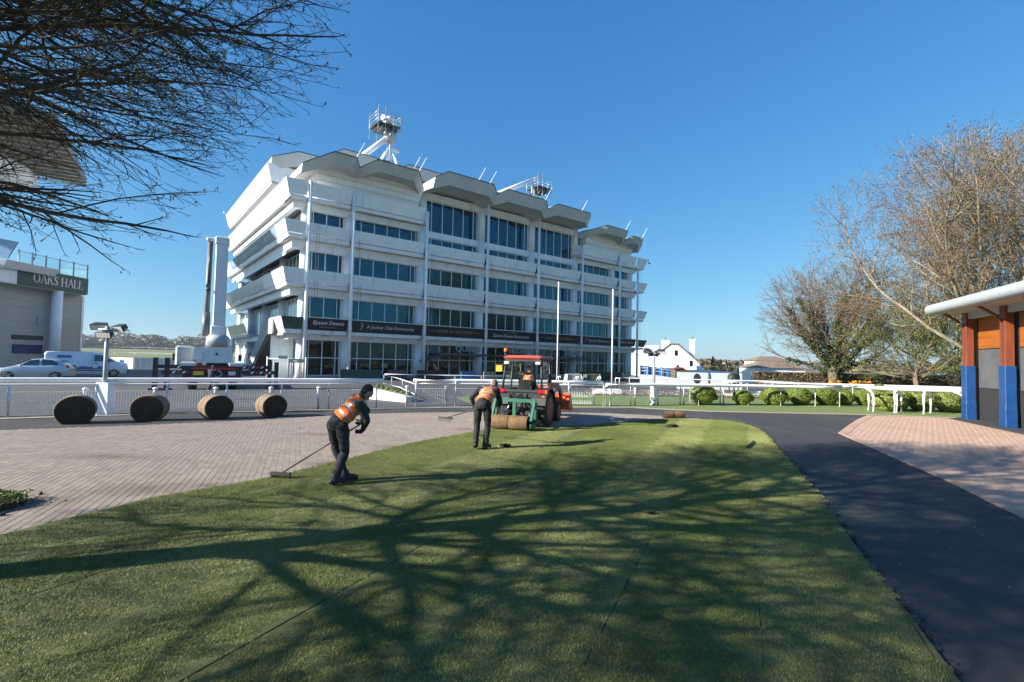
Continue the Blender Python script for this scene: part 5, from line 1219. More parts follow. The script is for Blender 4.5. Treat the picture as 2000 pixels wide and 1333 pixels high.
for sx in (-1.95, 1.35): mb = MB(); mb.cbox((sx, .6, 1.8), (.18, .12, .4), 0, 0, .03); tp(mb, 'mirror', black)
mb = MB(); mb.box(-1.4, 1.5, -.9, 6, 1.1, 1.32); mb.box(-1.35, 1.45, -.85, 5.8, .55, 1.1); tp(mb, 'deck', chas)
for sx in (-1.1, 1.2): mb = MB(); mb.cbox((sx, -.6, 1.42), (.7, .5, .24), 0, 0, .04); tp(mb, 'toolbox', lift_w)
mb = MB(); mb.box(-.95, 1.2, -.93, -.9, 1.14, 1.24); tp(mb, 'red_edge', hazard_r)
for (x0, x1, zc, yb) in ((-2.6, -.9, 1.28, -.7), (.6, 2.9, 1.28, -.7), (-2.3, -.9, .98, -.85), (1.5, 3.3, .98, -.85)):
    mb = MB(); mb.box(x0, x1, yb-.1, yb+.1, zc-.1, zc+.1); beam = tp(mb, 'outrigger_beam', chas)
    n = max(2, int((x1-x0)/.22))
    for i in range(2, n-1):
        xx = x0+(x1-x0)*i/n; mb = MB(); mb.extr([(xx, yb-.105, zc-.06), (xx+.11, yb-.105, zc-.06), (xx+.2, yb-.105, zc+.06), (xx+.09, yb-.105, zc+.06)], (0, -.005, 0)); mb.build('hazard_stripe', hazard_r if i % 2 else white, beam)
for x, y in ((-2.6, -.7), (-2.05, -.85), (2.95, -.7), (3.3, -.85)):
    mb = MB(); mb.box(x-.11, x+.11, y-.11, y+.11, .1, 1.75 if abs(x) < 3.2 else 1.6); mb.box(x-.25, x+.25, y-.25, y+.25, 0, .1); tp(mb, 'outrigger_leg', chas)
mb = MB(); mb.box(-.85, -.35, -.94, -.91, .82, 1.04); tp(mb, 'number_plate', plate_y)
mb = MB(); mb.box(.85, 1.2, -.94, -.91, .82, 1.04); tp(mb, 'number_plate', plate_w)
for sx in (-1.0, .98): mb = MB(); mb.cbox((sx, -.92, .68), (.5, .08, .12), 0, 0, .02); tp(mb, 'tail_light', red_lens)
mb = MB(); mb.path([(.22+.3*cos(2*pi*k/16), -.93, .9+.2*sin(2*pi*k/16)) for k in range(17)], .025, 5); tp(mb, 'emblem', letter_white)
for sx in (-.95, 1.05):
    mb = MB(); mb.tube((sx-.2, 0, .5), (sx+.2, 0, .5), .5, 20); tp(mb, 'wheel', rubber)
cone = empty('traffic_cone', (-17.55, 28.05, 1.32), 0, 'orange and white traffic cone standing on the truck deck', 'cone')
mb = MB(); mb.tube((0, 0, .03), (0, 0, .55), .13, 12, .03); mb.box(-.17, .17, -.17, .17, 0, .03); mb.build('cone', M('cone_orange', (.7, .09, .03), .5, .05), cone)
mb = MB(); mb.tube((0, 0, .25), (0, 0, .38), .098, 12, .07); mb.build('reflective_band', white, cone)
# ------------------------------------------------------------------ white course boards and far rails at left
for (x0, y0, x1, y1, lab) in ((-50, 61, -46, 60.6, 'white boarding with a blue door left of the lamp post, by the course'), (-44.6, 59, -37, 62, 'long white boarding beside the truck, edge of the course')):
    e = empty('course_boarding', (0, 0, 0), 0, lab, 'boarding'); a = V3(x0, y0); b = V3(x1, y1); n = 14; d = (b-a).normalized(); nn = V3(d.y, -d.x)
    for i in range(n):
        p = a.lerp(b, i/n); q = a.lerp(b, (i+.94)/n); mb = MB(); mb.hexa([p+V3(0, 0, -.1), q+V3(0, 0, -.1), q-nn*.05+V3(0, 0, -.1), p-nn*.05+V3(0, 0, -.1), p+V3(0, 0, 1.35), q+V3(0, 0, 1.35), q-nn*.05+V3(0, 0, 1.35), p-nn*.05+V3(0, 0, 1.35)]); mb.build('board', white, e)
    if x0 < -48: mb = MB(); c = a.lerp(b, .62)+nn*.03; mb.cbox((c.x, c.y, .55), (.5, .03, 1.0), 0, atan2(d.y, d.x)); mb.build('door', vblue, e)
def course_rail(lab, pts):
    e = empty('course_rail', (0, 0, 0), 0, lab, 'rail'); pp = [V3(x, y, hgt(x, y)+1.2) for x, y in pts]; mb = MB(); mb.path(pp, .09, 5); mb.build('rail', rail_white, e)
    for i in range(len(pp)-1):
        for k in range(6): q = pp[i].lerp(pp[i+1], k/6); mb = MB(); mb.tube(q-V3(0, 0, 1.25), q, .07, 4); mb.build('post', rail_white, e)
course_rail('white running rail far out across the downs, in front of the wood', [(-330, 330), (-250, 330), (-190, 335), (-150, 345)])
course_rail('white running rail on the near side of the downland course', [(-150, 150), (-115, 152), (-80, 158), (-60, 165)])
# far wood along the skyline at left and tree belt at right: one mass each
def wood_mass(name, label, spots, mat, seed, leaf):
    R = random.Random(seed); mb = MB()
    for (x, y, r, h) in spots:
        z0 = hgt(x, y)
        for i in range(700):
            d = Vector((R.gauss(0, 1), R.gauss(0, 1), R.gauss(0, 1))).normalized(); p = Vector((x+d.x*r, y+d.y*r, z0+h*.5+d.z*h*.55))-d*R.uniform(0, 1)**2*r*.5; s = leaf*r*R.uniform(.5, 1.2); a, b = frame_of((d+Vector((R.gauss(0, .6), R.gauss(0, .6), R.gauss(0, .6)))).normalized()); k = len(mb.v)
            mb.v += [tuple(p-a*s), tuple(p+b*s*.7), tuple(p+a*s), tuple(p-b*s*.7)]; mb.face((k, k+1, k+2, k+3))
    return tag(mb.build(name, mat), label, kind='stuff')
R = random.Random(31); sp_ = []
for k in range(150):
    az = radians(-50+34*k/149+R.uniform(-.3, .3)); d = R.uniform(560, 760); h = R.uniform(9, 17); sp_.append((d*sin(az), d*cos(az), R.uniform(8, 15), h))
wood_mass('far_wood', 'hazy bare wood along the skyline of the downs at left', sp_, wood_far, 2, .085)
sp_ = []
for k in range(130):
    az = radians(10+42*k/129+R.uniform(-.3, .3)); d = R.uniform(190, 260); sp_.append((d*sin(az), d*cos(az), R.uniform(5, 9), R.uniform(5, 7.5)))
wood_mass('tree_belt', 'belt of brown and olive trees behind the white house and villas', sp_, leafmat('belt_leaf', (.06, .05, .03), (.11, .085, .045), (.14, .12, .06)), 3, .10)
def conifer(x, y, h, lab):
    R = random.Random(int(x*10)); z0 = hgt(x, y); e = empty('conifer', (x, y, z0), 0, lab, 'tree', 'dark conifers above the belt of trees'); mb = MB(); mb.tube((0, 0, 0), (0, 0, h*.95), h*.02, 6, .02); mb.build('trunk', bark_brown, e); mb = MB()
    for i in range(900):
        f = R.random()**.8; z = h*(.12+.88*f); r = h*.27*(1-f)*R.uniform(.4, 1.05)+.08; a = R.uniform(0, 2*pi); p = Vector((r*cos(a), r*sin(a), z)); o = Vector((cos(a), sin(a), -.35)); b = Vector((-sin(a), cos(a), 0)); s = h*.035; k = len(mb.v)
        mb.v += [tuple(p-o*s), tuple(p+b*s*.6), tuple(p+o*s), tuple(p-b*s*.6)]; mb.face((k, k+1, k+2, k+3))
    o = mb.build('crown', fir_m, e); o['kind'] = 'stuff'
for px, h, lab in ((1393, 7.8, 'tallest dark conifer right of the white house'), (1408, 7.0, 'second dark conifer right of the white house'), (1427, 5.8, 'small dark conifer left of a paler gap'), (1441, 6.4, 'bushy dark conifer nearest the villa')):
    conifer((px-1000)/972*150, 150, h, lab)
conifer((1508-1000)/972*110, 110, 6.6, 'dark conifer just behind the villa roof')
# ------------------------------------------------------------------ houses beyond the ring at right
win_dark = glass_mat('dark_window', (.03, .04, .05), .1)
slate = M('slate_roof', (.12, .115, .115), .8, .2, 2); tile = M('brown_tile_roof', (.19, .14, .105), .85, .2, 2)
hs = empty('white_house', (38, 150, -3.2), radians(-14), 'tall white gabled house with two chimneys right of the grandstand', 'house')
def hb(mb, nm, mt, par): return mb.build(nm, mt, par)
mb = MB(); mb.box(-6, 6, 0, 10, -.5, 8.0); hb(mb, 'wall', white, hs)
mb = MB(); mb.extr([(6, -.1, -.5), (6, -.1, 8.2), (9.5, -.1, 10.8), (11.5, -.1, 10.8), (17.5, -.1, 5.4), (17.5, -.1, -.5)], (0, 9.8, 0)); hb(mb, 'gable_wall', white, hs)
mb = MB(); mb.extr([(5.6, -.35, 8.0), (9.4, -.35, 11.0), (11.6, -.35, 11.0), (17.9, -.35, 5.2), (17.9, -.35, 5.5), (11.7, -.35, 11.3), (9.3, -.35, 11.3), (5.6, -.35, 8.35)], (0, 10.3, 0)); hb(mb, 'roof', slate, hs)
mb = MB(); mb.hexa([(-6.2, -.3, 7.9), (6, -.3, 7.9), (6, 10, 7.9), (-6.2, 10, 7.9), (-3, 3, 10.2), (6, 3, 10.8), (6, 7, 10.8), (-3, 7, 10.2)]); hb(mb, 'roof', white, hs)
for (x, y, w, z1) in ((7.0, 2, 2.2, 12.1), (14.9, 1.0, 1.4, 12.4)):
    mb = MB(); mb.box(x, x+w, y, y+1.2, 7, z1); mb.box(x-.12, x+w+.12, y-.12, y+1.32, z1, z1+.25); c = hb(mb, 'chimney', white, hs); mb = MB(); mb.tube((x+w/2, y+.6, z1+.2), (x+w/2, y+.6, z1+1.2), .2, 8, .16); mb.build('pot', tile, c)
for (x, z) in ((11.0, 7.6), (11.4, 3.2), (15.2, 4.6)):
    mb = MB(); mb.box(x-.45, x+.45, -.16, -.11, z, z+1.7); f = hb(mb, 'window', win_dark, hs); mb = MB(); mb.box(x-.55, x+.55, -.2, -.1, z-.12, z); mb.build('sill', white, f)
mb = MB(); mb.box(-3.2, .2, -.1, -.02, 2.5, 4.4); hb(mb, 'window', white, hs); mb = MB(); mb.tube((8.2, -.15, 0), (8.2, -.15, 7.2), .07, 6); mb.tube((7.0, -.15, 0), (7.0, -.15, 7.6), .07, 6); hb(mb, 'drainpipe', grey_paint, hs)
fl = empty('flat_roofed_building', (26, 75, -3.2), 0, 'low flat-roofed white building right of the white house', 'building')
mb = MB(); mb.box(-1, 5.4, 0, 8, 0, 4.3); mb.box(5.4, 8, -.8, 7, 0, 4.15); hb(mb, 'wall', white, fl); mb = MB(); mb.box(3.2, 3.9, 3, 3.7, 4.3, 5.0); hb(mb, 'chimney', white, fl)
mb = MB(); mb.box(-.5, 1.5, -.06, .02, .8, 3.0); mb.box(2.2, 4.6, -.06, .02, .6, 2.9); hb(mb, 'window', grey_paint, fl)
def villa(name, lab, x, y, w, d, h, rh, rm, rz=0, wins=5):
    e = empty(name, (x, y, -3.2), rz, lab, 'house'); mb = MB(); mb.box(-w/2, w/2, 0, d, -.2, h); hb(mb, 'wall', white, e)
    mb = MB(); o = .35; mb.hexa([(-w/2-o, -o, h), (w/2+o, -o, h), (w/2+o, d+o, h), (-w/2-o, d+o, h), (-w/2+d*.35, d*.4, h+rh), (w/2-d*.35, d*.4, h+rh), (w/2-d*.35, d*.6, h+rh), (-w/2+d*.35, d*.6, h+rh)]); hb(mb, 'roof', rm, e)
    for i in range(wins):
        xx = -w/2+w*(i+.5)/wins; mb = MB(); mb.box(xx-.4, xx+.4, -.05, .02, h-1.9, h-.7); hb(mb, 'window', win_dark, e)
villa('villa', 'white villa with brown tiled roof behind the hedge, nearest the conifers', 48.6, 90, 9, 7, 4.9, 1.2, tile)
villa('villa', 'upper white storey with brown roof rising behind the nearest villa', 50.5, 96, 6.5, 5, 6.2, .9, tile, 0, 3)
villa('villa', 'grey slate roofed house right of the villa, behind the ivy-clad tree', 58.5, 92, 9, 8, 3.4, 2.4, slate)
villa('villa', 'long low white building with dark roof behind the thorn tree', 62, 78, 26, 8, 2.9, 1.5, slate, 0, 9)
villa('villa', 'white stable block with slate roof seen left of the timber stalls', 66, 70, 16, 7, 3.2, 1.3, slate, 0, 6)
cb = empty('white_terrace_building', (46, 52.5, -1.2), radians(-10), 'long white low boarding beside the timber stalls, striped with branch shadows', 'building')
mb = MB(); mb.box(0, 14, 0, 3, 0, 2.6); hb(mb, 'wall', white, cb); mb = MB(); mb.box(-.2, 14.2, -.2, 3.2, 2.6, 2.75); hb(mb, 'roof', white, cb)
# blue netted fence, kiosk and emblem boards
bl = M('blue_netting', (.02, .12, .32), .8, .3, 2)
bf = empty('netted_fence', (12.9, 50, -.1), radians(-3), 'long sagging blue netting fence at the foot of the white house', 'fence')
for k in range(6):
    mb = MB(); x0 = k*.72
    mb.rings([[(x0, .02*k, .2), (x0, .02*k, 1.95-.06*k)], [(x0+.36, .1, .2), (x0+.36, .1, 1.82-.06*k)], [(x0+.7, .02, .2), (x0+.7, .02, 1.9-.06*k)]], cap=False, closed=False); hb(mb, 'net_panel', bl, bf)
    mb = MB(); mb.tube((x0, -.05, 0), (x0, -.05, 2.0), .03, 6); hb(mb, 'post', grey_paint, bf)
rampw = empty('ramp_wall', (11.5, 44, 0), 0, 'grey-blue ramp wall with handrails in front of the blue netting', 'ramp'); mb = MB(); mb.extr([(0, 0, -.05), (0, 0, 1.0), (1.2, 0, 1.0), (5.2, 0, .45), (5.2, 0, -.05)], (0, .3, 0)); hb(mb, 'wall', wallm, rampw)
for dz in (.35, .6): mb = MB(); mb.path([(0, -.05, 1.0+dz), (1.2, -.05, 1.0+dz), (5.2, -.05, .45+dz)], .025, 6); hb(mb, 'handrail', rail_white, rampw)
kk = empty('kiosk', (16.4, 47, 0), 0, 'small brown kiosk with sloping tiled roof beside the blue netting', 'kiosk'); mb = MB(); mb.extr([(-.9, 0, 0), (-.9, 0, 1.55), (-.3, 0, 1.6), (.9, 0, .9), (.9, 0, 0)], (0, 1.5, 0)); hb(mb, 'wall', M('mossy_wall', (.10, .085, .05), .9, .3, 3), kk); mb = MB(); mb.extr([(-1.0, -.1, 1.6), (-.3, -.1, 1.72), (1.2, -.1, .82), (1.2, -.1, .74), (-.3, -.1, 1.6), (-1.0, -.1, 1.5)], (0, 1.7, 0)); hb(mb, 'roof', M('red_roof', (.2, .06, .04), .8), kk)
for k, (x, y, lab) in enumerate(((14.8, 40.5, 'pale board with a dark oval emblem beside the kiosk'), (17.6, 40.6, 'pale board with a dark oval emblem behind the horse statue'))):
    e = empty('emblem_board', (x, y, 0), 0, lab, 'board'); mb = MB(); mb.box(-1.3, 1.2, 0, .1, 0, 1.35); hb(mb, 'board', wallm, e); mb = MB(); mb.extr([(.3+.3*cos(2*pi*i/20), -.01, .85+.42*sin(2*pi*i/20)) for i in range(20)], (0, .008, 0)); hb(mb, 'emblem', dark_steel, e)
# hedge with orange flowers
hg = empty('hedge', (0, 0, 0), 0, 'long clipped russet and green hedge behind the parade ring', 'hedge'); R = random.Random(6); mb = MB()
for i in range(9000):
    t = R.random(); x = 24.5+22.5*t; y = 50.5-3.5*t; f = R.random()
    p = Vector((x, y+R.uniform(-.5, .5), R.uniform(0, 1.35))) if f < .7 else Vector((x, y+R.uniform(-.5, .5), 1.35+R.uniform(-.05, .06))); s = R.uniform(.06, .13); a, b = frame_of(Vector((R.gauss(0, .6), -1, R.gauss(.3, .6))).normalized()); k = len(mb.v)
    mb.v += [tuple(p-a*s), tuple(p+b*s*.6), tuple(p+a*s), tuple(p-b*s*.6)]; mb.face((k, k+1, k+2, k+3))
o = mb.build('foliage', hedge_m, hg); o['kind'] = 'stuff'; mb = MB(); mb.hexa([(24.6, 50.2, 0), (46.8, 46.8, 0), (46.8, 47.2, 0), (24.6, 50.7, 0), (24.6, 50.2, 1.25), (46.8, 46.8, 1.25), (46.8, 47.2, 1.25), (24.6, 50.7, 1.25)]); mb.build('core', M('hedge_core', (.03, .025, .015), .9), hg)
or_m = leafmat('orange_petal', (.6, .16, .01), (.75, .28, .01), (.8, .42, .02))
for (x, y, w, lab) in ((29.3, 45.2, .5, 'small orange flower clump left of the ivy-clad trunk'), (31.9, 45.5, 1.0, 'wider orange flower clump right of the ivy-clad trunk')):
    e = empty('flower_clump', (x, y, 0), 0, lab, 'flowers'); mb = MB()
    for i in range(150):
        p = Vector((R.uniform(-w, w), R.uniform(-.3, .3), R.uniform(.3, .8))); s = R.uniform(.05, .1); a, b = frame_of(Vector((R.gauss(0, .6), -1, R.gauss(.2, .5))).normalized()); k = len(mb.v); mb.v += [tuple(p-a*s), tuple(p+b*s), tuple(p+a*s), tuple(p-b*s)]; mb.face((k, k+1, k+2, k+3))
    o = mb.build('petals', or_m, e); o['kind'] = 'stuff'; o = link('foliage', loose_me, e); o.scale = (w*.95, .3, .4); o.location = (0, 0, .3)

# ------------------------------------------------------------------ thin spring haze over the downs
hz = bpy.data.materials.new('haze'); hz.use_nodes = True; hn = hz.node_tree.nodes; hn.remove(hn['Principled BSDF']); pv = hn.new('ShaderNodeVolumePrincipled')
pv.inputs['Color'].default_value = (.80, .90, 1, 1); pv.inputs['Density'].default_value = .0002; pv.inputs['Anisotropy'].default_value = .2
hz.node_tree.links.new(pv.outputs[0], hn['Material Output'].inputs['Volume'])
mb = MB(); mb.box(-9500, 9500, -9500, 9500, -25, 42); tag(mb.build('haze', hz), kind='stuff', label='thin pale haze over the downs')
from mathutils import noise
# ------------------------------------------------------------------ tractor
tr = empty('tractor', (.47, 15.45, 0), radians(-20), 'compact red tractor with cab, front loader and green turf-laying frame', 'tractor')
rim_m = M('shaded_red_rim', (.30, .03, .015), .5, .2, 5); tred = M('tractor_orange_red', (.62, .085, .03), .38, .12, 3, coat=.3); troof = M('faded_red_roof', (.36, .075, .05), .4, .12, 3)  # rims: red darkened in colour for the shade they stand in
tgreen = M('green_frame_paint', (.02, .125, .07), .45, .15, 4); tdark = M('tractor_dark', (.025, .026, .028), .55, .25, 5); arm_m = M('shaded_loader_arm', (.26, .075, .04), .5, .3, 4)  # loader arm: brownish because the shade on it is put into the colour
def tq(mb, nm, mt, par=None): return mb.build(nm, mt, par or tr)
def tyre(x, y, r, w, lug):
    mb = MB(); N = 36; rings = []
    for (o, k) in ((-w/2, .62), (-w/2*1.02, .88), (-w*.42, .985), (-w*.2, 1), (w*.2, 1), (w*.42, .985), (w/2*1.02, .88), (w/2, .62)): rings.append([(x+o, y+r*k*cos(2*pi*i/N), r+r*k*sin(2*pi*i/N)) for i in range(N)])
    mb.rings(rings)
    for i in range(lug):
        for s in (-1, 0, 1):
            a = 2*pi*(i+(.5 if s == 0 else 0))/lug; c = Vector((x+s*w*.31, y+r*cos(a), r+r*sin(a))); rd = Vector((0, cos(a), sin(a))); tg = Vector((0, -sin(a), cos(a))); ax = Vector((1, 0, 0))
            h = .012*r/.5; l, d = w*.13, r*.07
            mb.hexa([c+ax*(p*l)+tg*(q*d)+rd*(t*h) for t in (-1, 1) for p, q in ((-1, -1), (1, -1), (1, 1), (-1, 1))])
    t = tq(mb, 'tyre', rubber)
    s = 1 if x > 0 else -1
    mb = MB(); mb.rings([[(x+s*o, y+r*k*cos(2*pi*i/24), r+r*k*sin(2*pi*i/24)) for i in range(24)] for (o, k) in ((w*.52, .66), (w*.50, .6), (w*.36, .56), (w*.30, .3), (w*.38, .27), (w*.38, .02))], cap=True); mb.build('wheel_rim', rim_m, t)
    mb = MB()
    for k in range(6): a = 2*pi*k/6; mb.tube((x+s*w*.37, y+r*.2*cos(a), r+r*.2*sin(a)), (x+s*w*.43, y+r*.2*cos(a), r+r*.2*sin(a)), .018, 6)
    mb.build('wheel_bolt', dark_steel, t)
for s in (-1, 1): tyre(s*.58, 0, .535, .38, 22); tyre(s*.5, 1.66, .325, .26, 16)
mb = MB(); mb.cbox((0, .1, .55), (.6, .7, .5), 0, 0, .05); mb.tube((-.5, 0, .53), (.5, 0, .53), .12, 10); mb.cbox((0, 1.0, .55), (.42, 1.4, .36), 0, 0, .04); mb.tube((-.45, 1.66, .33), (.45, 1.66, .33), .06, 8); tq(mb, 'chassis', tdark)
mb = MB(); mb.hexa([(-.36, 1.05, .62), (.36, 1.05, .62), (.33, 2.2, .6), (-.33, 2.2, .6), (-.36, 1.05, 1.22), (.36, 1.05, 1.22), (.3, 2.15, 1.05), (-.3, 2.15, 1.05)]); tq(mb, 'bonnet', tred)
mb = MB(); mb.box(-.28, .28, 2.18, 2.22, .65, 1.0); tq(mb, 'grille', tdark)
for s in (-1, 1):   # mudguards
    mb = MB(); rings = []
    for k in range(9):
        a = radians(15+k*150/8); rr = .62; rings.append([(s*.36, rr*cos(a), .53+rr*sin(a)), (s*.80, rr*cos(a), .53+rr*sin(a)), (s*.80, (rr+.03)*cos(a), .53+(rr+.03)*sin(a)), (s*.36, (rr+.03)*cos(a), .53+(rr+.03)*sin(a))])
    mb.rings(rings, sm=False); tq(mb, 'mudguard', tdark)
    mb = MB(); mb.cbox((s*.66, -.42, 1.08), (.30, .12, .13), 0, 0, .03); lt = tq(mb, 'tail_light', red_lens); mb = MB(); mb.cbox((s*.78, -.425, 1.08), (.08, .125, .12), 0, 0, .02); mb.build('indicator', amber, lt)
    mb = MB(); mb.tube((s*.70, -.5, .93), (s*.70, -.46, .93), .05, 10); tq(mb, 'reflector', amber)
# cab
C4 = dict(rb=(.62, -.42, 1.12), rt=(.57, -.30, 2.02), mb=(.64, .35, .75), mt=(.58, .35, 2.02), fb=(.5, 1.08, .95), ft=(.5, .88, 2.02))
for s in (-1, 1):
    for a, b, r in (('rb', 'rt', .035), ('mb', 'mt', .03), ('fb', 'ft', .035)):
        A = Vector(C4[a]); B = Vector(C4[b]); A.x *= s; B.x *= s; mb = MB(); mb.tube(A, B, r, 8); tq(mb, 'cab_pillar', tdark)
    q = [Vector(C4[k]) for k in ('rb', 'mb', 'mt', 'rt')]; q = [Vector((v.x*s, v.y, max(v.z, 1.12))) for v in q]; mb = MB(); mb.extr(q, (s*.008, 0, 0)); tq(mb, 'side_window', clear)
    q = [Vector(C4[k]) for k in ('mb', 'fb', 'ft', 'mt')]; q = [Vector((v.x*s, v.y, v.z)) for v in q]; mb = MB(); n = len(mb.v); mb.v += [tuple(v) for v in q]; mb.face((n, n+1, n+2, n+3)); tq(mb, 'door_glass', clear)
    mb = MB(); mb.tube((s*.62, .4, 1.3), (s*.62, .4, 1.6), .015, 6); tq(mb, 'door_handle', tdark)
mb = MB(); mb.hexa([(-.58, -.43, 1.14), (.58, -.43, 1.14), (.58, -.425, 1.14), (-.58, -.425, 1.14), (-.54, -.31, 2.0), (.54, -.31, 2.0), (.54, -.305, 2.0), (-.54, -.305, 2.0)]); tq(mb, 'rear_window', clear)
mb = MB(); mb.hexa([(-.48, 1.08, .98), (.48, 1.08, .98), (.48, 1.085, .98), (-.48, 1.085, .98), (-.48, .88, 2.0), (.48, .88, 2.0), (.48, .885, 2.0), (-.48, .885, 2.0)]); tq(mb, 'windscreen', clear)
mb = MB(); mb.box(-.62, .62, -.46, -.40, 1.06, 1.13); mb.box(-.6, .6, -.40, 1.0, .68, .74); mb.hexa([(-.35, -.42, .6), (.35, -.42, .6), (.35, -.3, .6), (-.35, -.3, .6), (-.5, -.42, 1.06), (.5, -.42, 1.06), (.5, -.36, 1.06), (-.5, -.36, 1.06)]); tq(mb, 'cab_floor', tdark)
mb = MB(); mb.cbox((0, .28, 2.095), (1.26, 1.42, .14), 0, 0, .065); tq(mb, 'cab_roof', troof)
mb = MB(); mb.cbox((0, .28, 2.0), (1.2, 1.3, .06), 0, 0, .01); tq(mb, 'roof_liner', tdark)
mb = MB(); mb.cbox((0, .15, 1.0), (.46, .46, .14), 0, 0, .05); mb.hexa([(-.22, -.1, 1.05), (.22, -.1, 1.05), (.22, 0, 1.05), (-.22, 0, 1.05), (-.2, -.17, 1.42), (.2, -.17, 1.42), (.2, -.09, 1.42), (-.2, -.09, 1.42)]); tq(mb, 'seat', black)
mb = MB(); mb.path([(.18*cos(2*pi*k/14), .72+.06*sin(2*pi*k/14), 1.33+.17*sin(2*pi*k/14)) for k in range(15)], .016, 6); mb.tube((0, .72, 1.33), (0, .95, 1.1), .03, 6); tq(mb, 'steering_wheel', black)
mb = MB(); mb.tube((-.56, -.36, 2.12), (-.56, -.36, 2.24), .03, 8); mb.tube((-.56, -.36, 2.24), (-.56, -.36, 2.29), .055, 10); bcn = tq(mb, 'beacon', tdark); mb = MB(); mb.ell((-.56, -.36, 2.31), (.065, .065, .075), 12, 8); mb.build('beacon_lens', M('beacon_orange', (.8, .15, .03), .3, .05), bcn)
for s in (-1, 1): mb = MB(); mb.cbox((s*.5, -.4, 1.93), (.17, .1, .09), 0, 0, .02); wl = tq(mb, 'work_light', lensw)
mb = MB(); mb.box(-.92, -.60, -.385, -.37, 1.86, 1.885); pb = tq(mb, 'bracket', tdark)
mb = MB(); mb.box(-.86, -.66, -.40, -.385, 1.66, 1.84); npl = tq(mb, 'number_plate', plate_y)
for t_, z in (('FX20', 1.79), ('PTU', 1.71)): text(t_, .085, plane_m4((-.76, -.402, z), (1, 0, 0), (0, 0, 1)), black, npl, 'plate_letters', .001)
# rear linkage: arms, hoses and rods
mb = MB()
for s in (-1, 1): mb.tube((s*.3, -.2, .5), (s*.42, -.95, .42), .035, 8); mb.tube((s*.3, -.3, .95), (s*.38, -.7, .45), .025, 8)
mb.tube((0, -.35, .85), (0, -.98, .84), .03, 8); mb.tube((-.12, -.9, .3), (.05, -.45, .8), .025, 6); tq(mb, 'linkage_arm', steel)
R = random.Random(2); mb = MB()
for k in range(7):
    x0 = -.25+.08*k; mb.path([(x0, -.36, .8), (x0+R.uniform(-.1, .1), -.55, .95+R.uniform(0, .12)), (x0+R.uniform(-.1, .1), -.75, .8), (x0*.8, -.8, .55)], .014, 5)
tq(mb, 'hydraulic_hose', black)
# green turf-laying frame
mb = MB(); mb.box(-.62, .64, -1.06, -.98, .80, .90); tq(mb, 'frame_bar', tgreen)
mb = MB(); mb.box(-.06, .04, -1.05, -.99, .38, .80); tq(mb, 'frame_upright', tgreen)
for s in (-1, 1):
    x = .6*s; mb = MB(); mb.box(x-.04, x+.04, -1.02, -.86, .16, .80); mb.hexa([(x-.035, -1.36, .32), (x+.035, -1.36, .32), (x+.035, -1.28, .28), (x-.035, -1.28, .28), (x-.035, -1.06, .86), (x+.035, -1.06, .86), (x+.035, -.98, .82), (x-.035, -.98, .82)]); tq(mb, 'frame_side', tgreen)
    mb = MB(); mb.cbox((x, -1.2, .17), (.05, .36, .14), 0, 0, .02); tq(mb, 'roll_bracket', tgreen)
# loader
for s in (-1, 1):
    mb = MB(); mb.extr([(s*.44, 1.0, .7), (s*.44, .88, 1.25), (s*.44, 1.02, 1.3), (s*.44, 1.9, 1.28), (s*.44, 2.35, 1.05), (s*.44, 2.75, .42), (s*.44, 2.62, .36), (s*.44, 2.2, .95), (s*.44, 1.8, 1.12), (s*.44, 1.15, 1.12), (s*.44, 1.2, .7)], (s*.09, 0, 0)); tq(mb, 'loader_arm', arm_m)
    mb = MB(); mb.tube((s*.49, 1.2, .75), (s*.49, 1.95, 1.12), .035, 8); mb.tube((s*.49, 2.0, 1.2), (s*.49, 2.7, .8), .03, 8); tq(mb, 'loader_ram', steel)
    mb = MB(); mb.box(s*.36-.05, s*.36+.05, .95, 1.3, .35, .95); tq(mb, 'loader_bracket', tred)
mb = MB(); bp = [(2.72, .30), (2.74, .84), (2.78, .86), (3.0, .84), (3.02, .8), (2.82, .74), (2.80, .42), (2.92, .33), (3.35, .27), (3.35, .24), (2.86, .24)]
mb.extr([(-.72, y, z) for y, z in bp], (1.44, 0, 0)); bk = tq(mb, 'bucket', tred)
for s in (-1, 1): mb = MB(); mb.extr([(s*.72, 2.73, .3), (s*.72, 2.75, .84), (s*.72, 3.0, .84), (s*.72, 3.12, .6), (s*.72, 3.35, .26), (s*.72, 2.86, .25)], (-s*.02, 0, 0)); mb.build('bucket_side', tred, bk)
mb = MB(); mb.extr([(.3, 2.715, .80), (.62, 2.715, .80), (.46, 2.70, .55)], (0, -.008, 0)); mb.build('warning_triangle', M('bright_orange', (.85, .16, .03), .5, .05), bk)
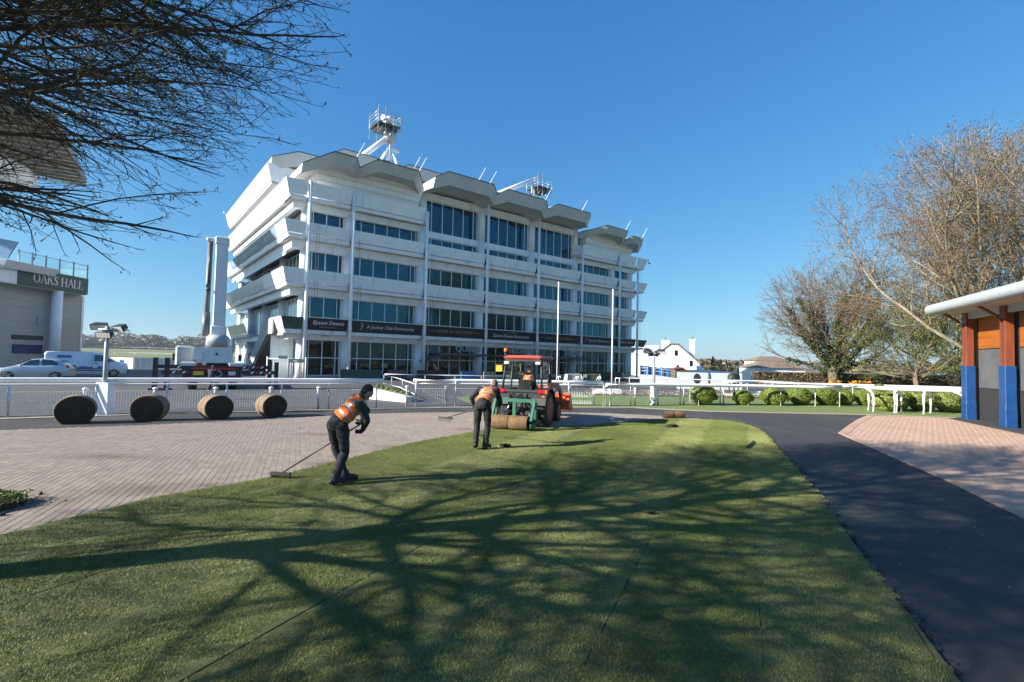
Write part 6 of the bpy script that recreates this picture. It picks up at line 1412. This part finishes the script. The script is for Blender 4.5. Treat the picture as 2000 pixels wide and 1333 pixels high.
# ------------------------------------------------------------------ turf rolls
roll_face = M('rolled_turf_end', (.034, .026, .018), .95, .5, 14, .8, 40); roll_back = M('turf_netting_back', (.185, .13, .085), .9, .15, 6, .4, 60); core_m = M('cardboard_core', (.2, .14, .08), .8)
soil_roll = M('turf_underside_soil', (.17, .105, .05), .95, .25, 9, .8, 40); mix_in(soil_roll, (.11, .065, .03), 5, .5, .7)
def turf_roll(name, label, loc, rz, rw, w, sag, group, skin, seams=1, rim=True):
    root = empty(name, loc, rz, label, 'turf roll', group); N = 44; R = random.Random(int(abs(loc[0])*100))
    def prof(k, s=1.0):
        a = 2*pi*k/N; x = cos(a)*rw*1.06; z = sin(a)*rw
        z = max(z, -rw*(1-sag)); return x*s*(1+.012*sin(3*a+R.random()*.2)), z*s+rw*(1-sag)
    n = seams+1; L = w/n
    for i in range(n):
        y0 = -w/2+i*L+.008; y1 = y0+L-.016; mb = MB()
        mb.rings([[(prof(k, s)[0], y, prof(k, s)[1]) for k in range(N)] for y, s in ((y0, .97), (y0+.015, 1), (y1-.015, 1), (y1, .97))], cap=False); mb.build('turf_wrap', skin, root)
    for y, s in ((-w/2, -1), (w/2, 1)):     # spiral layers on the end
        mb = MB(); n0 = 9
        rings = []
        for j in range(n0+1):
            f = .975-.87*j/n0; rings.append([(prof(k, f)[0], y+s*(.013*((j % 2)*2-1)), prof(k, f)[1]+rw*.0) for k in range(N)])
        cz = rw*(1-sag); rings = [[(p[0], p[1], cz+(p[2]-cz)) for p in r] for r in rings]; mb.rings(rings, cap=False); mb.build('end_face', roll_face, root)
        mb = MB(); mb.tube((0, y-s*.08, cz), (0, y+s*.012, cz), rw*.115, 14); mb.build('core_hole', black, root)
    return root
grp = 'big rolls of turf waiting by the rail'
spec = [(-11.94, 13.72, .425, (-.6, .8), 'nearest big turf roll at far left, sagging most, left of the boxed floodlight foot'), (-10.57, 14.53, .405, (-.35, .94), 'second big turf roll, just right of the boxed floodlight foot'), (-8.92, 15.33, .39, (-.75, .66), 'third big turf roll from the left, below the boom lift truck'), (-7.65, 16.26, .375, (-.75, .66), 'farthest big turf roll, nearest the sweeping worker')]
for i, (x, y, r, d, lab) in enumerate(spec):
    d = Vector(d).normalized(); turf_roll('turf_roll', lab, (x+d.x*.31, y+d.y*.31, .0), atan2(-d.x, d.y), r, .62, [.17, .12, .10, .09][i], grp, roll_back, 1)
fw = Vector((.34, .94)); rg = Vector((.94, -.34)); rc = Vector((.47, 15.45))-fw*1.22+rg*(-.07)
turf_roll('turf_roll', 'brown soil-faced turf roll held in the green frame behind the tractor', (rc.x, rc.y, .03), radians(-20)+pi/2, .205, 1.14, .02, None, soil_roll, 1)
turf_roll('turf_roll', 'small loose brown roll of turf lying alone at the far edge of the lawn', (6.0, 18.4, .02), radians(100), .13, .78, .12, None, soil_roll, 1)
mb = MB(); R = random.Random(2); pts = [(-.75, -.42), (-.2, -.5), (.28, -.36), (.36, -.05), (.25, .25), (-.25, .42), (-.8, .38)]
ck = empty('turf_offcut', (-6.55, 6.35, .01), 0, 'ragged offcut of turf lying on the paving at the left edge', 'turf offcut'); mb.prism(pts, 0, .10); mb.build('soil', roll_face, ck)
mb = leafy_dome(33, 3200, .55, .40, .05, .026, .12); o = mb.build('grass_top', blade_m, ck); o.location = (-.2, 0, .1); o['kind'] = 'stuff'
mb = MB()
for i in range(60): a = R.uniform(0, 6.28); q = R.uniform(.1, .95); mb.ell((q*cos(a)*1.0-.1, q*sin(a)*.7, R.uniform(0, .03)), R.uniform(.006, .025), 6, 4)
o = mb.build('soil_crumbs', roll_face, ck); o['kind'] = 'stuff'
# dropped tools and scraps
def stick(name, label, cat, a, b, r, mt, head=None):
    e = empty(name, (a[0], a[1], 0), 0, label, cat); A = Vector((0, 0, a[2])); B = Vector((b[0]-a[0], b[1]-a[1], b[2])); mb = MB(); mb.tube(A, B, r, 8); mb.build('handle', mt, e); return e
dk_wood = M('dark_tool_handle', (.03, .026, .024), .5, .2)
k1 = stick('knife', 'dark turf knife lying on the lawn near the asphalt edge', 'tool', (5.65, 11.95, .06), (6.25, 12.85, .06), .022, dk_wood); mb = MB(); mb.hexa([(.6, .9, .03), (.75, 1.1, .03), (.73, 1.13, .03), (.57, .93, .03), (.6, .9, .04), (.75, 1.1, .04), (.73, 1.13, .04), (.57, .93, .04)]); mb.build('blade', steel, k1)
st_ = MB(); R = random.Random(12)
for i in range(120):
    x = R.uniform(3.2, 9); y = R.uniform(4.2, 15)
    if inside((x, y), LAWN) or inside((x, y), PINK): continue
    s = R.uniform(.003, .009); st_.cbox((x, y, s*.5), (s*2, s*1.4, s), 0, R.uniform(0, 3))
tag(st_.build('grit', kerb_m), 'scattered pale grit on the horse walk', kind='stuff')
lf = MB()
for i in range(14):
    x, y = R.uniform(4.0, 15), R.uniform(7, 20); a = R.uniform(0, 3)
    if inside((x, y), LAWN): continue
    s = R.uniform(.02, .045); lf.quad((x-s*cos(a), y-s*sin(a), .028), (x+s*.5*sin(a), y-s*.5*cos(a), .034), (x+s*cos(a), y+s*sin(a), .028), (x-s*.5*sin(a), y+s*.5*cos(a), .04))
tag(lf.build('fallen_leaves', bud_brown), 'a few fallen brown leaves on the paths', kind='stuff')
for k, (x, y, s, lab) in enumerate(((-.1, 11.45, .09, 'small dark clod of soil beside the man in the blue jumper'), (5.05, 15.6, .13, 'torn dark scrap of turf lying on the pale far strip'), (1.85, 6.6, .05, 'tiny torn tuft standing up in the middle of the lawn'))):
    mb = leafy_dome(60+k, 200, s*1.3, s*.7, s*.5, s*.4, .2); o = mb.build('turf_scrap', roll_face); o.location = (x, y, .05); tag(o, lab, 'turf scrap')
# ------------------------------------------------------------------ people
def blob(name, prims, mat, parent, vox=.011, smooth=6, zone=None, mats=None, wr=0):
    mb = MB()
    for p in prims:
        if p[0] == 'c':
            _, a, b, r1, r2 = p[:5]; a = Vector(a); b = Vector(b); mb.tube(a, b, r1, 14, r2); mb.ell(a, r1, 14, 10); mb.ell(b, r2, 14, 10)
        else:
            _, c, r = p[:3]; q = p[3] if len(p) > 3 else None; mb.ell(c, r, 18, 14, 0, q)
    me = mb.mesh(name); o = bpy.data.objects.new(name, me); COL.objects.link(o)
    md = o.modifiers.new('v', 'REMESH'); md.mode = 'VOXEL'; md.voxel_size = vox; md.use_smooth_shade = True
    ms = o.modifiers.new('s', 'SMOOTH'); ms.iterations = smooth; ms.factor = .5
    dg = bpy.context.evaluated_depsgraph_get(); m2 = bpy.data.meshes.new_from_object(o.evaluated_get(dg)); bpy.data.objects.remove(o)
    m2.materials.clear(); m2.name = name
    for m in (mats or [mat]): m2.materials.append(m)
    if wr:
        m2.update(); nn = [v.normal.copy() for v in m2.vertices]
        for v, q in zip(m2.vertices, nn):
            c = v.co; v.co = c+q*wr*(noise.noise(Vector((c.x*7, c.y*7, c.z*11)))+.3*noise.noise(Vector((c.x*14+7, c.y*14, c.z*22))))
    for f in m2.polygons:
        f.use_smooth = True
        if zone: f.material_index = zone(f.center)
    r = bpy.data.objects.new(name, m2); COL.objects.link(r)
    if parent: r.parent = parent
    return r
skin = M('skin', (.42, .22, .15), .5, .1, 8); hair_m = M('dark_brown_hair', (.03, .018, .012), .7, .3, 40, .5, 120); hair_l = M('light_brown_hair', (.16, .085, .04), .7, .3, 40, .5, 120)
def cloth(name, col, var=.15, bump=.5): return M(name, col, .85, var, 5, bump, 22, dist=.03)
orange = cloth('hi_vis_orange', (.88, .165, .012), .08); tape = M('reflective_tape', (.30, .31, .34), .35, .1, 6, metal=.2); jeans = cloth('dark_jeans', (.014, .018, .025), .35); mix_in(jeans, (.03, .038, .05), 4, .5, .7)
trous = cloth('charcoal_trousers', (.012, .013, .016), .35); jacket = cloth('dark_green_jacket', (.020, .026, .02), .3); jumper = cloth('navy_jumper', (.014, .016, .035), .25); boot = M('dark_boot', (.02, .02, .022), .6, .2, 8); glove = cloth('blue_glove', (.012, .03, .085)); sole_m = M('boot_sole', (.05, .045, .04), .8)
def lerp(a, b, t): return Vector(a).lerp(Vector(b), t)
def hand_prims(w, tip_dir, palm_n, side, size=1.0, curl=.9):
    # palm from the wrist w along tip_dir; fingers curl towards palm_n; thumb on 'side'
    t = Vector(tip_dir).normalized(); n = Vector(palm_n); n = (n-t*n.dot(t)).normalized(); s = t.cross(n)*side
    P = [('c', w, Vector(w)+t*.05*size, .030*size, .034*size)]
    pc = Vector(w)+t*.055*size
    for k, ln in enumerate((.066, .075, .070, .055)):
        off = (1.5-k)*.021*size; b = pc+t*.035*size+s*off
        m = b+(t*cos(curl*.5)+n*sin(curl*.5))*ln*.5*size; e = m+(t*cos(curl*1.7)+n*sin(curl*1.7))*ln*.5*size
        P += [('c', pc+s*off*.8, b, .015*size, .0115*size), ('c', b, m, .0115*size, .0105*size), ('c', m, e, .0105*size, .009*size)]
    tb = Vector(w)+t*.03*size+s*.03*size; tm = tb+(t*.5+s*.6+n*.45).normalized()*.04*size; te = tm+(t*.6+n*.7).normalized()*.03*size
    P += [('c', Vector(w)+t*.02*size+s*.012*size, tb, .016*size, .014*size), ('c', tb, tm, .014*size, .012*size), ('c', tm, te, .012*size, .010*size)]
    return P
def person(label, J, face, cols, opts):
    # J: joints in metres relative to the root on the ground; face: unit direction the chest faces
    root_loc = J['root']; F = Vector(face).normalized()
    pel, che, nk, hd = [Vector(J[k]) for k in ('pelvis', 'chest', 'neck', 'head')]
    up = (che-pel).normalized(); Rt = Vector(J['shR'])-Vector(J['shL']); Rt.normalize(); Fw = up.cross(Rt).normalized()
    if Fw.dot(F) < 0: Fw = -Fw
    HU = (Vector(J['headup'])).normalized(); HF = Vector(J['headface']); HF = (HF-HU*HF.dot(HU)).normalized(); HR = HU.cross(HF)
    hm = Matrix((HR, HF, HU)).transposed().to_quaternion()
    tm = Matrix((Rt, up.cross(Rt), up)).transposed().to_quaternion()
    pr = [('e', hd, (.075, .096, .115), hm), ('e', hd-HU*.055+HF*.02, (.056, .072, .07), hm), ('c', nk, hd-HU*.06-HF*.015, .058, .055),
          ('c', hd+HF*.088+HU*.02, hd+HF*.108-HU*.018, .011, .016), ('e', hd+HF*.082-HU*.06, (.026, .012, .008), hm), ('e', hd+HF*.08-HU*.085, (.028, .022, .02), hm)]
    for s in (-1, 1): pr += [('e', hd+HR*s*.077-HU*.01-HF*.012, (.012, .024, .034), hm), ('e', hd+HR*s*.03+HF*.086+HU*.022, (.016, .008, .009), hm), ('c', hd+HR*s*.015+HF*.093+HU*.038, hd+HR*s*.045+HF*.082+HU*.04, .008, .007)]
    # trunk and limbs beneath the clothes keep it one figure
    pr += [('c', pel, che, .11, .12), ('c', che, nk, .10, .06)]
    for S in 'LR':
        pr += [('c', che, J['sh'+S], .07, .05), ('c', J['sh'+S], J['el'+S], .045, .036), ('c', J['el'+S], J['wr'+S], .036, .026), ('c', pel, J['hip'+S], .09, .08), ('c', J['hip'+S], J['kn'+S], .068, .05), ('c', J['kn'+S], J['an'+S], .045, .035)]
        if opts.get('glove'+S) is None: pr += hand_prims(J['wr'+S], J['hd'+S], J['pn'+S], 1 if S == 'L' else -1)
    P = blob('person', pr, skin, None, .009, 3); P.location = root_loc; tag(P, label, 'person')
    for S in 'LR':
        if opts.get('glove'+S) is not None: blob('glove', hand_prims(J['wr'+S], J['hd'+S], J['pn'+S], 1 if S == 'L' else -1, 1.12), opts['glove'+S], P, .006, 2)
    # hair: a cap over the back and crown
    blob('hair', [('e', hd+HU*.022-HF*.022, (.080, .092, .108), hm), ('e', hd-HF*.045-HU*.02, (.068, .06, .075), hm)], cols['hair'], P, .008, 2)
    if opts.get('hood'): blob('hood', [('e', hd+HU*.0-HF*.03, (.1, .1, .125), hm), ('e', nk+HU*.02, (.11, .1, .06), hm)], opts['hood'], P, .01, 3)
    # trousers
    pr = [('e', pel, (.175, .135, .13), tm), ('c', lerp(pel, che, .1), lerp(pel, che, .3), .145, .14)]
    for S in 'LR':
        h, k, a = Vector(J['hip'+S]), Vector(J['kn'+S]), Vector(J['an'+S])
        pr += [('c', h, lerp(h, k, .45), .102, .093), ('c', lerp(h, k, .45), k, .093, .073), ('c', k, lerp(k, a, .4), .072, .072), ('c', lerp(k, a, .4), a, .072, .062), ('c', lerp(k, a, .88), a+Vector((0, 0, -.02)), .07, .072)]
        pr += [('e', lerp(k, a, .12)+Vector((0, 0, .0)), (.075, .075, .03)), ('e', lerp(k, a, .8), (.075, .075, .028))]
    blob('trousers', pr, cols['trousers'], P, .010, 4, wr=.012)
    for S in 'LR':
        a, t = Vector(J['an'+S]), Vector(J['toe'+S]); d = (t-a); hl = a-Vector((d.x, d.y, 0)).normalized()*.05
        zz = min(t.z, a.z)
        blob('boot', [('c', a+Vector((0, 0, .05)), a-Vector((0, 0, .02)), .058, .055), ('c', lerp(hl, t, 0)-Vector((0, 0, .03)), lerp(a, t, .6), .045, .048), ('c', lerp(a, t, .5), t, .05, .042)], boot, P, .009, 3)
    # upper clothes
    mid = lerp(pel, che, .55)
    pr = [('e', lerp(pel, che, .22), (.165, .128, .12), tm), ('e', mid, (.172, .128, .17), tm), ('e', che, (.185, .130, .16), tm), ('c', che, nk, .12, .072)]
    top = list(pr)
    for S in 'LR':
        s, e, w = Vector(J['sh'+S]), Vector(J['el'+S]), Vector(J['wr'+S])
        top += [('c', lerp(che, s, .5), s, .10, .078), ('c', s, lerp(s, e, .5), .076, .066), ('c', lerp(s, e, .5), e, .066, .056), ('c', e, lerp(e, w, .35), .057, .054)]
        if opts.get('sleeve', 1) > .5 or S in opts.get('long', ''): top += [('c', lerp(e, w, .35), lerp(e, w, .96), .054, .042)]
    blob('jumper', top, cols['top'], P, .010, 4, wr=.011)
    # hi-vis waistcoat with tape
    vst = [('e', lerp(pel, che, .30), (.182, .146, .13), tm), ('e', mid, (.19, .146, .165), tm), ('e', che, (.2, .148, .155), tm), ('c', che, lerp(che, nk, .75), .135, .085)]
    for S in 'LR': s = Vector(J['sh'+S]); vst.append(('c', lerp(che, s, .3)+up*.02, lerp(che, s, .78)+up*.03, .11, .078))
    L = (che-pel).length
    def zone(c):
        v = Vector(c)-pel; t = v.dot(up)/L; x = v.dot(Rt)
        if .38 < t < .49 or .70 < t < .81: return 1
        if t >= .81 and .06 < abs(x) < .115: return 1
        return 0
    if opts.get('vest', True):
        w = blob('hi_vis_waistcoat', vst, None, P, .009, 4, zone, [orange, tape], .012)
        # open armholes and hem: trim away what lies beyond the waist
        import bmesh
        bm = bmesh.new(); bm.from_mesh(w.data); bmesh.ops.delete(bm, geom=[v for v in bm.verts if (v.co-pel).dot(up)/L < .18 or (v.co-nk).dot(up) > -.005], context='VERTS'); bm.to_mesh(w.data); bm.free()
    return P
# worker 1: bent to the right, pushing a wide brush that reaches out to the left behind his legs
def G3(x, y, z): return Vector((x, y, z))
r1 = Vector((-2.70, 7.80, .03))
J1 = dict(root=r1, pelvis=(.0, .02, .95), chest=(.225, .12, 1.19), neck=(.32, .18, 1.335), head=(.39, .235, 1.415), headup=(.5, .28, .8), headface=(.62, .6, -.42),
          shL=(.18, .32, 1.30), shR=(.36, -.02, 1.22), elL=(.32, .50, 1.09), elR=(.46, .02, .99), wrL=(.28, .40, .95), wrR=(.37, .13, .83), hdL=(-.2, -.6, -.4), hdR=(-.55, .35, -.5), pnL=(0, -.5, .8), pnR=(-.5, .4, .45),
          hipL=(-.09, .09, .90), hipR=(.10, -.05, .90), knL=(-.06, .2, .50), knR=(.13, .04, .49), anL=(.10, .17, .09), anR=(.02, -.08, .09), toeL=(.24, .27, .045), toeR=(.11, .06, .045))
w1 = person('man in orange hi-vis and dark jeans bending to work a wide brush', J1, (.6, .75, 0), dict(hair=hair_m, trousers=jeans, top=jacket), dict(gloveL=glove, gloveR=glove))
def brush(label, top, hands, head, hw, hdir):
    e = empty('brush', head, 0, label, 'brush'); H = Vector(head); mb = MB(); mb.tube(Vector(top)-H, Vector((0, 0, .07)), .0135, 8); mb.build('handle', dk_wood, e)
    d = Vector(hdir).normalized(); n = Vector((-d.y, d.x, 0)); mb = MB(); a = -d*hw; b = d*hw
    mb.hexa([a-n*.03+Vector((0, 0, .05)), b-n*.03+Vector((0, 0, .05)), b+n*.03+Vector((0, 0, .05)), a+n*.03+Vector((0, 0, .05)), a-n*.03+Vector((0, 0, .09)), b-n*.03+Vector((0, 0, .09)), b+n*.03+Vector((0, 0, .09)), a+n*.03+Vector((0, 0, .09))]); mb.build('head', dk_wood, e)
    mb = MB(); R = random.Random(1)
    for i in range(90): p = d*R.uniform(-hw, hw)+n*R.uniform(-.03, .03); q = p+Vector((R.gauss(0, .012), R.gauss(0, .012), -.05)); mb.tube(p+Vector((0, 0, .05)), q+Vector((0, 0, .05)), .003, 3, cap=False)
    o = mb.build('bristles', dk_wood, e); o['kind'] = 'stuff'; return e
brush('dark wide brush with a long handle reaching the paving from the sweeping man', r1+Vector((.42, .33, .985)), None, (-3.68, 8.10, .03), .17, (1, -.15, 0))
# worker 2: leaning away towards the tractor, one arm hanging, a rake held out to the left
r2 = Vector((-.62, 11.12, .03))
J2 = dict(root=r2, pelvis=(.0, .0, .97), chest=(.09, .33, 1.20), neck=(.17, .50, 1.31), head=(.24, .60, 1.385), headup=(.1, .5, .7), headface=(.25, .7, -.5),
          shL=(-.09, .42, 1.30), shR=(.29, .34, 1.28), elL=(-.27, .30, 1.10), elR=(.38, .42, 1.0), wrL=(-.22, .40, .88), wrR=(.33, .58, .80), hdL=(.2, .5, -.5), hdR=(-.1, .3, -.7), pnL=(.4, .3, .2), pnR=(-.5, .2, .1),
          hipL=(-.10, .0, .93), hipR=(.10, .0, .93), knL=(-.12, .07, .51), knR=(.12, .09, .50), anL=(-.135, -.13, .14), anR=(.08, -.02, .09), toeL=(-.13, .05, .05), toeR=(.17, .15, .045))
w2 = person('man in orange hi-vis and navy jumper seen from behind, leaning towards the tractor', J2, (.1, .9, 0), dict(hair=hair_l, trousers=trous, top=jumper), dict(sleeve=0, long='L'))
rk = empty('rake', (-2.06, 16.4*0+12.6, .5), 0, 'dark-headed rake held out to the left by the man in navy', 'rake')
hb0 = Vector((-.79, 11.55, .86)); tip = Vector((-1.66, 12.75, .50)); rk.location = tip; mb = MB(); mb.tube(hb0+Vector((.3, -.1, .1))-tip, Vector((0, 0, 0)), .012, 8); mb.build('handle', dk_wood, rk)
mb = MB(); mb.cbox((0, 0, 0), (.42, .05, .05), 0, -.5); 
for k in range(9): a = (-.19+.047*k); mb.tube((a*cos(-.5), a*sin(-.5), -.02), (a*cos(-.5), a*sin(-.5)-.02, -.09), .006, 5)
mb.build('head', dk_wood, rk)
# the driver, looking back over his shoulder
fwd = Vector((.34, .94, 0)); rgt = Vector((.94, -.34, 0)); base = Vector((.47, 15.45, 0))
def TL(x, y, z): return Vector((0, 0, z))+rgt*x+fwd*y
JD = dict(root=base, pelvis=TL(-.02, .16, 1.1), chest=TL(.02, .12, 1.42), neck=TL(.03, .12, 1.60), head=TL(.06, .10, 1.73), headup=(0, 0, 1), headface=-fwd*.8+rgt*.5, shL=TL(-.17, .16, 1.54), shR=TL(.2, .06, 1.53), elL=TL(-.27, .35, 1.33), elR=TL(.28, -.02, 1.28), wrL=TL(-.14, .6, 1.35), wrR=TL(.2, .1, 1.14), hdL=fwd, hdR=fwd, pnL=(0, 0, -1), pnR=(0, 0, -1),
          hipL=TL(-.1, .2, 1.1), hipR=TL(.1, .2, 1.1), knL=TL(-.15, .62, 1.12), knR=TL(.15, .62, 1.12), anL=TL(-.15, .8, .82), anR=TL(.15, .8, .82), toeL=TL(-.15, .97, .79), toeR=TL(.15, .97, .79))
person('tractor driver in orange vest and dark jacket looking back over a shoulder', JD, -fwd, dict(hair=hair_m, trousers=trous, top=jumper), {})
rc2 = Vector((-16.35, 27.2, 0))
JC = dict(root=rc2, pelvis=(0, 0, .72), chest=(-.05, .12, 1.0), neck=(-.07, .22, 1.16), head=(-.08, .3, 1.27), headup=(0, .3, .9), headface=(-.1, .9, -.3), shL=(-.24, .18, 1.10), shR=(.14, .16, 1.10), elL=(-.32, .34, .9), elR=(.24, .34, .9), wrL=(-.2, .55, .85), wrR=(.1, .55, .85), hdL=(0, 1, 0), hdR=(0, 1, 0), pnL=(0, 0, -1), pnR=(0, 0, -1),
          hipL=(-.1, 0, .68), hipR=(.1, 0, .68), knL=(-.15, .32, .45), knR=(.15, .3, .45), anL=(-.13, .02, .09), anR=(.13, .0, .09), toeL=(-.13, .2, .05), toeR=(.13, .18, .05))
person('man in dark blue work clothes stooping at the back of the lift truck', JC, (0, 1, 0), dict(hair=hair_m, trousers=jumper, top=jumper), dict(vest=False))
# ------------------------------------------------------------------ bronze horse statue
bronze = M('dark_bronze', (.055, .065, .06), .5, .3, 5, metal=.5)
ha = Vector((.62, .78, 0)); hs_ = Vector((.78, -.62, 0))
def HL(x, y, z): return ha*x+hs_*y+Vector((0, 0, z))
pr = [('e', HL(-.35, 0, 1.12), (.34, .30, .32)), ('c', HL(-.45, 0, 1.12), HL(.35, 0, 1.08), .27, .26), ('e', HL(.42, 0, 1.1), (.28, .27, .34)), ('c', HL(.5, 0, 1.2), HL(.86, 0, 1.72), .20, .11), ('c', HL(.86, 0, 1.74), HL(1.2, 0, 1.52), .11, .065), ('c', HL(.82, .06, 1.82), HL(.84, .07, 1.98), .035, .012), ('c', HL(.82, -.06, 1.82), HL(.84, -.07, 1.98), .035, .012), ('c', HL(-.66, 0, 1.2), HL(-.85, 0, .75), .06, .03)]
for s in (-1, 1):
    pr += [('c', HL(.45, s*.14, .95), HL(.46, s*.14, .52), .11, .055), ('c', HL(.46, s*.14, .52), HL(.44+.06*s, s*.14, .1), .05, .035), ('c', HL(.44+.06*s, s*.14, .1), HL(.5+.06*s, s*.14, .04), .045, .06)]
    pr += [('c', HL(-.5, s*.14, 1.0), HL(-.42, s*.15, .68), .17, .09), ('c', HL(-.42, s*.15, .68), HL(-.62+.08*s, s*.14, .5), .08, .055), ('c', HL(-.62+.08*s, s*.14, .5), HL(-.58+.08*s, s*.14, .1), .05, .035), ('c', HL(-.58+.08*s, s*.14, .1), HL(-.52+.08*s, s*.14, .04), .045, .06)]
hst = blob('horse_statue', pr, bronze, None, .025, 3); hst.location = (15.2, 34, .05); tag(hst, 'life-size dark bronze horse statue standing beyond the ball bushes', 'statue')
mb = MB(); mb.cbox((0, 0, .02), (2.2, .9, .3), 0, .9, .02); pl = mb.build('plinth', stepm); pl.location = (15.2, 34, -.1); tag(pl, 'low white plinth under the bronze horse', 'plinth')
mb = MB(); mb.cbox((0, 0, .12), (1.9, .5, .28), 0, .1, .03); o = mb.build('planter', stepm); o.location = (17.0, 34.3, 0); tag(o, 'white stone planter block right of the bronze horse', 'planter')
